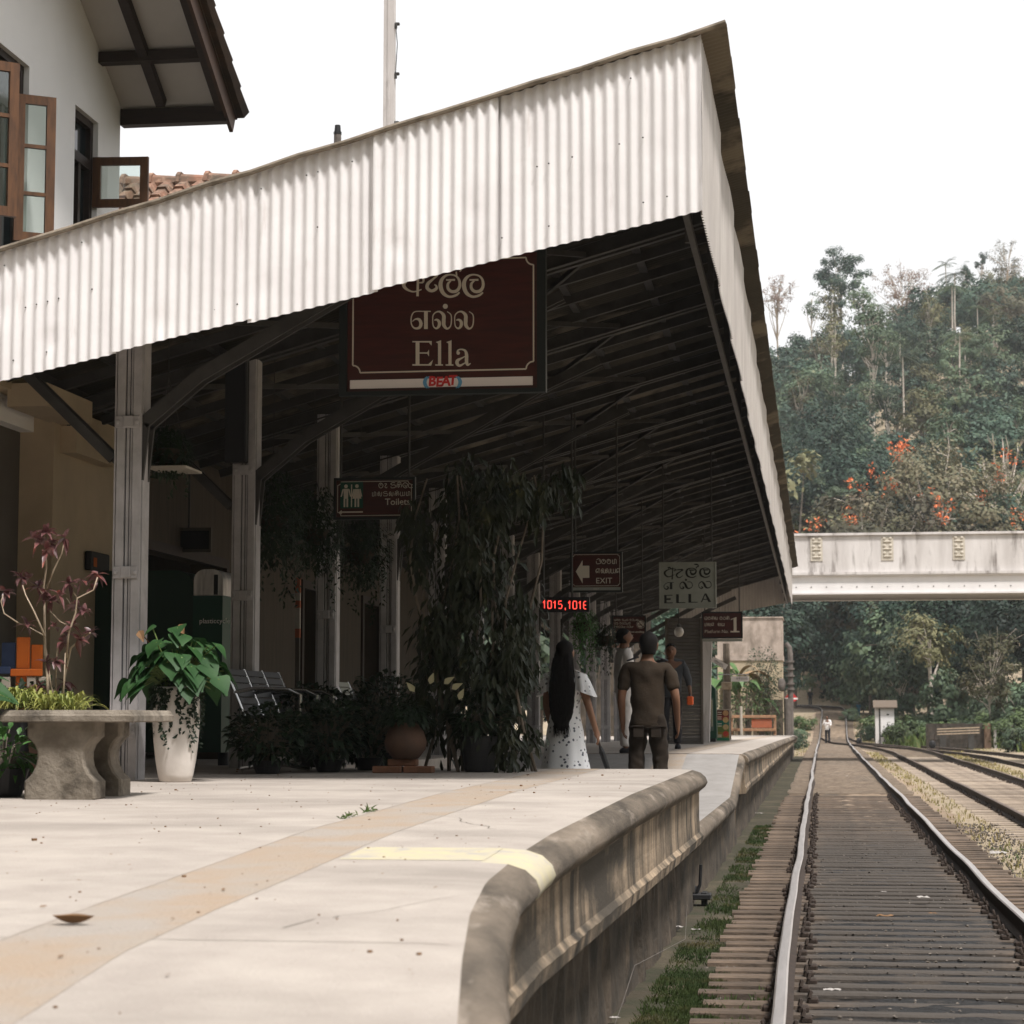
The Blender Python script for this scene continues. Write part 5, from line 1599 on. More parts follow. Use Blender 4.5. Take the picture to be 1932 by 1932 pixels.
# red-leaved shrub on tall bare stems, in a pot hidden behind the bench
def C3(cx, cy, Y): return at(cx / 2.542 * 0.7728, (1240 + cy / 2.542) * 0.7728, Y)
YC = 12.75
cz = top_z(YC)
base = C3(325, 1215, YC)
ct = thing('red_leaf_shrub', 'leggy shrub with dark red leaf tufts on bare pale stems behind the stone bench', 'shrub', (base.x, YC, cz))
m = MB(); m.lathe([(0.12, 0), (0.15, 0.05), (0.19, 0.36), (0.20, 0.38), (0.17, 0.38), (0.0, 0.34)], (base.x, YC + 0.05, cz), 20); m.build('pot', X['terracotta'], ct)
stems = [([(300, 1185), (293, 1040), (280, 900), (276, 700), (275, 600), (270, 490), (288, 370), (284, 250)], 0.011), ([(288, 500), (335, 385), (383, 285), (402, 195)], 0.006), ([(281, 800), (212, 645), (158, 540), (140, 480)], 0.007),
         ([(335, 1185), (312, 1080), (285, 870)], 0.009), ([(385, 1160), (408, 1010), (440, 870), (520, 800), (560, 775)], 0.009), ([(412, 930), (428, 770), (470, 650), (480, 560), (580, 510), (605, 430)], 0.007),
         ([(440, 740), (372, 705), (312, 640)], 0.005), ([(345, 1160), (352, 900), (400, 770), (455, 720)], 0.006), ([(110, 712), (25, 655), (6, 580), (20, 540)], 0.005), ([(270, 790), (180, 740), (110, 712)], 0.004), ([(480, 560), (440, 500), (425, 470)], 0.004), ([(395, 1120), (405, 900)], 0.006), ([(280, 560), (240, 500)], 0.004), ([(412, 560), (455, 620), (470, 650)], 0.004)]
r_ = random.Random(4)
m = MB()
for k, (st_, rad) in enumerate(stems):
    dep = [YC + 0.10 * math.sin(k * 2.1 + 0.3 * j) for j in range(len(st_))]
    pts_ = [C3(*q, d_) for q, d_ in zip(st_, dep)]
    if st_[0][1] > 1100: pts_ = [V((lerp(base.x, pts_[0].x, 0.5), YC + 0.05, cz + 0.34))] + pts_
    m.tube(pts_, [lerp(rad, rad * 0.5, j / (len(pts_) - 1)) for j in range(len(pts_))], 6)
m.build('stems', X['drywood'], ct, smooth=True)
m = MB()
for (cx, cy, n_) in ((285, 150, 12), (210, 190, 9), (240, 215, 6), (400, 185, 6), (320, 220, 8), (290, 265, 4), (128, 430, 8), (170, 440, 5), (240, 490, 7), (30, 520, 7), (170, 725, 7), (430, 470, 8), (510, 450, 5), (605, 415, 7), (320, 580, 10), (280, 520, 4), (480, 610, 11), (560, 775, 8), (430, 790, 7), (480, 820, 5), (290, 960, 6), (340, 740, 5), (390, 830, 5), (370, 540, 4), (450, 730, 6), (345, 950, 5), (250, 1100, 7), (400, 1080, 7), (520, 640, 4), (580, 510, 3)):
    c_ = C3(cx, cy, YC + r_.uniform(-0.1, 0.1))
    for _ in range(int(n_ * 1.5)):
        d = rv(r_) + V((0, 0, 0.15))
        m.leaf(c_, d, V((0, 0, 1)) + rv(r_) * 0.4, r_.uniform(0.06, 0.115), r_.uniform(0.028, 0.042), 0.5, 0.3, 4)
m.build('leaves', X['redleaf'], ct, smooth=True)

# spider plants, left-hand foliage
def spider(px_, py_, Y, n_, L0, label, seed, mat_=None, rad=0.1):
    r_ = random.Random(seed)
    p = at(px_, py_, Y)
    z0 = top_z(Y)
    t = thing('potted_plant', label, 'potted plant', (p.x, Y, z0))
    m = MB(); m.lathe([(0.10, 0), (0.13, max(0.06, p.z - z0 - 0.05)), (0.14, max(0.08, p.z - z0)), (0.0, max(0.07, p.z - z0 - 0.02))], (p.x, Y, z0), 18); m.build('pot', X['blackpot'], t)
    m = MB()
    for _ in range(n_):
        a_ = r_.uniform(0, 6.28)
        el = r_.uniform(0.6, 1.45)
        L = L0 * r_.uniform(0.6, 1.1)
        b_ = V((p.x + r_.uniform(-rad, rad), Y + r_.uniform(-rad, rad), p.z))
        d = V((math.cos(a_) * math.cos(el), math.sin(a_) * math.cos(el), math.sin(el)))
        m.leaf(b_, d, (0, 0, 1), L, L * 0.05, 0.85, 0.3, 7, 0.6)
    m.build('leaves', mat_ or X['yleaf'], t)
    return t
spider(40, 1338, 12.75, 200, 0.40, 'yellow green spider plant behind the left end of the stone bench', 31, rad=0.13)
spider(116, 1344, 12.6, 200, 0.36, 'yellow green spider plant at the foot of the red-leaved shrub', 32, rad=0.12)
def leafy(px_, py_, Y, n_, hgt, spread, L, W, label, seed, m_leaf, pot=True, potmat=None, name='potted_plant', cat='potted plant', seg=3, potr=0.15, poth=None, tp=0.55):
    """Bushy pot plant whose foliage fills an ellipsoid above its pot."""
    r_ = random.Random(seed)
    p = at(px_, py_, Y)
    z0 = top_z(Y)
    t = thing(name, label, cat, (p.x, Y, z0))
    ph = poth or 0.28
    if pot:
        m = MB(); m.lathe([(potr * 0.7, 0), (potr * 0.78, 0.02), (potr, ph - 0.02), (potr * 1.05, ph), (potr * 0.9, ph), (0, ph - 0.04)], (p.x, Y, z0), 20); m.build('pot', potmat or X['blackpot'], t)
    m, s_ = MB(), MB()
    for k in range(n_):
        d = rv(r_)
        q = V((p.x, Y, z0 + ph + hgt * 0.45)) + V((d.x * spread, d.y * spread, d.z * hgt * 0.5)) * r_.uniform(0.35, 1.0) ** 0.6
        out = V((d.x, d.y, d.z * 0.4 + 0.1)) + rv(r_) * 0.6
        l_ = L * r_.uniform(0.6, 1.15)
        m.leaf(q, out, V((0, 0, 1)) + rv(r_) * 0.5, l_, l_ * W, 0.5, 0.25, seg, tp)
        if k % 6 == 0: s_.tube([(p.x + d.x * 0.03, Y + d.y * 0.03, z0 + ph - 0.05), q.lerp(V((p.x, Y, z0 + ph)), 0.5) + V((0, 0, 0.05)), q], 0.004, 4)
    m.build('leaves', m_leaf, t)
    s_.build('stems', X['bark'], t)
    return t
leafy(6, 1470, 11.9, 200, 0.24, 0.24, 0.13, 0.34, 'bright green leafy plant in a black pot at the left edge', 41, X['leaf'], potr=0.14, poth=0.16)
leafy(50, 1490, 13.2, 420, 0.40, 0.36, 0.10, 0.5, 'low dark green bush behind the legs of the stone bench', 42, X['shade_leaf'])
leafy(-100, 1460, 11.4, 36, 0.55, 0.22, 0.26, 0.5, 'large smooth-leaved plant cut by the left edge of the view', 43, X['bigleaf'], seg=5)

# row of painted boards by the wall: blue, orange, white
YB2 = 14.6
z0 = top_z(YB2)
pb = thing('picket_bench', 'wooden bench of blue, orange and white painted boards behind the spider plants', 'bench', (at(30, 1300, YB2).x, YB2, z0))
def board(px0, px1, py0, py1, mm, dy=0.0, nm='board'):
    a_, b_ = at(px0, py1, YB2), at(px1, py0, YB2)
    m = MB(); m.cbox(((a_.x + b_.x) / 2, YB2 + dy, (a_.z + b_.z) / 2), (b_.x - a_.x, 0.025, b_.z - a_.z), 0.006); m.build(nm, mm, pb)
board(-60, -3, 1190, 1262, X['bluewood']); board(1, 28, 1212, 1262, X['bluewood'], 0.02)
board(31, 57, 1202, 1262, X['orangewood']); board(57, 79, 1216, 1262, X['orangewood'], 0.02)
board(-60, 24, 1258, 1272, X['bluewood'], -0.04, 'rail'); board(24, 84, 1262, 1276, X['orangewood'], -0.04, 'rail')
board(29, 50, 1276, 1345, X['orangewood'], 0.0, 'post'); board(-40, -20, 1276, 1345, X['bluewood'], 0.0, 'post')
for px_ in (-58, -18, 5, 53, 75): board(px_, px_ + 18, 1277, 1340, X['whitewood'], -0.03, 'picket')
a_, b_ = at(-60, 1350, YB2), at(95, 1350, YB2)
m = MB(); m.cbox(((a_.x + b_.x) / 2, YB2 - 0.2, z0 + 0.36), (b_.x - a_.x, 0.4, 0.04), 0.006); m.build('seat', X['whitewood'], pb)
for x in (a_.x + 0.05, b_.x - 0.05):
    m = MB(); m.box(x - 0.03, x + 0.03, YB2 - 0.38, YB2 + 0.03, z0, z0 + 0.34); m.build('leg', X['whitewood'], pb)

# dark green recycling container with a steel hood
p = at(290, 1440, 18.6)
z0 = top_z(18.6)
rb = thing('recycling_bin', 'dark green recycling container with a shiny steel hood and pale lettering', 'recycling bin', (p.x, 18.9, z0))
xa, xb, xm = at(150, 1300, 18.6).x, at(418, 1300, 18.6).x, at(362, 1300, 18.6).x
zt = at(300, 1076, 18.6).z
def rounded(x0, x1, z0_, z1_, rr, n_=8):
    pts_ = [(x0, z0_), (x1, z0_)]
    pts_ += [(x1 - rr + rr * math.cos(R(90 * k / n_)), z1_ - rr + rr * math.sin(R(90 * k / n_))) for k in range(n_ + 1)]
    pts_ += [(x0 + rr - rr * math.sin(R(90 * k / n_)), z1_ - rr + rr * math.cos(R(90 * k / n_))) for k in range(n_ + 1)]
    return pts_
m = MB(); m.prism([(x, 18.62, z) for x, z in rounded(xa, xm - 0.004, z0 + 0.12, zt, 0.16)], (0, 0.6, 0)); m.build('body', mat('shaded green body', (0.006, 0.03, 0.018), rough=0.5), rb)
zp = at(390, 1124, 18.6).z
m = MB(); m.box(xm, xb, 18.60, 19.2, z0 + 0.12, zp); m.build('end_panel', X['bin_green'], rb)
m = MB(); m.prism([(x, 18.60, z) for x, z in rounded(xm + 0.004, xb, zp + 0.004, at(390, 1074, 18.6).z, 0.10)], (0, 0.6, 0)); m.build('hood', mat('bright steel hood', (0.75, 0.73, 0.70), (0.30, 0.29, 0.28), 4, 0.3, metal=0.5, stretch=(3, 3, 0.4)), rb)
m = MB()
q0, q1 = at(403, 1122, 18.59), at(411, 1084, 18.59)
m.box(q0.x, q1.x, 18.592, 18.598, q0.z, q1.z); m.build('slot', X['black'], rb)
m = MB()
q = at(376, 1176, 18.6)
text(m, 'plasticcycle', 0.062, q.x, q.z, lambda u, v, l=0: (u, 18.597, v)); m.build('lettering', mat('white bin lettering', (0.85, 0.85, 0.82), rough=0.6), rb)
for x in (xa + 0.08, xm - 0.08, xb - 0.06):
    m = MB(); m.lathe([(0.05, 0), (0.05, 0.11), (0.0, 0.119)], (x, 18.9, z0), 12); m.build('foot', X['black'], rb)

# red and white measuring strip on the wall
p0, p1 = at(557, 1203, 22.0), at(566, 1090, 22.0)
ms = thing('striped_post', 'thin post with a red and white painted upper end in the shade', 'post', ((p0.x + p1.x) / 2, 22.0, top_z(22)))
m = MB(); m.box(p0.x, p1.x, 22, 22.04, top_z(22), p0.z - 0.001); m.build('post', X['greywall'], ms)
for k, mm in enumerate((X['redpanel'], X['whitewood'], X['redpanel'], X['whitewood'], X['redpanel'])):
    m = MB(); m.box(p0.x - 0.002, p1.x + 0.002, 21.998, 22.042, lerp(p0.z, p1.z, (0, .15, .5, .62, .75)[k]), lerp(p0.z, p1.z, (.15, .5, .62, .75, 1)[k]) - 0.0005); m.build('band', mm, ms)

# waiting seats
def seats(name, label, x, y, z, n_, mm, group):
    t = thing(name, label, 'waiting seats', (x, y, z), 0, group)
    for k in range(n_):
        yk = y + k * 0.56
        m = MB()
        for j in range(7):
            u = j / 6
            m.obox((x - 0.20 - 0.15 * u, yk, z + 0.44 + 0.34 * u), (0.012, 0.50, 0.05), Matrix.Rotation(R(-24), 3, 'Y'))
        m.build('backrest', mm, t)
        m = MB()
        for j in range(6):
            m.obox((x - 0.16 + 0.075 * j, yk, z + 0.42 + 0.004 * j * j * 0.4), (0.066, 0.50, 0.012))
        m.build('seat', mm, t)
    for k in range(n_ + 1):
        yk = y - 0.28 + k * 0.56
        m = MB(); m.tube([(x - 0.30, yk, z + 0.62), (x - 0.12, yk, z + 0.65), (x + 0.15, yk, z + 0.64), (x + 0.24, yk, z + 0.60), (x + 0.24, yk, z + 0.44)], 0.016, 8); m.build('armrest', X['galv'], t)
        m = MB(); m.tube([(x - 0.37, yk, z + 0.81), (x - 0.20, yk, z + 0.43), (x + 0.25, yk, z + 0.43)], 0.015, 6); m.build('frame', X['galv'], t)
    for yk in (y - 0.1, y + (n_ - 1) * 0.56 + 0.1):
        m = MB(); m.tube([(x, yk, z + 0.41), (x, yk, z + 0.05)], 0.022, 8); m.tube([(x - 0.28, yk, z + 0.02), (x - 0.05, yk, z + 0.06), (x + 0.05, yk, z + 0.06), (x + 0.28, yk, z + 0.02)], 0.018, 8); m.build('leg', X['galv'], t)
q = at(560, 1440, 17.3)
seats('waiting_seats', 'steel waiting seats with curved arms among the shaded pot plants', q.x - 0.05, 16.9, top_z(17.3), 3, mat('dull perforated steel', (0.055, 0.06, 0.065), rough=0.4, metal=0.5), None)
q = at(712, 1400, 22.0)
seats('waiting_seats', 'pale slatted waiting seats farther in, beside the climbing vine', q.x, 21.4, top_z(22), 2, X['enamel'], None)

# potted bushes in the shade
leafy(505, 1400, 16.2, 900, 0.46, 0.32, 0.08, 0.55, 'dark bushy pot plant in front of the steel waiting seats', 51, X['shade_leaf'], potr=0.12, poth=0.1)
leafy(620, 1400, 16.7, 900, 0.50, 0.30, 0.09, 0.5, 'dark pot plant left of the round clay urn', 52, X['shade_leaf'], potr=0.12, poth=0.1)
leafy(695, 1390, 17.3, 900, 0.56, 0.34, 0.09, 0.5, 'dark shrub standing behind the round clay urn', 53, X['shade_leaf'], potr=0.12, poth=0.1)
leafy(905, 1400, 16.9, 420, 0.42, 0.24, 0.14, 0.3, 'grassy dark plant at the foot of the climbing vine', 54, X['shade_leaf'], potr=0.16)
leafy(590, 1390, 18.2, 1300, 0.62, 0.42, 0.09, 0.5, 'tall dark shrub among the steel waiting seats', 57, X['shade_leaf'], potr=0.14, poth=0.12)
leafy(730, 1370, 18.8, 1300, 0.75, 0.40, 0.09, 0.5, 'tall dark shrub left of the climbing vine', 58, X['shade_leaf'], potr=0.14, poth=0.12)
q = at(765, 1440, 16.6)
z0 = top_z(16.6)
ur = thing('clay_urn', 'round ribbed clay urn with drooping foliage standing on loose bricks', 'potted plant', (q.x, 16.6, z0 + 0.105))
m = MB(); m.lathe([(0.08, 0.106), (0.10, 0.11), (0.155, 0.18), (0.165, 0.24), (0.14, 0.32), (0.105, 0.36), (0.12, 0.385), (0.09, 0.385), (0.0, 0.36)], (q.x, 16.6, z0), 24); m.build('pot', X['terracotta'], ur, smooth=True)
r_ = random.Random(55)
m = MB()
for _ in range(900):
    d = rv(r_); d.z = abs(d.z) * 0.9 - 0.25
    c_ = V((q.x, 16.6, z0 + 0.42)) + V((d.x * 0.24, d.y * 0.22, d.z * 0.2)) * r_.uniform(0.5, 1)
    m.leaf(c_, d + V((0, 0, -0.6)) + rv(r_) * 0.5, d + V((0, 0, 0.5)), r_.uniform(0.03, 0.06), 0.025, 0.4, 0.2, 2)
m.build('leaves', X['shade_leaf'], ur)
for k, (dx, dy, dz, a) in enumerate(((-0.13, -0.02, 0.0, 0.03), (0.11, 0.0, 0.0, -0.05), (-0.02, 0.03, 0.053, 0.02))):
    bk = thing('loose_brick', ('reddish loose brick left of its twin under the clay urn', 'reddish loose brick on the right under the clay urn', 'reddish loose brick directly below the clay urn')[k], 'brick', (q.x + dx, 16.58 + dy, z0 + dz), a, 'bricks under the urn')
    m = MB(); m.cbox((0, 0, 0.026), (0.225, 0.12, 0.052), 0.006); o = m.build('body', X['brick'], None); o.parent = bk

# climbing vine on wires
r_ = random.Random(77)
YV = 17.0
q = at(900, 1445, YV)
vn = thing('climbing_vine', 'tall mass of dark climbing vine reaching from the platform to the canopy frame', 'vine', (q.x, YV, top_z(YV)))
m = MB()
for k in range(10):
    x = lerp(at(800, 1440, YV).x, at(1000, 1440, YV).x, k / 9)
    pts_ = [V((x + 0.10 * math.sin(k + j * 0.9), YV + 0.12 * math.sin(k * 1.7 + j), lerp(top_z(YV), at(870, 900, YV).z, j / 7))) for j in range(8)]
    m.tube(pts_, [0.014 - 0.001 * j for j in range(8)], 6)
m.build('stems', X['bark'], vn)
m = MB()
blobs = [(880, 1050, 105, 150, 1500), (830, 1240, 85, 170, 1500), (935, 1260, 80, 150, 1300), (985, 930, 60, 55, 420), (800, 985, 60, 60, 420), (965, 1150, 32, 180, 600), (905, 930, 70, 60, 500), (930, 1400, 85, 50, 500)]
subs = []
for bx, by, rx, ry, n_ in blobs:
    for _ in range(max(3, n_ // 60)):
        d = rv(r_) * r_.random() ** 0.4
        q_ = r_.uniform(20, 46)
        subs.append((bx + d.x * rx * 0.95, by + d.z * ry * 0.95, q_, q_ * r_.uniform(0.9, 1.9), d.y * 0.5, int(q_ * 1.5)))
for _ in range(10):
    subs.append((r_.uniform(985, 1085), r_.uniform(890, 985), r_.uniform(12, 26), r_.uniform(20, 50), r_.uniform(-.2, .5), 34))
for bx, by, rx, ry, dy_, n_ in subs:
    for _ in range(n_):
        d = rv(r_) * r_.random() ** 0.4
        c_ = at(bx + d.x * rx, by + d.z * ry, YV + dy_ + d.y * 0.16)
        m.leaf(c_, V((d.x * 0.4, d.y * 0.4, -0.8)) + rv(r_) * 0.55, V((d.x, d.y - 0.4, 0.4)) + rv(r_) * 0.4, r_.uniform(0.045, 0.12), r_.uniform(0.028, 0.058), 0.4, 0.25, 2)
m.build('leaves', X['vine'], vn)
m = MB()
for px_, py_, a in ((1050 * .7728, 1670 * .7728, 0.3), (1375 * .62, 1300, 1.0), (782, 1305, -0.6), (866, 1320, 0.4), (838, 1290, 0.9)):
    m.leaf(at(px_, py_, YV - 0.62), (math.sin(a), -0.2, math.cos(a)), (0, -1, 0.2), 0.11, 0.05, 0.2, 0.2, 4)
m.build('pale_leaf', mat('pale bract', (0.45, 0.42, 0.26), rough=0.6, translucent=0.2), vn)

# hanging baskets
def basket(px_, py_, Y, rx, rz_, n_, label, seed, mm, trail=0.4):
    r_ = random.Random(seed)
    p = at(px_, py_, Y)
    t = thing('hanging_basket', label, 'hanging basket', (p.x, Y, p.z), 0, 'hanging plant baskets')
    m = MB(); m.lathe([(0.06, -0.14), (0.13, -0.06), (0.15, 0.0), (0.14, 0.0), (0.0, -0.03)], (p.x, Y, p.z), 16); m.build('bowl', X['soil'], t)
    zt_ = roof_z(p.x, Y) - 0.1
    for k in range(3):
        m = MB(); a_ = k * 2.1; m.tube([(p.x + 0.14 * math.cos(a_), Y + 0.14 * math.sin(a_), p.z), (p.x, Y, min(zt_, p.z + 0.55)), (p.x, Y, zt_)], 0.004, 4); m.build('wire', X['steel'], t)
    m = MB()
    for _ in range(n_):
        d = rv(r_) * r_.random() ** 0.35
        q = V((p.x + d.x * rx, Y + d.y * rx, p.z + d.z * rz_))
        m.leaf(q, V((d.x, d.y, -0.6)) + rv(r_) * 0.7, V((d.x, d.y, 0.6)), r_.uniform(0.03, 0.07), r_.uniform(0.02, 0.035), 0.4, 0.2, 2)
    for k in range(int(26 * trail)):
        a_ = r_.uniform(0, 6.28); x, y = p.x + rx * 0.8 * math.cos(a_), Y + rx * 0.8 * math.sin(a_)
        L = r_.uniform(0.3, 1.0) * trail
        for j in range(int(L / 0.03)):
            m.leaf((x + 0.02 * math.sin(j), y, p.z - 0.03 * j), rv(r_) + V((0, 0, -0.5)), (math.cos(a_), math.sin(a_), 0.3), 0.045, 0.026, 0.4, 0.2, 2)
    m.build('leaves', mm, t)
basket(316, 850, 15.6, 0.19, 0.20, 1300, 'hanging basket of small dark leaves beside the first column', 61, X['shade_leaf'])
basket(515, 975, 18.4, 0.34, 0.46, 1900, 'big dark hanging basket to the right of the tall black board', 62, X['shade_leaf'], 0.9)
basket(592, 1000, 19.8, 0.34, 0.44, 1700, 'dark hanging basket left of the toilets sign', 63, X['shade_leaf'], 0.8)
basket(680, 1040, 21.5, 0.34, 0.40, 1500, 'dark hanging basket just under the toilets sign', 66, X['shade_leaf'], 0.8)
basket(1100, 1175, 29.5, 0.20, 0.22, 520, 'sunlit hanging basket below the red number display', 64, X['leaf'], 1.0)
basket(1142, 1200, 31.5, 0.26, 0.22, 560, 'hanging basket of dark green leaves left of the no smoking sign', 65, X['shade_leaf'], 0.6)
m = MB()
q0, q1 = at(279, 881, 15.35), at(352, 881, 15.35)
sh = thing('wall_shelf', 'thin pale shelf edge below the hanging basket at the first column', 'shelf', (q0.x, 15.35, q0.z))
m.box(q0.x, q1.x, 15.33, 15.75, q0.z - 0.012, q0.z + 0.006); m.build('board', X['whitewood'], sh)
m = MB(); m.box(q0.x - 0.02, q0.x + 0.02, 14.8, 15.329, q0.z - 0.03, q0.z - 0.013); m.build('bracket', X['steel'], sh)

# fallen leaf and weeds on the slab
q = at(140, 1660, 6.0)
dl = thing('fallen_leaf', 'curled dry brown leaf lying on the pale platform slab', 'leaf', (q.x, 6.0, top_z(6.0)))
m = MB()
m.grid(lambda u, v: (q.x + (u - 0.5) * 0.125, 6.0 + (v - 0.5) * 0.05 * math.sin(math.pi * min(0.97, u + 0.03)), top_z(6.0) + 0.006 + 0.09 * (u - 0.5) ** 2 + 0.05 * abs(v - 0.5) * math.sin(math.pi * u)), 10, 4)
m.build('blade', X['dryleaf'], dl)
r_ = random.Random(9)
m = MB()
for px_, py_, Y in ((620, 1522, 10.2), (600, 1524, 10.1), (650, 1517, 10.6), (668, 1515, 10.7), (20, 1735, 5.3)):
    q = at(px_, py_, Y)
    for _ in range(14):
        m.leaf((-2.225 + r_.uniform(-0.02, 0.02), Y + r_.uniform(-0.08, 0.08), top_z(Y) + 0.002), rv(r_) + V((0, 0, 0.8)), (0, 1, 0), r_.uniform(0.03, 0.08), 0.007, 0.5, 0.2, 3)
tag(m.build('weeds', X['grass_green']), kind='stuff')

# ================================================================ PEOPLE
def skin_mesh(name, verts, edges, rad, root, mats, parent, sub=2, fold=0.0):
    """Grow one continuous surface over a skeleton and keep it as a plain mesh."""
    me = bpy.data.meshes.new(name)
    me.from_pydata([tuple(v) for v in verts], edges, [])
    o = bpy.data.objects.new(name, me)
    COL.objects.link(o)
    o.modifiers.new('skin', 'SKIN')
    for i, d in enumerate(me.skin_vertices[0].data):
        r_ = rad[i]
        d.radius = r_ if isinstance(r_, tuple) else (r_, r_)
        d.use_root = (i == root)
    s_ = o.modifiers.new('sub', 'SUBSURF')
    s_.levels = s_.render_levels = sub
    bpy.context.view_layer.update()
    me2 = bpy.data.meshes.new_from_object(o.evaluated_get(bpy.context.evaluated_depsgraph_get()))
    bpy.data.objects.remove(o)
    bpy.data.meshes.remove(me)
    me2.materials.clear()
    if fold:
        me2.update()
        sh = rng.uniform(0, 50)
        mv = []
        for p_ in me2.vertices:
            c_ = p_.co
            w_ = noise.noise(V((c_.x * 7, c_.y * 7, c_.z * 9 + sh))) + 0.7 * noise.noise(V((c_.x * 15 + c_.z * 8, c_.y * 15, c_.z * 13 + sh)))
            mv.append(p_.normal * (w_ * fold))
        for p_, d_ in zip(me2.vertices, mv): p_.co += d_
    for m_ in mats: me2.materials.append(m_)
    me2.polygons.foreach_set('use_smooth', [True] * len(me2.polygons))
    o = bpy.data.objects.new(name, me2)
    COL.objects.link(o)
    o.parent = parent
    return o

class Skel:
    def __init__(s): s.v, s.e, s.r = [], [], []
    def add(s, p, r_, link=None):
        s.v.append(V(p)); s.r.append(r_)
        if link is not None: s.e.append((link, len(s.v) - 1))
        return len(s.v) - 1

def person(label, loc, rz, H=1.7, pose=None, skin=None, female=False, shirt=None, trousers=None, sleeve=0.95, hairlen=0, shirt_long=0.0, cap=None, simple=False, build=1.0, group=None, shoes='black', belt=True):
    """Figure facing local +Y. pose: elbow/wrist offsets from the shoulder, per side."""
    pose = pose or {}
    k = H / 1.70
    t = thing('person', label, 'person', loc, rz, group)
    sw = (0.155 if female else 0.19) * build
    s_ = Skel()
    lean = pose.get('lean', 0.0)
    def P(x, y, z): return V((x * k, (y + lean * max(0, z - 0.95)) * k, z * k))
    pel = s_.add(P(0, 0, 0.95), (0.145 * build * k, 0.11 * build * k))
    wa = s_.add(P(0, 0.0, 1.08), (0.125 * build * k, 0.095 * build * k), pel)
    ch = s_.add(P(0, 0.005, 1.26), (0.15 * build * k, 0.108 * build * k), wa)
    nb = s_.add(P(0, -0.01, 1.41), (0.085 * k, 0.07 * k), ch)
    nk = s_.add(P(0, 0.0, 1.485), (0.054 * k, 0.056 * k), nb)
    hy, hz, hx = pose.get('head', (0.0, 0.0, 0.0))
    h1 = s_.add(P(hx * .5, 0.015 + hy * 0.5, 1.535 + hz), (0.062 * k, 0.078 * k), nk)
    h2 = s_.add(P(hx, 0.02 + hy, 1.60 + hz), (0.076 * k, 0.096 * k), h1)
    h3 = s_.add(P(hx, 0.01 + hy, 1.655 + hz), (0.068 * k, 0.084 * k), h2)
    h4 = s_.add(P(hx, 0.005 + hy, 1.69 + hz), (0.035 * k, 0.042 * k), h3)
    if not simple:
        s_.add(P(hx, 0.135 + hy, 1.578 + hz), 0.013 * k, h2)
        for e in (-1, 1): s_.add(P(e * 0.092 + hx, 0.005 + hy, 1.59 + hz), (0.012 * k, 0.026 * k), h2)
    arms = {}
    for e in (-1, 1):
        sh = s_.add(P(e * sw, 0.0, 1.385), 0.058 * k * build, ch)
        eo = pose.get('elbow' + ('L' if e < 0 else 'R'), (e * 0.06, -0.03, -0.29))
        wo = pose.get('wrist' + ('L' if e < 0 else 'R'), (e * 0.075, 0.03, -0.54))
        el = s_.add(P(e * sw + eo[0], eo[1], 1.385 + eo[2]), 0.043 * k * build, sh)
        wr = s_.add(P(e * sw + wo[0], wo[1], 1.385 + wo[2]), 0.027 * k, el)
        arms[e] = (sh, el, wr)
        d = (s_.v[wr] - s_.v[el]).normalized()
        pm = s_.add(s_.v[wr] + d * 0.06 * k, (0.018 * k, 0.036 * k), wr)
        if not simple:
            sd = V((0, 1, 0)) - d * d.y
            if sd.length < 0.1: sd = V((1, 0, 0)) - d * d.x
            sd.normalize()
            inn = V((-e, 0, 0)) - d * (-e * d.x); inn.normalize()
            for j in range(4):
                b_ = s_.v[pm] + sd * (0.027 - 0.018 * j) * k
                L = (0.036, 0.041, 0.038, 0.029)[j] * k
                f1_ = s_.add(b_ + d * 0.022 * k, 0.0085 * k, pm)
                f2_ = s_.add(b_ + d * (0.022 * k + L * 0.9) + inn * 0.008 * k, 0.008 * k, f1_)
                s_.add(b_ + d * (0.022 * k + L * 1.5) + inn * 0.03 * k, 0.0065 * k, f2_)
            th = s_.add(s_.v[wr] + d * 0.03 * k + sd * 0.036 * k, 0.010 * k, wr)
            s_.add(s_.v[wr] + d * 0.065 * k + sd * 0.05 * k + inn * 0.012 * k, 0.0085 * k, th)
        else:
            s_.add(s_.v[pm] + d * 0.07 * k, (0.012 * k, 0.024 * k), pm)
    legs = {}
    for e in (-1, 1):
        lo = pose.get('leg' + ('L' if e < 0 else 'R'), (0.0, 0.0))
        hp = s_.add(P(e * 0.088, 0, 0.87), 0.088 * k * build, pel)
        kn = s_.add(P(e * 0.10 + lo[0] * .5, 0.012 + lo[1] * 0.5, 0.48), 0.058 * k * build, hp)
        an = s_.add(P(e * 0.105 + lo[0], -0.02 + lo[1], 0.085), 0.038 * k, kn)
        hl = s_.add(P(e * 0.108 + lo[0], 0.03 + lo[1], 0.04), (0.035 * k, 0.03 * k), an)
        s_.add(P(e * 0.115 + lo[0], 0.16 + lo[1], 0.028), (0.032 * k, 0.02 * k), hl)
        legs[e] = (hp, kn, an)
    body = skin_mesh('body', s_.v, s_.e, s_.r, pel, [skin or X['skin']], t)
    def cloth(name, idx_r, links, m_, root=0):
        q = Skel()
        for (p, r_) in idx_r: q.v.append(V(p)); q.r.append(r_)
        q.e = links
        return skin_mesh(name, q.v, q.e, q.r, root, [m_], t, 3 if not simple else 2, 0.013)
    sv, b_ = s_.v, build
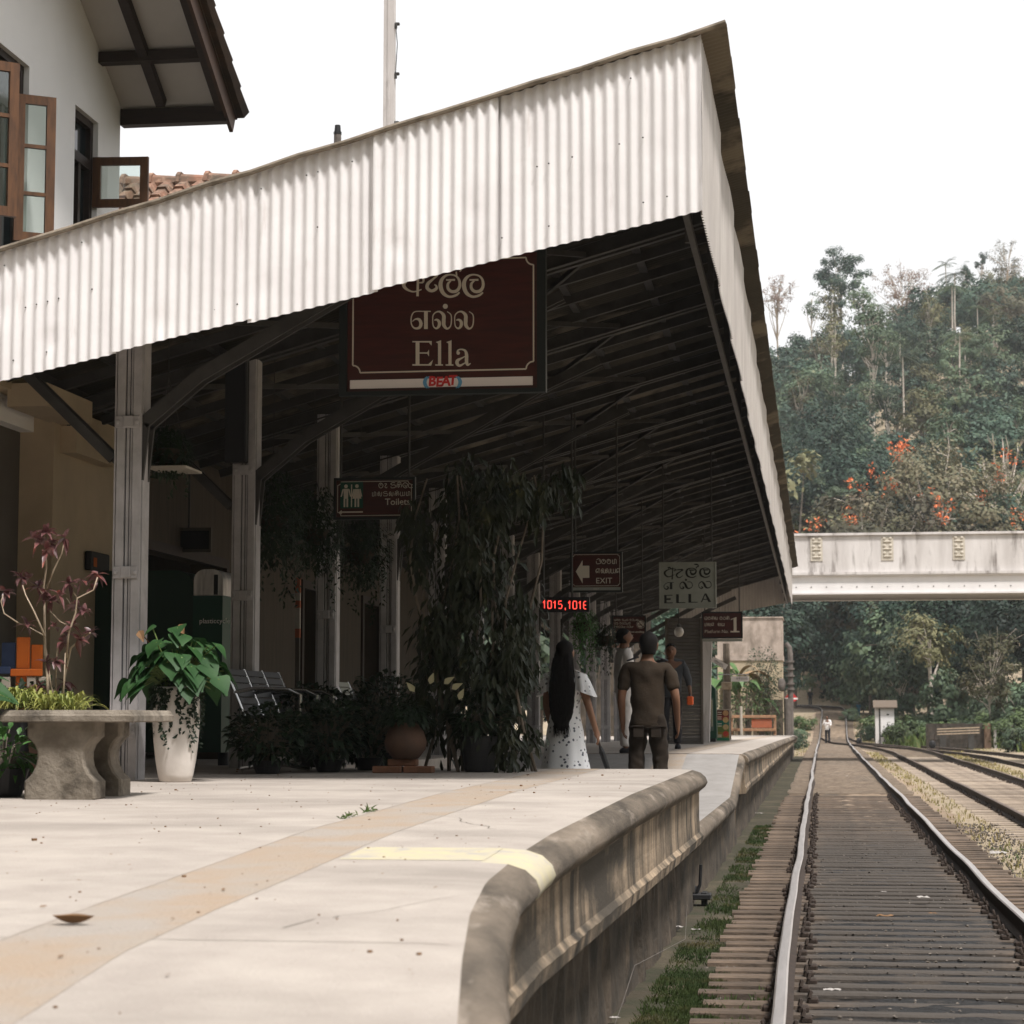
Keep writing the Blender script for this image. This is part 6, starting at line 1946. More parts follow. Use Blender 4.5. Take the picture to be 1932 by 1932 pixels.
    if trousers:
        pts_ = [(sv[wa] + V((0, 0, -0.04 * k)), (0.138 * b_ * k, 0.112 * b_ * k)), (sv[pel], (0.162 * b_ * k, 0.128 * b_ * k))]
        ln = [(0, 1)]
        for e in (-1, 1):
            hp, kn, an = legs[e]
            i = len(pts_)
            pts_ += [(sv[hp] + V((0, 0, -0.02 * k)), 0.102 * b_ * k), (sv[hp].lerp(sv[kn], 0.5), 0.093 * b_ * k), (sv[kn], 0.078 * b_ * k), (sv[kn].lerp(sv[an], 0.5), 0.076 * b_ * k), (sv[an] + V((0, 0.01, -0.01 * k)), 0.072 * b_ * k)]
            ln += [(1, i), (i, i + 1), (i + 1, i + 2), (i + 2, i + 3), (i + 3, i + 4)]
        cloth('trousers', pts_, ln, trousers, 1)
        for e in (-1, 1):
            an = legs[e][2]
            m_ = MB(); c_ = sv[an]
            m_.loft([[V((c_.x + 0.05 * k * math.cos(q) * a, c_.y + 0.065 * k + 0.145 * k * math.sin(q) * a, z * k)) for q in [2 * math.pi * j / 14 for j in range(14)]] for z, a in ((0.0, 0.95), (0.03, 1.0), (0.06, 0.85), (0.085, 0.5))])
            o = m_.build('shoe', X['blackcloth'], None, smooth=True); o.parent = t
    if shirt:
        zb = (0.22 + shirt_long) * k
        pts_ = [(sv[pel] + V((0, 0, 0.10 * k - zb)), (0.176 * b_ * k, 0.142 * b_ * k)), (sv[pel] + V((0, 0, 0.03 * k)), (0.170 * b_ * k, 0.138 * b_ * k)), (sv[ch], (0.175 * b_ * k, 0.130 * b_ * k)), (sv[nb] + V((0, 0, -0.01 * k)), (0.095 * k, 0.082 * k)), (sv[nb] + V((0, 0, 0.04 * k)), (0.066 * k, 0.064 * k))]
        ln = [(0, 1), (1, 2), (2, 3), (3, 4)]
        for e in (-1, 1):
            sh, el, wr = arms[e]
            i = len(pts_)
            pts_ += [(sv[sh], 0.075 * b_ * k), (sv[sh].lerp(sv[el], 0.5), 0.068 * b_ * k), (sv[sh].lerp(sv[el], min(1, sleeve)), 0.064 * b_ * k)]
            ln += [(2, i), (i, i + 1), (i + 1, i + 2)]
            if sleeve > 1:
                pts_.append((sv[el].lerp(sv[wr], sleeve - 1), 0.045 * b_ * k)); ln.append((i + 2, i + 3))
        cloth('shirt', pts_, ln, shirt, 1)
        if False:
            m_ = MB()
            c_ = sv[pel] + V((0, 0, 0.055 * k))
            m_.loft([[V((c_.x + 0.168 * b_ * k * math.cos(q), c_.y + 0.134 * b_ * k * math.sin(q), c_.z + z)) for q in [2 * math.pi * j / 24 for j in range(24)]] for z in (-0.02 * k, 0.02 * k)], False)
            o = m_.build('belt', X['blackcloth'], None, smooth=True); o.parent = t
    # hair
    m_ = MB()
    c_ = P(hx, hy, 1.62 + hz)
    rings = []
    for i in range(9):
        a = i / 8
        z = lerp(-0.115, 0.098, a)
        rr = math.sqrt(max(0.02, 1 - (max(0, z - 0.005) / 0.095) ** 2)) * (1 if z > -0.04 else 1 - 2.6 * (-0.04 - z))
        ring = []
        for j in range(20):
            q = 2 * math.pi * j / 20
            front = max(0, math.sin(q))
            rx, ry = 0.086 * rr * k * (1 if z > -0.02 else 0.90), 0.108 * rr * k * (1 - (0.62 if z < 0.03 else 0.22 if z < 0.055 else 0.08) * front)
            w = 1 + 0.03 * noise.noise(V((j * 0.9, i * 0.8, H)))
            ring.append(V((c_.x + rx * math.cos(q) * w, c_.y + ry * math.sin(q) * w - 0.006 * k, c_.z + z * k)))
        rings.append(ring)
    m_.loft(rings)
    o = m_.build('hair', cap or X['hair'], None, smooth=True); o.parent = t
    if hairlen:
        m_ = MB()
        rings = []
        for i in range(15):
            a = i / 14
            z = lerp(1.66, 1.66 - hairlen, a)
            wdt = pl(a, [(0, 0.065), (0.12, 0.088), (0.3, 0.105), (0.55, 0.12), (0.8, 0.10), (0.93, 0.06), (1, 0.02)])
            ring = []
            for j in range(44):
                q = 2 * math.pi * j / 44
                w = 1 + 0.16 * noise.noise(V((math.cos(q) * 6, math.sin(q) * 6, a * 1.6)))
                yb = pl(a, [(0, -0.03), (0.15, -0.07), (0.35, -0.125), (1, -0.155)])
                ring.append(V((wdt * math.cos(q) * w * k, (yb + 0.045 * math.sin(q)) * k, z * k)))
            rings.append(ring)
        m_.loft(rings)
        hr = random.Random(6)
        for _ in range(150):
            j = hr.randrange(44)
            i0 = hr.randrange(2, 9)
            pts_ = [rings[i][j] + V((hr.uniform(-.008, .008), hr.uniform(-.008, .004), 0)) for i in range(i0, 14)]
            pts_ += [pts_[-1] + V((hr.uniform(-.02, .02), hr.uniform(-.01, .01), -hr.uniform(0.03, 0.12)))]
            m_.tube(pts_, [0.004] * (len(pts_) - 1) + [0.001], 4)
        o = m_.build('long_hair', X['hair'], None, smooth=True); o.parent = t
    if not simple:
        for e in (-1, 1):
            m_ = MB(); m_.ell(P(e * 0.031 + hx, 0.102 + hy, 1.612 + hz), (0.013 * k, 0.008 * k, 0.008 * k), 8, 6)
            o = m_.build('eye', X['ink'], None, smooth=True); o.parent = t
        m_ = MB(); m_.ell(P(hx, 0.097 + hy, 1.548 + hz), (0.024 * k, 0.010 * k, 0.007 * k), 10, 6)
        o = m_.build('mouth', mat('lips', (0.16, 0.06, 0.05), rough=0.6), None, smooth=True); o.parent = t
    return t, s_, arms, P

# uniformed man from behind, in the dip of the platform
p = at(1222, 1350, 20.2)
t, s_, arms, P = person('man seen from behind in a dark khaki uniform with shoulder straps, arms at his sides', (p.x, 20.2, dip_z(20.2)), R(2), 1.72,
    {'elbowL': (-0.055, -0.03, -0.29), 'wristL': (-0.045, 0.06, -0.53), 'elbowR': (0.075, -0.035, -0.285), 'wristR': (0.085, 0.07, -0.53), 'legL': (-0.02, 0.0), 'legR': (0.03, 0.03), 'head': (0.01, -0.012, 0.012)}, X['skin'], shirt=X['khaki'], trousers=X['khaki_dark'], sleeve=0.85, build=0.98)
for e in (-1, 1):
    m = MB(); m.cbox((e * 0.135, -0.01, 1.472), (0.12, 0.055, 0.016), 0.004, Matrix.Rotation(R(e * 18), 3, 'Y')); o = m.build('shoulder_strap', X['blackcloth'], None); o.parent = t
m = MB()
for q in (-0.06, 0.06): m.cbox((q * 1.35, -0.125, 0.80), (0.095, 0.014, 0.11), 0.005)
o = m.build('back_pockets', X['khaki_dark'], None); o.parent = t

# woman in a printed dress
p = at(1066, 1350, 19.3)
wz = dip_z(19.3)
t, s_, arms, P = person('woman seen from behind with very long black hair and white printed dress', (p.x, 19.3, wz), R(-6), 1.60,
    {'elbowR': (0.085, -0.02, -0.28), 'wristR': (0.15, 0.02, -0.52), 'elbowL': (-0.05, 0.04, -0.28), 'wristL': (-0.02, 0.14, -0.50)}, X['skin2'], female=True, hairlen=0.80, build=0.92)
fab = bpy.data.materials.new('white cotton with small dark print')
fab.use_nodes = True
n, l = fab.node_tree.nodes, fab.node_tree.links
bs = n['Principled BSDF']; bs.inputs['Roughness'].default_value = 0.9
tc = n.new('ShaderNodeTexCoord'); vo = n.new('ShaderNodeTexVoronoi'); vo.inputs['Scale'].default_value = 23; vo.inputs['Randomness'].default_value = 0.8
nz_ = n.new('ShaderNodeTexNoise'); nz_.inputs['Scale'].default_value = 60
ad = n.new('ShaderNodeMath'); ad.operation = 'MULTIPLY_ADD'; ad.inputs[1].default_value = 0.35
mr = n.new('ShaderNodeMapRange'); mr.inputs['From Min'].default_value, mr.inputs['From Max'].default_value = 0.40, 0.47
mx = n.new('ShaderNodeMixRGB'); mx.inputs['Color1'].default_value = (0.10, 0.11, 0.14, 1); mx.inputs['Color2'].default_value = (0.84, 0.85, 0.87, 1)
l.new(tc.outputs['Object'], vo.inputs['Vector']); l.new(tc.outputs['Object'], nz_.inputs['Vector'])
l.new(nz_.outputs['Fac'], ad.inputs[0]); l.new(vo.outputs['Distance'], ad.inputs[2]); l.new(ad.outputs[0], mr.inputs['Value']); l.new(mr.outputs['Result'], mx.inputs['Fac']); l.new(mx.outputs['Color'], bs.inputs['Base Color'])
m = MB()
rings = []
prof = [(1.40, 0.085, 0.075), (1.36, 0.15, 0.105), (1.28, 0.165, 0.125), (1.18, 0.155, 0.122), (1.06, 0.135, 0.108), (0.98, 0.150, 0.125), (0.86, 0.175, 0.150), (0.70, 0.195, 0.175), (0.50, 0.235, 0.215), (0.30, 0.275, 0.245), (0.10, 0.315, 0.275), (0.095, 0.305, 0.265)]
for z, rx, ry in prof:
    fold = max(0, (1.02 - z)) * 0.10
    ring = []
    for j in range(60):
        q = 2 * math.pi * j / 60
        w = 1 + fold * (math.sin(q * 9 + 1.3 * math.sin(q * 2)) * 0.7 + 0.5 * noise.noise(V((math.cos(q) * 3, math.sin(q) * 3, z))))
        ring.append(V((rx * math.cos(q) * w, ry * math.sin(q) * w, z)) * (1.60 / 1.70))
    rings.append(ring)
m.loft(rings, False)
o = m.build('dress', fab, None, smooth=True); o.parent = t
for e in (-1, 1):
    m = MB()
    rings = []
    for i, (f, rr) in enumerate(((0, 0.06), (0.25, 0.085), (0.5, 0.10), (0.62, 0.112))):
        ring = []
        sh, el = s_.v[arms[e][0]], s_.v[arms[e][1]]
        c_ = sh.lerp(el, f * 0.75) + V((e * 0.01, 0, 0.025 - 0.02 * i))
        for j in range(28):
            q = 2 * math.pi * j / 28
            w = 1 + 0.12 * (i / 3) * math.sin(q * 7)
            ring.append(c_ + V((rr * math.cos(q) * w * 0.9, rr * math.sin(q) * w, -0.35 * e * rr * math.cos(q))))
        rings.append(ring)
    m.loft(rings, False)
    o = m.build('ruffle_sleeve', fab, None, smooth=True); o.parent = t
# folded umbrella in her right hand
hand = V((p.x, 19.3, wz)) + rotz(R(-6)) @ (s_.v[arms[1][2]] + V((0.01, 0.02, -0.07)))
um = thing('umbrella', 'furled black umbrella held in the hand of the long-haired woman', 'umbrella', tuple(hand))
d = V((0.20, 0.05, -0.62))
m = MB(); m.tube([hand + d * 0.12, hand + d * 0.2, hand + d * 0.55, hand + d * 0.95], [0.012, 0.026, 0.022, 0.009], 8); m.build('cover', X['black'], um)
m = MB(); m.tube([hand - d * 0.10, hand, hand + d * 0.12], 0.010, 8); m.tube([hand + d * 0.95, hand + d * 1.05], 0.005, 6); m.build('shaft', X['darkwood'], um)

# man in white uniform on the far platform
p = at(1178, 1350, 29.9)
t, s_, arms, P = person('man in white shirt and white trousers with black shoes standing on the far platform', (p.x, 29.9, top_z(29.9)), R(-70), 1.70,
    {'elbowL': (-0.05, 0.06, -0.28), 'wristL': (0.08, 0.22, -0.32), 'elbowR': (0.05, 0.02, -0.29), 'wristR': (-0.04, 0.22, -0.34), 'legL': (0.0, 0.05)}, X['skin'], shirt=X['whitecloth'], trousers=X['whitecloth'], sleeve=0.8)
# man behind with an orange bag
p = at(1266, 1350, 35.2)
t, s_, arms, P = person('man in dark grey shirt looking down, half hidden behind the khaki uniform', (p.x, 35.2, top_z(35.2)), R(186), 1.70,
    {'head': (0.05, -0.02, 0.0), 'elbowL': (-0.10, -0.02, -0.28), 'wristL': (-0.12, 0.07, -0.52)}, X['skin'], shirt=X['greycloth'], trousers=X['blackcloth'], sleeve=1.5)
hand = V((p.x, 35.2, top_z(35.2))) + rotz(R(186)) @ s_.v[arms[-1][2]]
ob = thing('orange_case', 'small bright orange case carried by the man in dark grey', 'case', tuple(hand))
m = MB(); m.cbox(hand + V((0.0, -0.03, -0.09)), (0.10, 0.16, 0.14), 0.015); m.build('body', X['orange'], ob)
m = MB(); m.tube([hand + V((0, -0.08, -0.03)), hand + V((0, -0.05, 0.02)), hand + V((0, 0.0, 0.02)), hand + V((0, 0.03, -0.03))], 0.008, 6); m.build('handle', X['black'], ob)
# people on the line
p = at(1561, 1352, 134)
person('man in a white shirt and dark trousers standing between the rails looking at his hand', (p.x, 134, rise(134) - 0.16), R(160), 1.66,
    {'elbowR': (0.06, 0.05, -0.28), 'wristR': (-0.06, 0.26, -0.18), 'elbowL': (-0.05, 0.06, -0.28), 'wristL': (0.08, 0.24, -0.24), 'head': (0.03, 0, 0)}, X['skin'], shirt=X['whitecloth'], trousers=X['blackcloth'], sleeve=1.5, simple=True)
p = at(1529, 1352, 184)
person('distant figure in dark clothes with a white cap at the crest of the line', (p.x, 184, gz(p.x, 184)), R(20), 1.45, None, X['skin'], shirt=X['blackcloth'], trousers=X['greycloth'], simple=True, cap=X['whitecloth'])
p = at(1620, 1352, 163)
person('small distant figure dressed in blue on the bank right of the line', (p.x, 163, gz(p.x, 163)), R(10), 1.05, None, X['skin'], shirt=X['bluecloth'], trousers=X['bluecloth'], shirt_long=0.25, simple=True)

# ================================================================ FAR END OF THE PLATFORM
z0 = top_z(44)
p0, p1 = at(1262, 1405, 44), at(1321, 1200, 44)
lw = thing('slatted_wall', 'grey horizontally slatted wall closing the end of the shaded platform', 'wall', (p0.x, 44, z0))
m = MB()
k, z = 0, z0
while z < p1.z + 0.35:
    m.prism([(p0.x, 44, z), (p0.x, 43.965, z + 0.008), (p0.x, 43.99, z + 0.069), (p0.x, 44.03, z + 0.069), (p0.x, 44.03, z)], (p1.x - p0.x, 0, 0))
    z += 0.0705
m.build('slats', mat('grey brown slat', (0.15, 0.135, 0.12), (0.11, 0.10, 0.088), 3, 0.6), lw)
m = MB(); m.box(p1.x, p1.x + 0.05, 43.95, 44.06, z0, z); m.box(p0.x - 0.06, p0.x, 43.95, 44.06, z0, z); m.build('edge_post', X['greywall'], lw)
lp = thing('lamp_globe', 'dim round lamp globe hanging under the canopy left of the platform sign', 'lamp', tuple(at(1281, 1192, 41)))
q = at(1281, 1192, 41)
m = MB(); m.ell(q, (0.09, 0.09, 0.10), 14, 10); m.build('globe', mat('milky glass globe', (0.5, 0.47, 0.42), rough=0.3), lp, smooth=True)
m = MB(); m.tube([q + V((0, 0, 0.09)), V((q.x, q.y, roof_z(q.x, q.y) - 0.1))], 0.01, 6); m.tube([q + V((0, 0, 0.08)), q + V((0, 0, 0.14))], 0.04, 8); m.build('stem', X['steel'], lp)

z0 = top_z(48)
a0, a1 = at(1320, 1400, 48), at(1343, 1400, 48)
a2, a3 = at(1324, 1200, 48), at(1345, 1200, 48)
wp = thing('white_post', 'broad white painted post standing just below the platform number sign', 'post', (a0.x, 48, z0))
m = MB()
m.loft([[V((a0.x, 47.9, z0)), V((a1.x - 0.05, 47.9, z0)), V((a1.x - 0.05, 48.15, z0)), V((a0.x, 48.15, z0))], [V((a2.x, 47.9, a2.z + 0.5)), V((a3.x, 47.9, a2.z + 0.5)), V((a3.x, 48.15, a2.z + 0.5)), V((a2.x, 48.15, a2.z + 0.5))]])
m.build('post', X['concrete'], wp)
m = MB(); m.box(a0.x + 0.09, a0.x + 0.12, 47.885, 47.899, z0 + 0.1, a2.z + 0.4); m.build('rib', X['concrete'], wp)

z0 = top_z(49.5)
c0, c1 = at(1329, 1402, 49.5), at(1349, 1292, 49.5)
gc = thing('green_cabinet', 'narrow green glass-fronted drinks cabinet beside the white post', 'cabinet', ((c0.x + c1.x) / 2, 49.5, z0))
m = MB(); m.prism([(x, 49.5, z) for x, z in ((c0.x, z0 + 0.08), (c1.x + 0.03, z0 + 0.08), (c1.x + 0.01, c1.z - 0.1), (c1.x - 0.08, c1.z), (c0.x, c1.z))], (0, 0.5, 0)); m.build('body', X['bin_green'], gc)
m = MB(); m.box(c0.x + 0.03, c1.x - 0.04, 49.485, 49.499, z0 + 0.25, c1.z - 0.30); m.build('glass_door', mat('greenish cabinet glass', (0.10, 0.14, 0.12), rough=0.1), gc)
m = MB(); m.tube([(c1.x - 0.075, 49.46, z0 + 0.35), (c1.x - 0.075, 49.46, z0 + 0.95)], 0.012, 6); m.build('handle', X['yellow'], gc)
m = MB(); m.box(c0.x + 0.02, c1.x, 49.52, 49.95, z0, z0 + 0.08); m.build('base', X['black'], gc)

z0 = top_z(50.5)
c0, c1 = at(1350.5, 1396, 50.5), at(1377, 1338, 50.5)
mb_ = thing('menu_board', 'upright food board with rows of round dishes in red and green', 'menu board', ((c0.x + c1.x) / 2, 50.5, z0))
w, h = c1.x - c0.x, c1.z - z0
F3 = plane_map(c0.x, 50.5, z0)
m = MB(); m.box(c0.x, c1.x, 50.501, 50.53, z0, c1.z); m.build('frame', X['whitewood'], mb_)
for (v0, v1, cc) in ((.03, .12, (0.02, 0.16, 0.08)), (.12, .30, (0.22, 0.16, 0.03)), (.30, .50, (0.10, 0.15, 0.03)), (.50, .66, (0.01, 0.12, 0.08)), (.66, .80, (0.22, 0.03, 0.02)), (.80, .97, (0.10, 0.03, 0.02))):
    m = MB(); fpoly(m, [(w * .06, h * v0), (w * .94, h * v0), (w * .94, h * v1), (w * .06, h * v1)], F3); m.build('panel', mat('board colour', cc, rough=0.6), mb_)
F4 = plane_map(c0.x, 50.496, z0)
for k, (v, cc) in enumerate(((.88, (0.55, 0.33, 0.16)), (.67, (0.6, 0.42, 0.18)), (.45, (0.55, 0.42, 0.22)), (.24, (0.5, 0.06, 0.03)))):
    m = MB(); disc(m, w * .70, h * v, w * .20, F4, 20); m.build('dish', mat('dish picture', cc, (cc[0] * .7, cc[1] * .6, cc[2] * .5), 30, 0.6), mb_)
m = MB()
for v in (.90, .84, .76, .70, .55, .48, .20, .15): stroke(m, [(w * .14, h * v, h * .025), (w * .42, h * v, h * .025)], F4, sm=False)
m.build('caption', X['letter'], mb_)

# pointer boards and carved post
q0 = at(1357, 1250, 52)
ps = thing('pointer_sign', 'white pointer board tilted down to the right on the white post', 'sign', tuple(q0))
a_, b_ = at(1343, 1243, 47.6), at(1371, 1259, 47.6)
m = MB(); m.beam(a_, b_, 0.02, 0.12); m.build('board', X['sign_white'], ps)
m = MB(); d = (b_ - a_).normalized()
word(m, ['va', 'ka', 'TL', 'TY', 'TM', 'la'], 0.06, -0.012, 0.032, lambda u, v, l=0: (a_.x + d.x * u, 47.585 - l, a_.z + d.z * u + v), adv=1.2)
text(m, 'Gents Urinal', 0.042, 0.06, -0.05, lambda u, v, l=0: (a_.x + d.x * u, 47.586 - l, a_.z + d.z * u + v))
m.build('lettering', X['ink'], ps)
zq = top_z(56)
a_, b_ = at(1379, 1286, 57), at(1413, 1276, 57)
ps2 = thing('pointer_sign', 'small level white board hanging from a thin bar in front of the banana leaves', 'sign', (a_.x, 57, a_.z))
m = MB(); m.box(a_.x, b_.x, 57, 57.02, a_.z, b_.z); m.build('board', X['sign_white'], ps2)
m = MB(); m.tube([(at(1352, 1272, 57).x, 57.01, b_.z + 0.05), (b_.x, 57.01, b_.z + 0.05)], 0.018, 6)
m.tube([(a_.x + 0.05, 57.01, b_.z), (a_.x + 0.05, 57.01, b_.z + 0.05)], 0.008, 4); m.tube([(b_.x - 0.05, 57.01, b_.z), (b_.x - 0.05, 57.01, b_.z + 0.05)], 0.008, 4); m.build('bar', X['galv'], ps2)
m = MB(); word(m, ['va', 'ka', 'la', 'TY', 'TM'], 0.14, 0.055, 0.05, plane_map(a_.x, 56.996, a_.z), adv=1.2); m.build('lettering', X['ink'], ps2)
cpst = thing('carved_post', 'rough wooden post with carved blocks holding the thin sign bar', 'post', (at(1371, 1345, 57).x, 57.1, top_z(57)))
x = at(1371, 1345, 57).x
m = MB(); m.tube([(x, 57.1, top_z(57)), (x + 0.01, 57.1, 2.2), (x, 57.1, 3.4)], [0.11, 0.10, 0.085], 8); m.build('post', X['bark'], cpst)
for z in (1.55, 2.3):
    m = MB(); m.cbox((x, 57.05, z), (0.26, 0.24, 0.20), 0.02); m.build('block', X['drywood'], cpst)

# wooden fence across the end of the platform
fy = 92.6
fe = thing('wooden_fence', 'weathered two-rail wooden fence with a faded red panel at the platform end', 'fence', (at(1420, 1385, fy).x, fy, top_z(92)))
zb = top_z(92) - 0.1
xa, xb = at(1340, 1360, fy).x, at(1464, 1360, fy).x
for py in (1352, 1377):
    z = at(1420, py, fy).z
    m = MB(); m.cbox(((xa + xb) / 2, fy, z), (xb - xa, 0.05, 0.12), 0.012); m.build('rail', X['rustwood'], fe)
for px in (1345, 1380, 1462):
    m = MB(); m.cbox((at(px, 1360, fy).x, fy + 0.08, (zb + at(px, 1350, fy).z) / 2), (0.11, 0.08, at(px, 1350, fy).z - zb), 0.012); m.build('post', X['rustwood'], fe)
q0, q1 = at(1418, 1373, fy), at(1456, 1356, fy)
m = MB(); m.box(q0.x, q1.x, fy + 0.03, fy + 0.05, q0.z, q1.z); m.build('panel', X['redpanel'], fe)
x = at(1399, 1360, fy).x
fp = thing('marker_post', 'thin white marker post in front of the wooden fence', 'post', (x, fy - 0.3, zb + 0.1))
m = MB(); m.tube([(x, fy - 0.3, zb + 0.1), (x, fy - 0.3, at(1399, 1334, fy).z)], 0.055, 8); m.build('post', X['whitewood'], fp)
m = MB(); m.ell((x, fy - 0.3, at(1399, 1334, fy).z), (0.056, 0.056, 0.03), 8, 6); m.build('cap', X['whitewood'], fp)

# masonry water tower and water crane
ty = 98.0
x1 = at(1477, 1300, ty).x
zt, zm1, zm2 = at(1470, 1166, ty).z, at(1470, 1236, ty).z, at(1470, 1246, ty).z
wt = thing('water_tower', 'old yellowish stone water tower with stained plaster top by the line', 'tower', (x1 - 1.3, ty, -0.2))
m = MB(); m.box(x1 - 2.9, x1 - 0.02, ty, ty + 3, -0.3, zm2); m.build('stone_base', X['brickwall'], wt)
m = MB(); m.box(x1 - 3.0, x1 + 0.03, ty - 0.05, ty + 3.05, zm2, zm1); m.build('ledge', X['pinkplaster'], wt)
m = MB(); m.box(x1 - 2.9, x1, ty - 0.002, ty + 3, zm1, zt); m.build('tank_wall', X['pinkplaster'], wt)
m = MB(); m.box(x1 - 2.95, x1 + 0.04, ty - 0.05, ty + 3.05, zt, zt + 0.06); m.build('coping', X['pinkplaster'], wt)
m = MB(); m.box(x1 - 0.5, x1 - 0.0, ty - 0.06, ty - 0.003, -0.3, at(1470, 1320, ty).z); m.build('corner_pier', X['stone'], wt)
x = at(1486, 1300, 95).x
wc = thing('water_crane', 'grey iron standpipe with a bent head and flanges beside the water tower', 'water crane', (x, 95, -0.2))
zz = lambda py: at(1486, py, 95).z
m = MB(); m.tube([(x, 95, -0.3), (x, 95, zz(1318))], 0.17, 12); m.tube([(x + 0.13, 95, -0.2), (x + 0.13, 95, zz(1235)), (x + 0.10, 95, zz(1222)), (x - 0.05, 95, zz(1213))], [0.12, 0.12, 0.115, 0.10], 10); m.build('pipe', X['pipe'], wc)
for py in (1248, 1262, 1275, 1290, 1300):
    m = MB(); m.tube([(x + 0.11, 95, zz(py) - 0.04), (x + 0.11, 95, zz(py) + 0.04)], 0.19, 12); m.build('flange', X['pipe'], wc)
m = MB(); m.ell((x - 0.25, 94.95, zz(1292)), (0.17, 0.1, 0.3), 10, 8); m.build('valve', X['pipe'], wc)

# stop board up the line
q = at(1493, 1346, 150)
st = thing('stop_board', 'red and white stop board on a white post beyond the platform end', 'sign', (q.x, 150, gz(q.x, 150)))
m = MB(); m.tube([(q.x, 150, gz(q.x, 150)), (q.x, 150, at(1493, 1320, 150).z)], 0.06, 8); m.build('post', X['whitewood'], st)
m = MB(); zc_ = at(1493, 1318, 150).z; m.prism([(q.x - 0.42, 149.9, zc_ + 0.05), (q.x + 0.42, 149.9, zc_ + 0.05), (q.x + 0.1, 149.9, zc_ + 0.42), (q.x - 0.1, 149.9, zc_ + 0.42)], (0, 0.04, 0)); m.prism([(q.x - 0.25, 149.9, zc_ - 0.20), (q.x + 0.25, 149.9, zc_ - 0.20), (q.x + 0.42, 149.9, zc_ - 0.06), (q.x - 0.42, 149.9, zc_ - 0.06)], (0, 0.04, 0)); m.build('red_panel', X['sign_red'], st)
m = MB(); m.box(q.x - 0.46, q.x + 0.46, 149.89, 149.95, zc_ - 0.058, zc_ + 0.048); m.build('white_bar', X['sign_white'], st)

# white lineside hut
hy = 131.0
c0, c1 = at(1652, 1384, hy), at(1687, 1336, hy)
zb = gz((c0.x + c1.x) / 2, hy) - 0.2
hu = thing('lineside_hut', 'small white lineside hut with a brown pitched lid in the grass', 'hut', ((c0.x + c1.x) / 2, hy, zb))
m = MB(); m.box(c0.x, c1.x, hy, hy + 1.1, zb, c1.z); m.build('body', X['concrete'], hu)
xw = lerp(c0.x, c1.x, 0.22)
m = MB(); m.box(xw + 0.06, c1.x - 0.02, hy - 0.03, hy - 0.002, zb + 0.15, c1.z - 0.04); m.build('door', X['whitegirder'], hu)
m = MB(); m.box(xw - 0.03, xw + 0.04, hy - 0.02, hy - 0.001, zb + 0.1, c1.z - 0.03); m.build('gap', X['ink'], hu)
m = MB(); xk = lerp(c0.x, c1.x, 0.66); m.box(xk - 0.06, xk + 0.06, hy - 0.05, hy - 0.031, c1.z - 0.42, c1.z - 0.34); m.build('handle', X['ink'], hu)
m = MB(); zr = at(1670, 1328, hy).z
m.prism([(c0.x - 0.12, hy - 0.25, c1.z), (c0.x - 0.12, hy + 0.5, zr + 0.15), (c0.x - 0.12, hy + 1.3, c1.z), (c0.x - 0.12, hy + 1.3, c1.z + 0.06), (c0.x - 0.12, hy + 0.5, zr + 0.22), (c0.x - 0.12, hy - 0.25, c1.z + 0.06)], (c1.x - c0.x + 0.3, 0, 0)); m.build('roof', mat('brown roof felt', (0.13, 0.10, 0.075), rough=0.9), hu)

# stone wall with a stack of timber rails at the siding
wy = 116.0
c0, c1 = at(1756, 1402, wy), at(1846, 1365, wy)
zg = gz((c0.x + c1.x) / 2, wy) - 0.3
X['redpier'] = mat('reddish earth pier', (0.20, 0.13, 0.09), (0.13, 0.09, 0.06), 4, 0.95, bump=0.5)
sw_ = thing('stone_wall', 'low dark stone retaining wall behind the sidings', 'wall', ((c0.x + c1.x) / 2, wy, zg))
m = MB()
m.grid(lambda u, v: (lerp(c0.x - 0.2, c1.x + 0.3, u), wy + 0.05 * noise.noise(V((u * 14, v * 5, 1))), lerp(zg, c1.z + 0.05 * noise.noise(V((u * 9, 0, 2))), v)), 40, 8)
m.box(c0.x - 0.2, c1.x + 0.3, wy + 0.08, wy + 0.9, zg, c1.z - 0.06)
m.build('masonry', mat('dark stone wall', (0.075, 0.06, 0.048), (0.035, 0.032, 0.025), 5, 0.95, bump=0.9, bscale=9), sw_)  # two dark stone tones blended by noise
m = MB(); m.cbox((c1.x + 0.45, wy + 0.1, (zg + c1.z) / 2), (0.36, 0.5, c1.z - zg), 0.03); m.build('end_pier', X['redpier'], sw_)
m = MB(); m.cbox((c1.x + 0.82, wy - 0.05, (zg + c1.z) / 2 - 0.1), (0.14, 0.3, c1.z - zg - 0.2), 0.02); m.build('white_stone', X['concrete'], sw_)
ts = thing('rail_rack', 'three long pale timbers on two dark supports in front of the low stone wall', 'rack', ((c0.x + c1.x) / 2, wy - 0.5, zg + 0.3))
for k, py in enumerate((1374, 1379, 1384)):
    a_, b_ = at(1768, py + 1.5, wy - 0.6), at(1848, py - 1.5, wy - 0.6)
    m = MB(); m.beam(a_, b_, 0.10, 0.062); m.build('timber', X['drywood'], ts)
for px in (1779, 1832):
    a_ = at(px, 1386, wy - 0.5)
    m = MB(); m.box(a_.x - 0.14, a_.x + 0.14, wy - 0.62, wy - 0.3, zg, a_.z); m.build('support', X['steel'], ts)

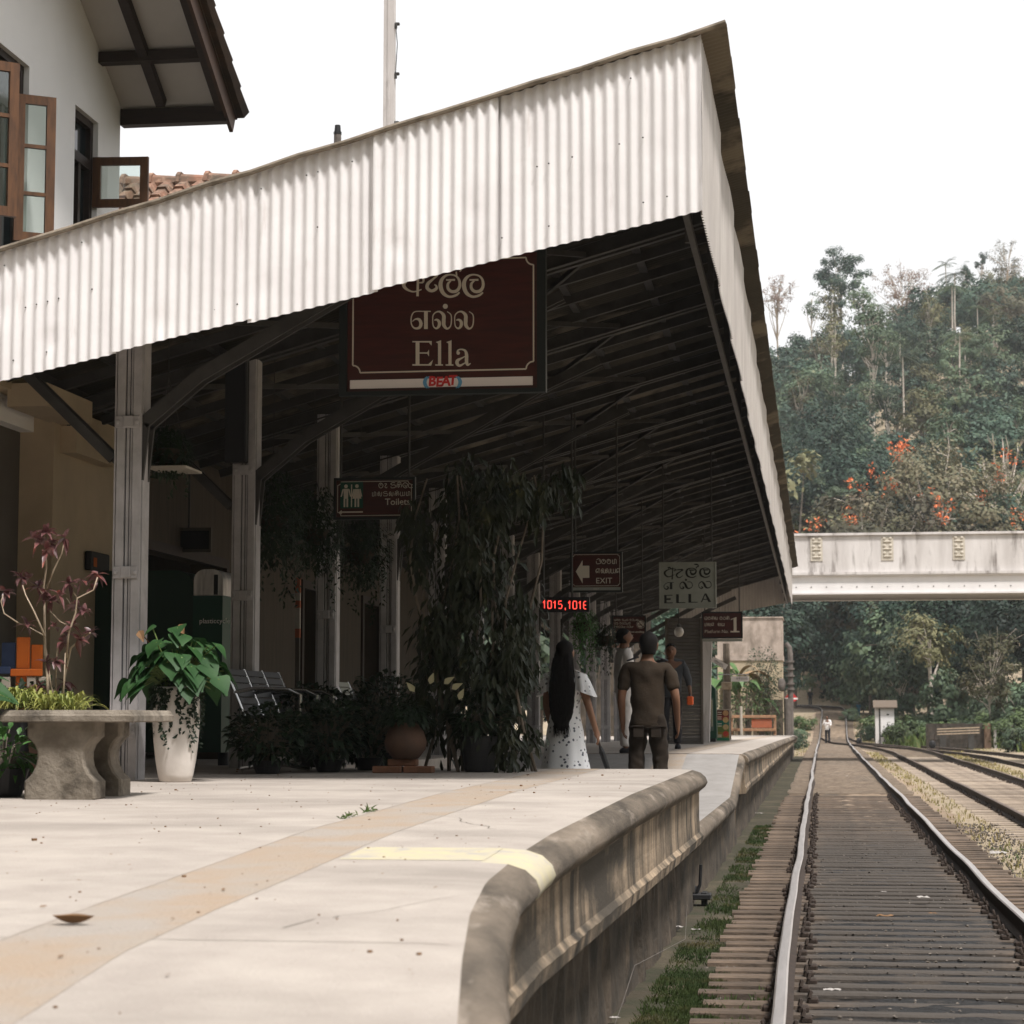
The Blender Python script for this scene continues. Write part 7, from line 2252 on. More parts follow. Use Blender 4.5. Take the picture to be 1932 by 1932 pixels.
# point levers and ground fittings
def lever(px, py, Y, label, s_=1.0):
    q = at(px, py, Y)
    z = gz(q.x, Y)
    t = thing('point_lever', label, 'point lever', (q.x, Y, z), 0, 'hand point levers')
    m = MB(); m.cbox((q.x, Y, z + 0.06), (0.5 * s_, 0.5 * s_, 0.12), 0.02); m.build('base', X['rail_side'], t)
    m = MB(); m.tube([(q.x, Y, z + 0.05), (q.x + 0.08 * s_, Y, z + 0.75 * s_)], 0.035 * s_, 6); m.build('handle', X['rail_side'], t)
    m = MB(); m.ell((q.x - 0.05, Y, z + 0.28 * s_), (0.16 * s_, 0.1 * s_, 0.2 * s_), 8, 6); m.build('weight', X['black'], t)
lever(1622, 1383, 130, 'black point lever in the grass left of the white hut')
lever(1806 * .975, 1398, 112, 'black point lever between the sidings in front of the timber rack', 1.1)
q = at(1303, 1672, 11.6)
zq = 1.5 - 1.72
q = at(1308, 1680, 19.8)
gzq = gz(q.x, 19.8)
pf_ = thing('signal_pulley', 'black iron wire pulley frame standing at the foot of the platform wall', 'pulley frame', (q.x, 19.8, gzq))
m = MB(); m.cbox((q.x, 19.8, gzq + 0.10), (0.32, 0.22, 0.05), 0.008); m.cbox((q.x - 0.11, 19.8, gzq + 0.05), (0.05, 0.18, 0.14), 0.006); m.cbox((q.x + 0.10, 19.8, gzq + 0.06), (0.05, 0.16, 0.16), 0.006); m.build('frame', X['black'], pf_)
m = MB(); m.tube([(q.x + 0.02, 19.8, gzq + 0.1), (q.x + 0.06, 19.8, gzq + 0.2), (q.x + 0.07, 19.8, gzq + 0.38)], 0.016, 6); m.build('rod', X['black'], pf_)
for dx in (-0.05, 0.03):
    m = MB(); m.lathe([(0.06, -0.014), (0.045, 0.0), (0.06, 0.014)], (0, 0, 0), 14); m.v = [(q.x + dx + c_, 19.8 + a_, gzq + 0.14 + b_) for a_, b_, c_ in m.v]; m.build('wheel', X['black'], pf_)
a_, b_ = at(1197, 1822, 12.6), at(1150, 1960, 11.4)
wr = thing('signal_wire', 'slack thin signal wire in the grass by the platform wall', 'wire', tuple(a_))
m = MB(); m.tube([(q.x - 0.05, 19.8, gzq + 0.12), (-1.0, 16, gzq + 0.10), a_, a_.lerp(b_, 0.5) - V((0, 0, 0.012)), b_, b_ + (b_ - a_)], 0.0016, 4); m.build('strand', X['pipe'], wr)

# litter on and beside the track, each a crumpled scrap
def scrap(px, py, Y, L, label, mm='litter', seed=0):
    r_ = random.Random(seed)
    q = at(px, py, Y)
    t = thing('litter_scrap', label, 'litter', tuple(q), 0, 'litter along the line')
    m = MB()
    m.grid(lambda u, v: (q.x + (u - 0.5) * L + 0.01 * math.sin(v * 9), Y + (v - 0.5) * L * 0.7, q.z + 0.012 + 0.22 * L * abs(noise.noise(V((u * 2.3 + seed, v * 2.6, seed * 3.3))))), 6, 5)
    m.build('sheet', X[mm], t)
for k, (px, py, L, lb) in enumerate(((1276, 1752, 0.10, 'crumpled white paper scrap by the platform wall'), (1312, 1757, 0.07, 'small flat white scrap right of the crumpled paper'), (1432, 1536, 0.13, 'white scrap on the sleeper ends near the ramp'), (1160, 1924, 0.05, 'tiny white scrap at the bottom edge in the grass'),
                                     (1570, 1872, 0.09, 'torn grey scrap lying low on the near sleepers'), (1742, 1696, 0.10, 'pale flattened scrap near the right rail'), (1670, 1732, 0.13, 'tan dry husk between the rails'), (1760, 1726, 0.06, 'small orange brown scrap near the right rail'), (1667, 1685, 0.05, 'small pale scrap in the middle of the track'), (1598, 1465, 0.11, 'white scrap far up between the rails'),
                                     (1884, 1612, 0.2, 'pale flat stone beside the right rail'), (1880, 1408, 0.5, 'pale rubbish lying between the sidings'))):
    h_ = 1.655 if px > 1440 else 1.70
    Y = 4093 * h_ / (py - 1352)
    scrap(px, py, Y, L, lb, 'dryleaf' if k in (6, 7) else 'litter', k)

# ================================================================ TREES
def leafmat(name, c1, c2, c3=None, lo3=0.58, hi3=0.72, tr=0.2):
    return mat(name, c1, c2, 0.55, 0.6, spec=0.25, rand=0.55, translucent=tr, c3=c3, scale3=0.9, lo3=lo3, hi3=hi3, detail=3)
LM = {
 'dark': leafmat('dark tree leaves', (0.034, 0.066, 0.048), (0.065, 0.102, 0.068), (0.135, 0.155, 0.085)),
 'mid': leafmat('mid green tree leaves', (0.066, 0.108, 0.064), (0.112, 0.150, 0.084), (0.185, 0.19, 0.10)),
 'olive': leafmat('olive tree leaves', (0.100, 0.105, 0.052), (0.15, 0.14, 0.068), (0.21, 0.165, 0.085)),
 'brown': leafmat('brownish olive leaves', (0.125, 0.105, 0.066), (0.080, 0.086, 0.052), (0.17, 0.13, 0.085)),
 'light': leafmat('light green shrub leaves', (0.065, 0.105, 0.038), (0.095, 0.13, 0.05), (0.14, 0.15, 0.06)),
 'rust': leafmat('reddish sparse leaves', (0.19, 0.12, 0.09), (0.14, 0.10, 0.075)),
 'flame': leafmat('brown green leaves of the flowering tree', (0.085, 0.088, 0.050), (0.13, 0.112, 0.068), (0.19, 0.14, 0.09)),
 'palm': leafmat('palm fronds', (0.040, 0.065, 0.032), (0.065, 0.085, 0.040)),
 'flower': mat('orange blossom', (0.80, 0.23, 0.08), (0.66, 0.17, 0.06), 2, 0.6, translucent=0.2),
}
def limbs(m, base, top_pts, r0, r_):
    for tp in top_pts:
        mid = base.lerp(tp, 0.5) + V((r_.uniform(-.3, .3), r_.uniform(-.3, .3), r_.uniform(0, .4)))
        m.tube([base, mid, tp], [r0, r0 * 0.6, r0 * 0.22], 5)
def make_tree(name, H, crown, seed, n_cl, n_lf, ls, lm, bark='bark', tr=0.16, cl_r=1.1, trunk_h=None, shell=0.45, flowers=None, lean=0.0, sub=0, drop=0.0):
    """Tree at the origin: tapered trunk, limbs to the leaf clumps, crown of many small leaf faces. crown: (centre z, rx, rz)."""
    r_ = random.Random(seed)
    t = bpy.data.objects.new(name, None); COL.objects.link(t)
    ORG[t.name] = V((0, 0, 0))
    cz_, rx, rz_ = crown
    cls = []
    for _ in range(n_cl):
        d = rv(r_)
        f = r_.uniform(shell, 1.0)
        w = 1 + 0.28 * noise.noise(V((d.x * 1.6 + seed, d.y * 1.6, d.z * 1.6)))
        cls.append(V((d.x * rx * f * w + lean * d.z, d.y * rx * f * w, cz_ + d.z * rz_ * f * w)))
    m = MB()
    th = trunk_h or cz_
    m.tube([(0, 0, -0.6), (0.06 * H * 0.1, 0, th * 0.35), (-0.04, 0.05, th * 0.7), (lean * 0.3, 0, th)], [tr, tr * 0.78, tr * 0.6, tr * 0.4], 8)
    for c_ in r_.sample(cls, min(len(cls), 16)):
        st_ = V((0, 0, th * r_.uniform(0.55, 0.98)))
        limbs(m, st_, [c_], tr * 0.4, r_)
    for _ in range(sub):
        a_, b_ = r_.sample(cls, 2)
        m.tube([a_.lerp(V((0, 0, th)), 0.6), a_, a_ + (a_ - V((0, 0, cz_))).normalized() * r_.uniform(0.4, 1.2) + rv(r_) * 0.4], [tr * 0.25, tr * 0.14, 0.012], 4)
    m.build('trunk', X[bark], t)
    m = MB()
    for c_ in cls:
        rr = cl_r * r_.uniform(0.6, 1.25)
        for _ in range(n_lf):
            d = rv(r_)
            q = c_ + V((d.x, d.y, d.z * 0.72)) * rr * r_.uniform(0.35, 1.0)
            s_ = ls * r_.uniform(0.6, 1.3)
            oc = (q - V((0, 0, cz_ - rz_ * 0.5))); oc.normalize()
            nn = d * 0.7 + oc * 0.8 + V((0, 0, 0.35)) + rv(r_) * 0.45
            tg = nn.cross(rv(r_)) + V((0, 0, -drop - 0.25))
            m.card(q, tg, nn, s_, s_ * 0.6)
    m.build('crown', lm, t)
    if flowers:
        m = MB()
        top = [c_ for c_ in cls if c_.z > cz_ - rz_ * 0.15 and c_.y < rx * 0.4]
        for c_ in r_.sample(top, min(flowers, len(top))):
            for _ in range(r_.randint(2, 4)):
                out = (c_ - V((0, 0, cz_))).normalized()
                q = c_ + out * cl_r * 0.95 + rv(r_) * 0.45
                for _ in range(12):
                    d = rv(r_)
                    m.card(q + d * 0.17, d, V((0, 0, 1)) + d, 0.19, 0.13)
        m.build('blossom', LM['flower'], t)
    return t
def make_palm(name, H, seed, n_fr, fl, lm):
    r_ = random.Random(seed)
    t = bpy.data.objects.new(name, None); COL.objects.link(t)
    ORG[t.name] = V((0, 0, 0))
    m = MB(); m.tube([(0, 0, -0.5), (0.12, 0, H * 0.5), (0.0, 0, H)], [0.13, 0.10, 0.08], 7); m.build('trunk', X['palebark'], t)
    m = MB()
    for k in range(n_fr):
        a_ = 2 * math.pi * k / n_fr + r_.uniform(-.2, .2)
        el = r_.uniform(-0.1, 1.2)
        d0 = V((math.cos(a_) * math.cos(el), math.sin(a_) * math.cos(el), math.sin(el)))
        p, L = V((0, 0, H)), fl * r_.uniform(0.8, 1.1)
        for j in range(12):
            d = (d0 - V((0, 0, 0.10 * j))).normalized()
            p2 = p + d * (L / 12)
            sd = d.cross(V((0, 0, 1))).normalized()
            for e in (-1, 1):
                m.card(p, sd * e + d * 0.5 - V((0, 0, 0.45)), V((0, 0, 1)), L * 0.30 * math.sin(math.pi * (j + 1.5) / 14), 0.10)
            p = p2
    m.build('fronds', lm, t)
    return t
T = {}
T['dark1'] = make_tree('broadleaf_tree', 9, (5.6, 3.2, 3.4), 1, 46, 70, 0.42, LM['dark'], cl_r=1.15)
T['dark2'] = make_tree('broadleaf_tree', 9, (5.2, 3.6, 3.0), 2, 50, 66, 0.40, LM['dark'], cl_r=1.1)
LM['deep'] = leafmat('shade-darkened leaves', (0.016, 0.034, 0.025), (0.032, 0.055, 0.036), (0.062, 0.082, 0.046))  # darker copy of the tree leaves; shade under the bridge put into the colour
T['shaded1'] = make_tree('broadleaf_tree', 9, (5.6, 3.2, 3.6), 51, 52, 80, 0.30, LM['deep'], cl_r=1.05)
T['shaded2'] = make_tree('broadleaf_tree', 9, (5.2, 3.6, 3.4), 52, 54, 80, 0.28, LM['deep'], cl_r=1.0)
T['mid1'] = make_tree('broadleaf_tree', 9, (5.2, 3.0, 3.2), 3, 44, 66, 0.40, LM['mid'], cl_r=1.05)
T['mid2'] = make_tree('broadleaf_tree', 8, (4.6, 3.4, 2.8), 4, 44, 66, 0.38, LM['mid'], cl_r=1.0)
T['olive1'] = make_tree('broadleaf_tree', 8, (4.8, 3.0, 2.8), 5, 40, 60, 0.36, LM['olive'], cl_r=0.95)
T['olive2'] = make_tree('broadleaf_tree', 9, (5.2, 3.2, 3.2), 6, 36, 56, 0.36, LM['brown'], cl_r=0.95, sub=20)
T['slim1'] = make_tree('slender_tree', 14, (10.8, 1.7, 2.6), 7, 22, 52, 0.34, LM['mid'], 'palebark', 0.15, 0.85, trunk_h=11)
T['slim2'] = make_tree('slender_tree', 13, (10.0, 1.4, 2.2), 8, 16, 46, 0.32, LM['olive'], 'palebark', 0.13, 0.8, trunk_h=10)
T['palm'] = make_palm('palm_tree', 10, 9, 15, 2.6, LM['palm'])
T['bush1'] = make_tree('bush', 2.2, (1.1, 1.5, 1.0), 10, 26, 60, 0.24, LM['light'], cl_r=0.55, tr=0.06, trunk_h=0.8)
T['bush2'] = make_tree('bush', 2.0, (1.0, 1.4, 0.9), 11, 26, 60, 0.22, LM['mid'], cl_r=0.5, tr=0.06, trunk_h=0.7)
protos = dict(T)
used_t = set()
def plant(key, x, y, s_, rz, label, group, z=None, name=None, cat='tree'):
    o = protos[key]
    if key in used_t: o = copy_tree(o)
    used_t.add(key)
    o.location = (x, y, gz(x, y) - 0.15 if z is None else z)
    o.scale = (s_ * rng.uniform(0.9, 1.1), s_ * rng.uniform(0.9, 1.1), s_)
    o.rotation_euler = (0, 0, rz)
    return tag(o, label, cat, group)
LB = {'dark1': 'dark green round-crowned tree in the hillside wood', 'dark2': 'dark green spreading tree in the hillside wood', 'mid1': 'mid green dense tree in the hillside wood', 'mid2': 'mid green low broad tree in the hillside wood', 'olive1': 'olive yellow leafy tree in the hillside wood', 'olive2': 'brownish thin-leaved tree in the hillside wood',
      'slim1': 'slender pale-trunked tree with a small green crown on the hillside', 'slim2': 'slender pale-trunked tree with a small olive crown on the hillside', 'palm': 'thin areca palm rising from the hillside wood', 'bush1': 'light green bush at the foot of the wood', 'bush2': 'darker green bush at the foot of the wood'}
tr_ = random.Random(12)
y = 172.0
while y < 372:
    stepp = lerp(66, 50, (y - 172) / 200)
    px = 1425 + tr_.uniform(0, stepp)
    while px < 1965:
        q = at(px, 1352, y + tr_.uniform(-5, 5))
        yy = q.y
        bare = noise.noise(V((q.x * 0.055 + 3.1, yy * 0.03, 0.4)))
        if abs(q.x - track_x(min(yy, 200))) > (4.5 if yy < 200 else 0) and not (bare > 0.29 and yy > 215):
            key = tr_.choices(['dark1', 'dark2', 'mid1', 'mid2', 'olive1', 'olive2', 'slim1', 'slim2', 'palm'], [5, 5, 5, 4, 2.2, 2.4, 3.0 if 230 < yy < 325 else 0.3, 2.6 if 230 < yy < 325 else 0.3, 2.2 if 240 < yy < 330 else 0.2])[0]
            s_ = tr_.uniform(0.72, 1.25) * (1.12 if key in ('slim1', 'slim2', 'palm') else 1.0)
            plant(key, q.x, yy, s_, tr_.uniform(0, 6.28), LB[key], 'trees of the wooded hill')
        px += stepp * tr_.uniform(0.75, 1.25)
    y += lerp(9, 13, (y - 172) / 200)

# trees that stand out against the sky, with their own shapes
def special(t, px, py_top, Y, H, label, cat='tree', group=None, zoff=0.0):
    q = at(px, 1352, Y)
    zt = at(px, py_top, Y).z
    zb_ = gz(q.x, Y) - 0.3
    s_ = (zt - zb_) / H
    t.location = (q.x, Y, zb_)
    t.scale = (s_, s_, s_)
    return tag(t, label, cat, group)
special(make_tree('tall_tree', 24, (19.0, 4.9, 5.4), 21, 70, 100, 0.42, LM['dark'], 'palebark', 0.26, 1.25, trunk_h=19), 1598, 466, 322, 24.2, 'tall dark tree with a bare trunk standing highest against the sky')
special(make_tree('bare_tree', 18, (15.0, 2.4, 2.6), 22, 34, 34, 0.24, LM['rust'], 'drywood', 0.16, 0.8, trunk_h=14, sub=50), 1475, 512, 318, 17.8, 'nearly leafless reddish tree at the left end of the skyline')
special(make_tree('thin_tree', 15, (12.3, 0.9, 2.6), 23, 14, 34, 0.30, LM['mid'], 'palebark', 0.13, 0.6, trunk_h=13), 1541, 535, 316, 15.0, 'very thin tree with a pale trunk left of the tallest tree')
special(make_tree('bare_tree', 15, (10.5, 4.4, 4.2), 24, 60, 48, 0.24, LM['rust'], 'drywood', 0.18, 1.1, trunk_h=9, sub=90), 1716, 486, 340, 15.0, 'wide thin-leaved brownish tree on the skyline right of the tallest tree')
special(make_palm('palm_tree', 13, 25, 14, 2.4, LM['palm']), 1800, 480, 338, 14.6, 'left of three thin palms on the skyline, with its crown clear of the trees')
special(make_tree('plumed_tree', 15, (12.6, 0.9, 2.3), 26, 14, 44, 0.32, LM['dark'], 'palebark', 0.12, 0.6, trunk_h=12), 1838, 488, 342, 15.0, 'narrow plumed tree on the skyline between the palm and the leaning one')
special(make_tree('plumed_tree', 15, (13.2, 1.1, 1.8), 27, 14, 48, 0.32, LM['dark'], 'palebark', 0.13, 0.6, trunk_h=13, lean=0.5), 1868, 472, 342, 15.0, 'plumed tree with a tilted tuft near the right edge of the skyline')
special(make_tree('bare_tree', 16, (11.5, 3.4, 4.4), 28, 46, 48, 0.24, LM['olive'], 'drywood', 0.17, 1.0, trunk_h=10, sub=60), 1918, 440, 346, 16.0, 'tall airy tree cut by the right edge of the view on the skyline')
for k, (px, py, Y) in enumerate(((1556, 605, 290), (1582, 690, 262), (1690, 640, 285), (1762, 560, 300), (1834, 598, 280), (1700, 660, 270), (1895, 560, 290))):
    o = copy_tree(protos['slim1' if k % 2 else 'slim2'])
    special(o, px, py, Y, 13.6, LB['slim1' if k % 2 else 'slim2'], 'tree', 'trees of the wooded hill')

# orange-flowered trees just beyond the bridge
special(make_tree('flowering_tree', 16, (9.5, 6.0, 5.2), 31, 170, 84, 0.32, LM['flame'], 'palebark', 0.30, 1.15, trunk_h=8, flowers=26, sub=16), 1770, 818, 178, 15.4, 'wide brownish tree full of orange blossom beyond the bridge')
special(make_tree('flowering_tree', 12, (7.0, 4.6, 4.0), 32, 100, 80, 0.32, LM['flame'], 'palebark', 0.25, 1.05, trunk_h=6, flowers=10, sub=12), 1655, 905, 172, 11.4, 'lower orange-flowered tree left of the wide one')
special(make_tree('pale_branched_tree', 13, (8.0, 5.0, 4.8), 33, 70, 18, 0.26, LM['olive'], 'palebark', 0.28, 1.1, trunk_h=6, sub=110), 1895, 808, 186, 13.2, 'tree of pale bare branches right of the orange blossom')
special(make_tree('broadleaf_tree', 11, (6.4, 4.2, 4.2), 34, 70, 76, 0.34, LM['olive'], 'bark', 0.22, 1.05, trunk_h=6), 1508, 868, 190, 11.0, 'rounded olive tree beside the end of the canopy above the bridge')
special(make_tree('broadleaf_tree', 11, (6.4, 4.4, 4.2), 35, 76, 76, 0.34, LM['mid'], 'bark', 0.22, 1.05, trunk_h=6), 1585, 880, 196, 11.0, 'green rounded tree left of the orange blossom above the bridge')

# wood behind and under the bridge
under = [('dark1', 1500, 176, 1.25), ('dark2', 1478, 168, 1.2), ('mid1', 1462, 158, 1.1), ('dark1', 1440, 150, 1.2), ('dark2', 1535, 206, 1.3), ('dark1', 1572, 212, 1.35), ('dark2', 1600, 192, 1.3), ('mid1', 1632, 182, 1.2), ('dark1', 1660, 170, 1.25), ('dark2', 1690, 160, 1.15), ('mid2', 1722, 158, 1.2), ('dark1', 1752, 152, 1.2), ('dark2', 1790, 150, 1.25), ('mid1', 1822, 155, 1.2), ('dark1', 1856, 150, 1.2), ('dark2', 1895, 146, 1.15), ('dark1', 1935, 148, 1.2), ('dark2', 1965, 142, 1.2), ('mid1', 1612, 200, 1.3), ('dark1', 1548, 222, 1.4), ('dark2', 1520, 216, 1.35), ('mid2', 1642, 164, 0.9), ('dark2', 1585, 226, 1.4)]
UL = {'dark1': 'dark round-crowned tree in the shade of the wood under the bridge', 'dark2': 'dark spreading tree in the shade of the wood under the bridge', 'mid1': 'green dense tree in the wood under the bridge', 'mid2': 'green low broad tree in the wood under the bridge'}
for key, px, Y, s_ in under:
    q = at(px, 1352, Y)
    o = plant({'dark1': 'shaded1', 'dark2': 'shaded2', 'mid1': 'shaded1', 'mid2': 'mid2'}[key], q.x, Y, s_, tr_.uniform(0, 6.28), UL[key], 'trees under the bridge')
special(make_tree('yellowing_tree', 9, (5.6, 2.3, 2.9), 41, 60, 62, 0.22, LM['olive'], 'palebark', 0.09, 0.7, trunk_h=4.5, sub=30), 1868, 1172, 128, 8.6, 'young yellowing tree with a thin forked trunk right of the stone wall')
special(make_tree('big_leaf_tree', 6, (3.4, 1.7, 2.2), 42, 44, 50, 0.34, LM['mid'], 'bark', 0.08, 0.65, trunk_h=2.6, drop=0.6), 1784, 1262, 130, 5.6, 'small tree with drooping pale green leaves behind the stone wall')
special(make_tree('big_leaf_tree', 8, (4.6, 1.8, 2.9), 43, 44, 56, 0.30, LM['mid'], 'palebark', 0.10, 0.7, trunk_h=4, drop=0.5), 1698, 1178, 138, 7.8, 'leafy tree with light sprays right behind the white hut')
special(make_tree('pale_trunk_tree', 11, (8.0, 2.4, 2.6), 44, 40, 60, 0.30, LM['olive'], 'palebark', 0.20, 0.9, trunk_h=8), 1757, 1135, 136, 10.8, 'tree with a thick pale peeling trunk under the bridge')
for k, (px, Y, s_, key) in enumerate(((1690, 131, 0.75, 'bush1'), (1712, 128, 0.85, 'bush1'), (1735, 130, 0.9, 'bush2'), (1700, 136, 1.0, 'bush1'), (1760, 126, 0.8, 'bush1'), (1790, 128, 0.9, 'bush1'), (1822, 127, 0.9, 'bush2'), (1850, 124, 0.8, 'bush1'), (1880, 120, 0.8, 'bush1'), (1908, 116, 0.9, 'bush1'), (1935, 118, 1.0, 'bush1'), (1925, 104, 0.7, 'bush2'), (1640, 140, 0.6, 'bush2'), (1655, 146, 0.8, 'bush1'), (1672, 150, 0.9, 'bush2'), (1605, 158, 0.6, 'bush2'), (1508, 140, 0.5, 'bush2'), (1500, 116, 0.45, 'bush2'), (1515, 150, 0.6, 'bush1'), (1488, 112, 0.6, 'bush2'), (1745, 138, 1.0, 'bush2'), (1810, 134, 1.0, 'bush1'), (1865, 132, 1.0, 'bush1'), (1900, 128, 1.0, 'bush2'))):
    q = at(px, 1352, Y)
    plant(key, q.x, Y, s_, tr_.uniform(0, 6.28), LB[key], 'bushes along the sidings', name='bush', cat='bush')

for k, (x, Y, key, s_) in enumerate(((-9, 62, 'mid1', 0.8), (-13, 66, 'dark1', 0.9), (-9.5, 74, 'dark2', 0.8), (-15, 80, 'mid2', 1.0), (-10, 90, 'mid1', 0.9), (-7, 104, 'dark1', 1.0), (-12, 108, 'dark2', 1.1), (-8, 122, 'mid1', 1.1), (-6, 136, 'dark2', 1.0), (-14, 130, 'dark1', 1.2), (-20, 100, 'mid1', 1.2))):
    plant(key, x, Y, s_, tr_.uniform(0, 6.28), {'mid1': 'green tree behind the far columns of the canopy', 'mid2': 'low broad tree behind the far columns of the canopy', 'dark1': 'dark round tree behind the far columns of the canopy', 'dark2': 'dark spreading tree behind the far columns of the canopy'}[key], 'trees behind the canopy')

for k, (x, Y, s_, key) in enumerate(((2.6, 186, 1.5, 'shaded2'), (5.5, 181, 1.3, 'shaded1'), (-1.5, 199, 1.5, 'shaded1'), (-6, 207, 1.5, 'shaded2'), (-11, 204, 1.4, 'shaded1'), (3.4, 196, 1.5, 'shaded2'), (8.5, 172, 1.2, 'shaded2'), (-15, 196, 1.4, 'shaded2'), (0.5, 205, 1.6, 'shaded1'), (-9, 214, 1.6, 'shaded2'), (-3.5, 212, 1.5, 'shaded1'), (7.5, 190, 1.4, 'shaded1'))):
    o = plant(key, x, Y, s_, tr_.uniform(0, 6.28), 'shade-darkened green tree closing the view at the bend of the line', 'trees at the bend of the line')
    o.location.z -= 2.6 * s_
for k, (px, Y, s_) in enumerate(((1560, 187, 1.7), (1600, 181, 1.5), (1535, 197, 1.8), (1510, 200, 1.7), (1580, 192, 1.8), (1625, 172, 1.4), (1650, 166, 1.3), (1640, 178, 1.6), (1490, 196, 1.7), (1545, 206, 2.0), (1912, 134, 1.5), (1940, 138, 1.6), (1885, 138, 1.5), (1850, 142, 1.5), (1960, 128, 1.4))):
    plant('bush2', at(px, 1352, Y).x, Y, s_, tr_.uniform(0, 6.28), 'dark bush under the trees along the line and the bank', 'bushes under the trees', cat='bush')

# banana plants and garden shrubs behind the end fence
def banana(px, Y, H, n_, seed, label, dead=0):
    r_ = random.Random(seed)
    q = at(px, 1352, Y)
    z = -0.2
    t = thing('banana_plant', label, 'banana plant', (q.x, Y, z))
    m = MB(); m.tube([(q.x, Y, z), (q.x + 0.05, Y, z + H * 0.35), (q.x, Y, z + H * 0.6)], [0.16, 0.13, 0.08], 8); m.build('stem', X['drywood'], t)
    for k in range(n_):
        a_ = 2 * math.pi * k / n_ + r_.uniform(-.3, .3)
        el = r_.uniform(0.25, 1.15)
        d = V((math.cos(a_) * math.cos(el), math.sin(a_) * math.cos(el) * 0.6, math.sin(el)))
        m = MB()
        m.leaf((q.x, Y, z + H * r_.uniform(0.45, 0.62)), d, (0, 0, 1), H * r_.uniform(0.40, 0.55), H * 0.11, 0.9, 0.35, 9, 0.7)
        m.build('dead_leaf' if k < dead else 'leaf', X['deadb'] if k < dead else X['bananaleaf'], t)
X['deadb'] = mat('dead banana leaf', (0.36, 0.24, 0.13), (0.24, 0.16, 0.09), 5, 0.9)
X['bananaleaf'] = mat('banana leaf', (0.08, 0.17, 0.05), (0.13, 0.22, 0.08), 2, 0.45, translucent=0.3)
banana(1392, 94.5, 5.6, 9, 1, 'tall banana plant with brown hanging leaves right of the platform sign', 3)
banana(1425, 96.0, 4.6, 8, 2, 'banana plant with broad green leaves in front of the stone tower', 1)
banana(1362, 95.0, 5.2, 8, 3, 'banana plant behind the carved post', 1)
for k, (px, py, Y, rx, hz, n_, L, mm, lb) in enumerate(((1405, 1322, 94, 1.0, 1.1, 900, 0.16, 'light', 'feathery light green shrub behind the wooden fence'), (1445, 1330, 95, 0.9, 1.3, 900, 0.16, 'light', 'light green shrub at the foot of the stone tower'), (1440, 1270, 96, 0.8, 1.2, 800, 0.18, 'mid', 'dark leafy shrub climbing the stone tower'), (1375, 1330, 95, 0.9, 1.2, 800, 0.16, 'mid', 'green shrub behind the menu board'))):
    r_ = random.Random(200 + k)
    q = at(px, py, Y)
    t = thing('garden_shrub', lb, 'shrub', (q.x, Y, -0.2))
    m = MB(); s2 = MB()
    for j in range(n_):
        d = rv(r_) * r_.random() ** 0.35
        c_ = q + V((d.x * rx, d.y * 0.6, d.z * hz))
        m.leaf(c_, d + rv(r_) * 0.7, V((0, 0, 1)) + rv(r_) * 0.5, L * r_.uniform(.6, 1.3), L * 0.4, 0.4, 0.2, 2)
        if j % 40 == 0: s2.tube([(q.x + d.x * 0.2, Y, -0.25), V((q.x, Y, q.z - hz * 0.5)).lerp(c_, 0.5), c_], [0.03, 0.02, 0.008], 4)
    m.build('leaves', LM[mm], t); s2.build('stems', X['bark'], t)

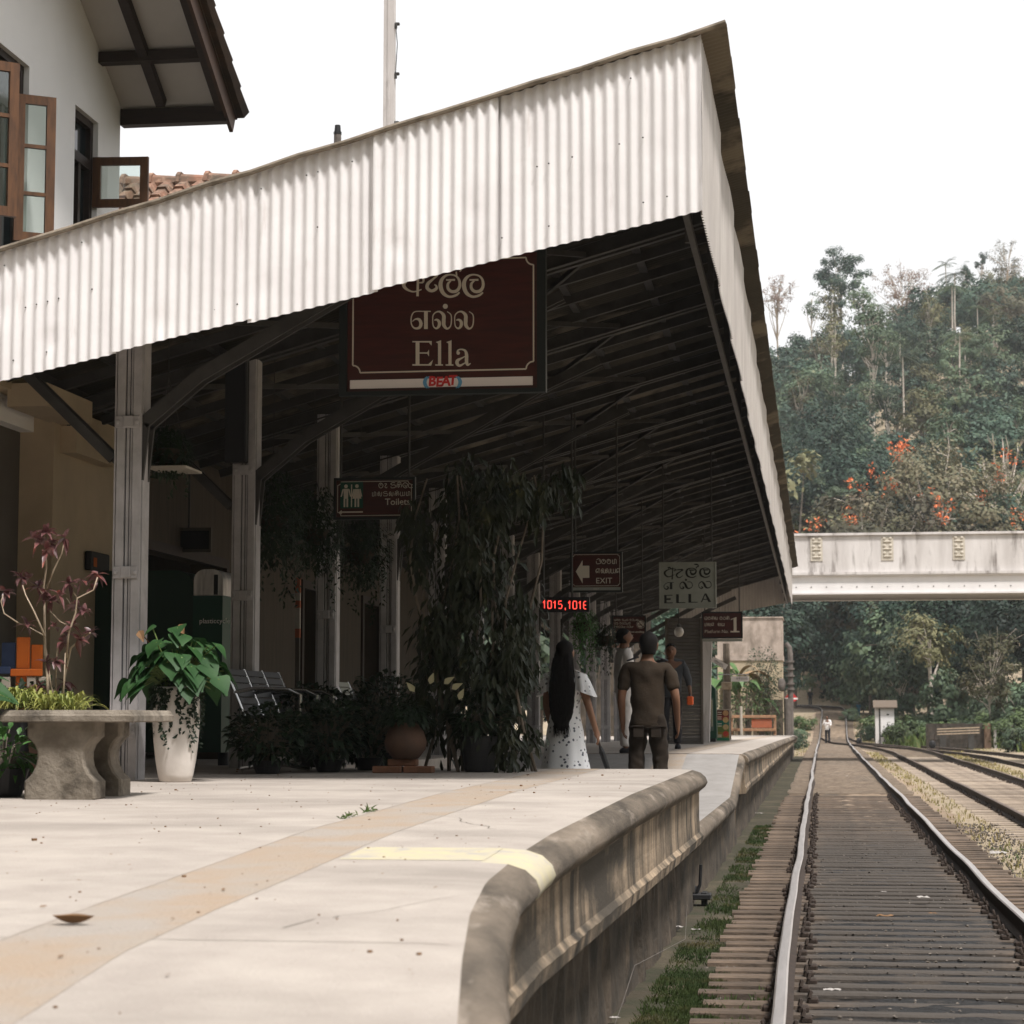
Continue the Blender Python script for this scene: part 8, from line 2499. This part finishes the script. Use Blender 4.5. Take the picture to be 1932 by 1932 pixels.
# undergrowth that nobody could count, on the hill and along the bank
r_ = random.Random(91)
m = MB()
for _ in range(13000):
    Y = 150 + 235 * r_.random() ** 0.85
    px = r_.uniform(1425, 1975)
    q = at(px, 1352, Y)
    if abs(q.x - track_x(min(Y, 200))) < 4.2 and Y < 212: continue
    if noise.noise(V((q.x * 0.055 + 3.1, Y * 0.03, 0.4))) > 0.33 and Y > 215 and r_.random() < 0.85: continue
    h = r_.uniform(0.1, 1.0) * (0.5 + 0.5 * r_.random())
    d = rv(r_); d.z = abs(d.z)
    s_ = r_.uniform(0.35, 0.8)
    m.card((q.x, Y, gz(q.x, Y) + h), d, rv(r_) + V((0, 0, 1)), s_, s_ * 0.5)
tag(m.build('undergrowth', leafmat('undergrowth leaves', (0.050, 0.078, 0.044), (0.090, 0.105, 0.056), (0.15, 0.125, 0.075))), kind='stuff')

# wooded slopes out of view, added and shaped to hold back low sky light
hm = mat('unseen wooded slope', (0.030, 0.045, 0.024), (0.055, 0.065, 0.033), 0.05, 0.95, c3=(0.02, 0.03, 0.016), scale3=0.3)
m = MB()
prof = [(-12, -0.3), (-14, 10), (-20, 20), (-34, 33), (-60, 46), (-180, 66)]
m.add([(x, y, z + 2.5 * noise.noise(V((x * 0.09, y * 0.09, z)))) for y, z in prof for x in range(-160, 241, 8)], [(j * 51 + i, j * 51 + i + 1, (j + 1) * 51 + i + 1, (j + 1) * 51 + i) for j in range(5) for i in range(50)])
tag(m.build('unseen_hills', hm, smooth=True), kind='structure')
m = MB()
prof = [(50, -0.3), (58, 5), (72, 9), (95, 14), (135, 20), (200, 27)]
m.add([(x, y, z + 2.5 * noise.noise(V((x * 0.09, y * 0.09, z)))) for x, z in prof for y in range(-60, 181, 8)], [(j * 31 + i, j * 31 + i + 1, (j + 1) * 31 + i + 1, (j + 1) * 31 + i) for j in range(5) for i in range(30)])
tag(m.build('unseen_hills', hm, smooth=True), kind='structure')

# ================================================================ AIR
hz_m = bpy.data.materials.new('valley haze')
hz_m.use_nodes = True
hn, hl = hz_m.node_tree.nodes, hz_m.node_tree.links
for q in list(hn):
    if q.type == 'BSDF_PRINCIPLED': hn.remove(q)
pv = hn.new('ShaderNodeVolumePrincipled')
pv.inputs['Color'].default_value = (0.88, 0.94, 1.0, 1)
pv.inputs['Density'].default_value = 0.0002
pv.inputs['Anisotropy'].default_value = 0.2
hl.new(pv.outputs['Volume'], hn['Material Output'].inputs['Volume'])
m = MB()
m.box(-295, 295, -205, 695, -2.5, 105)
hz = tag(m.build('haze', hz_m), kind='stuff')
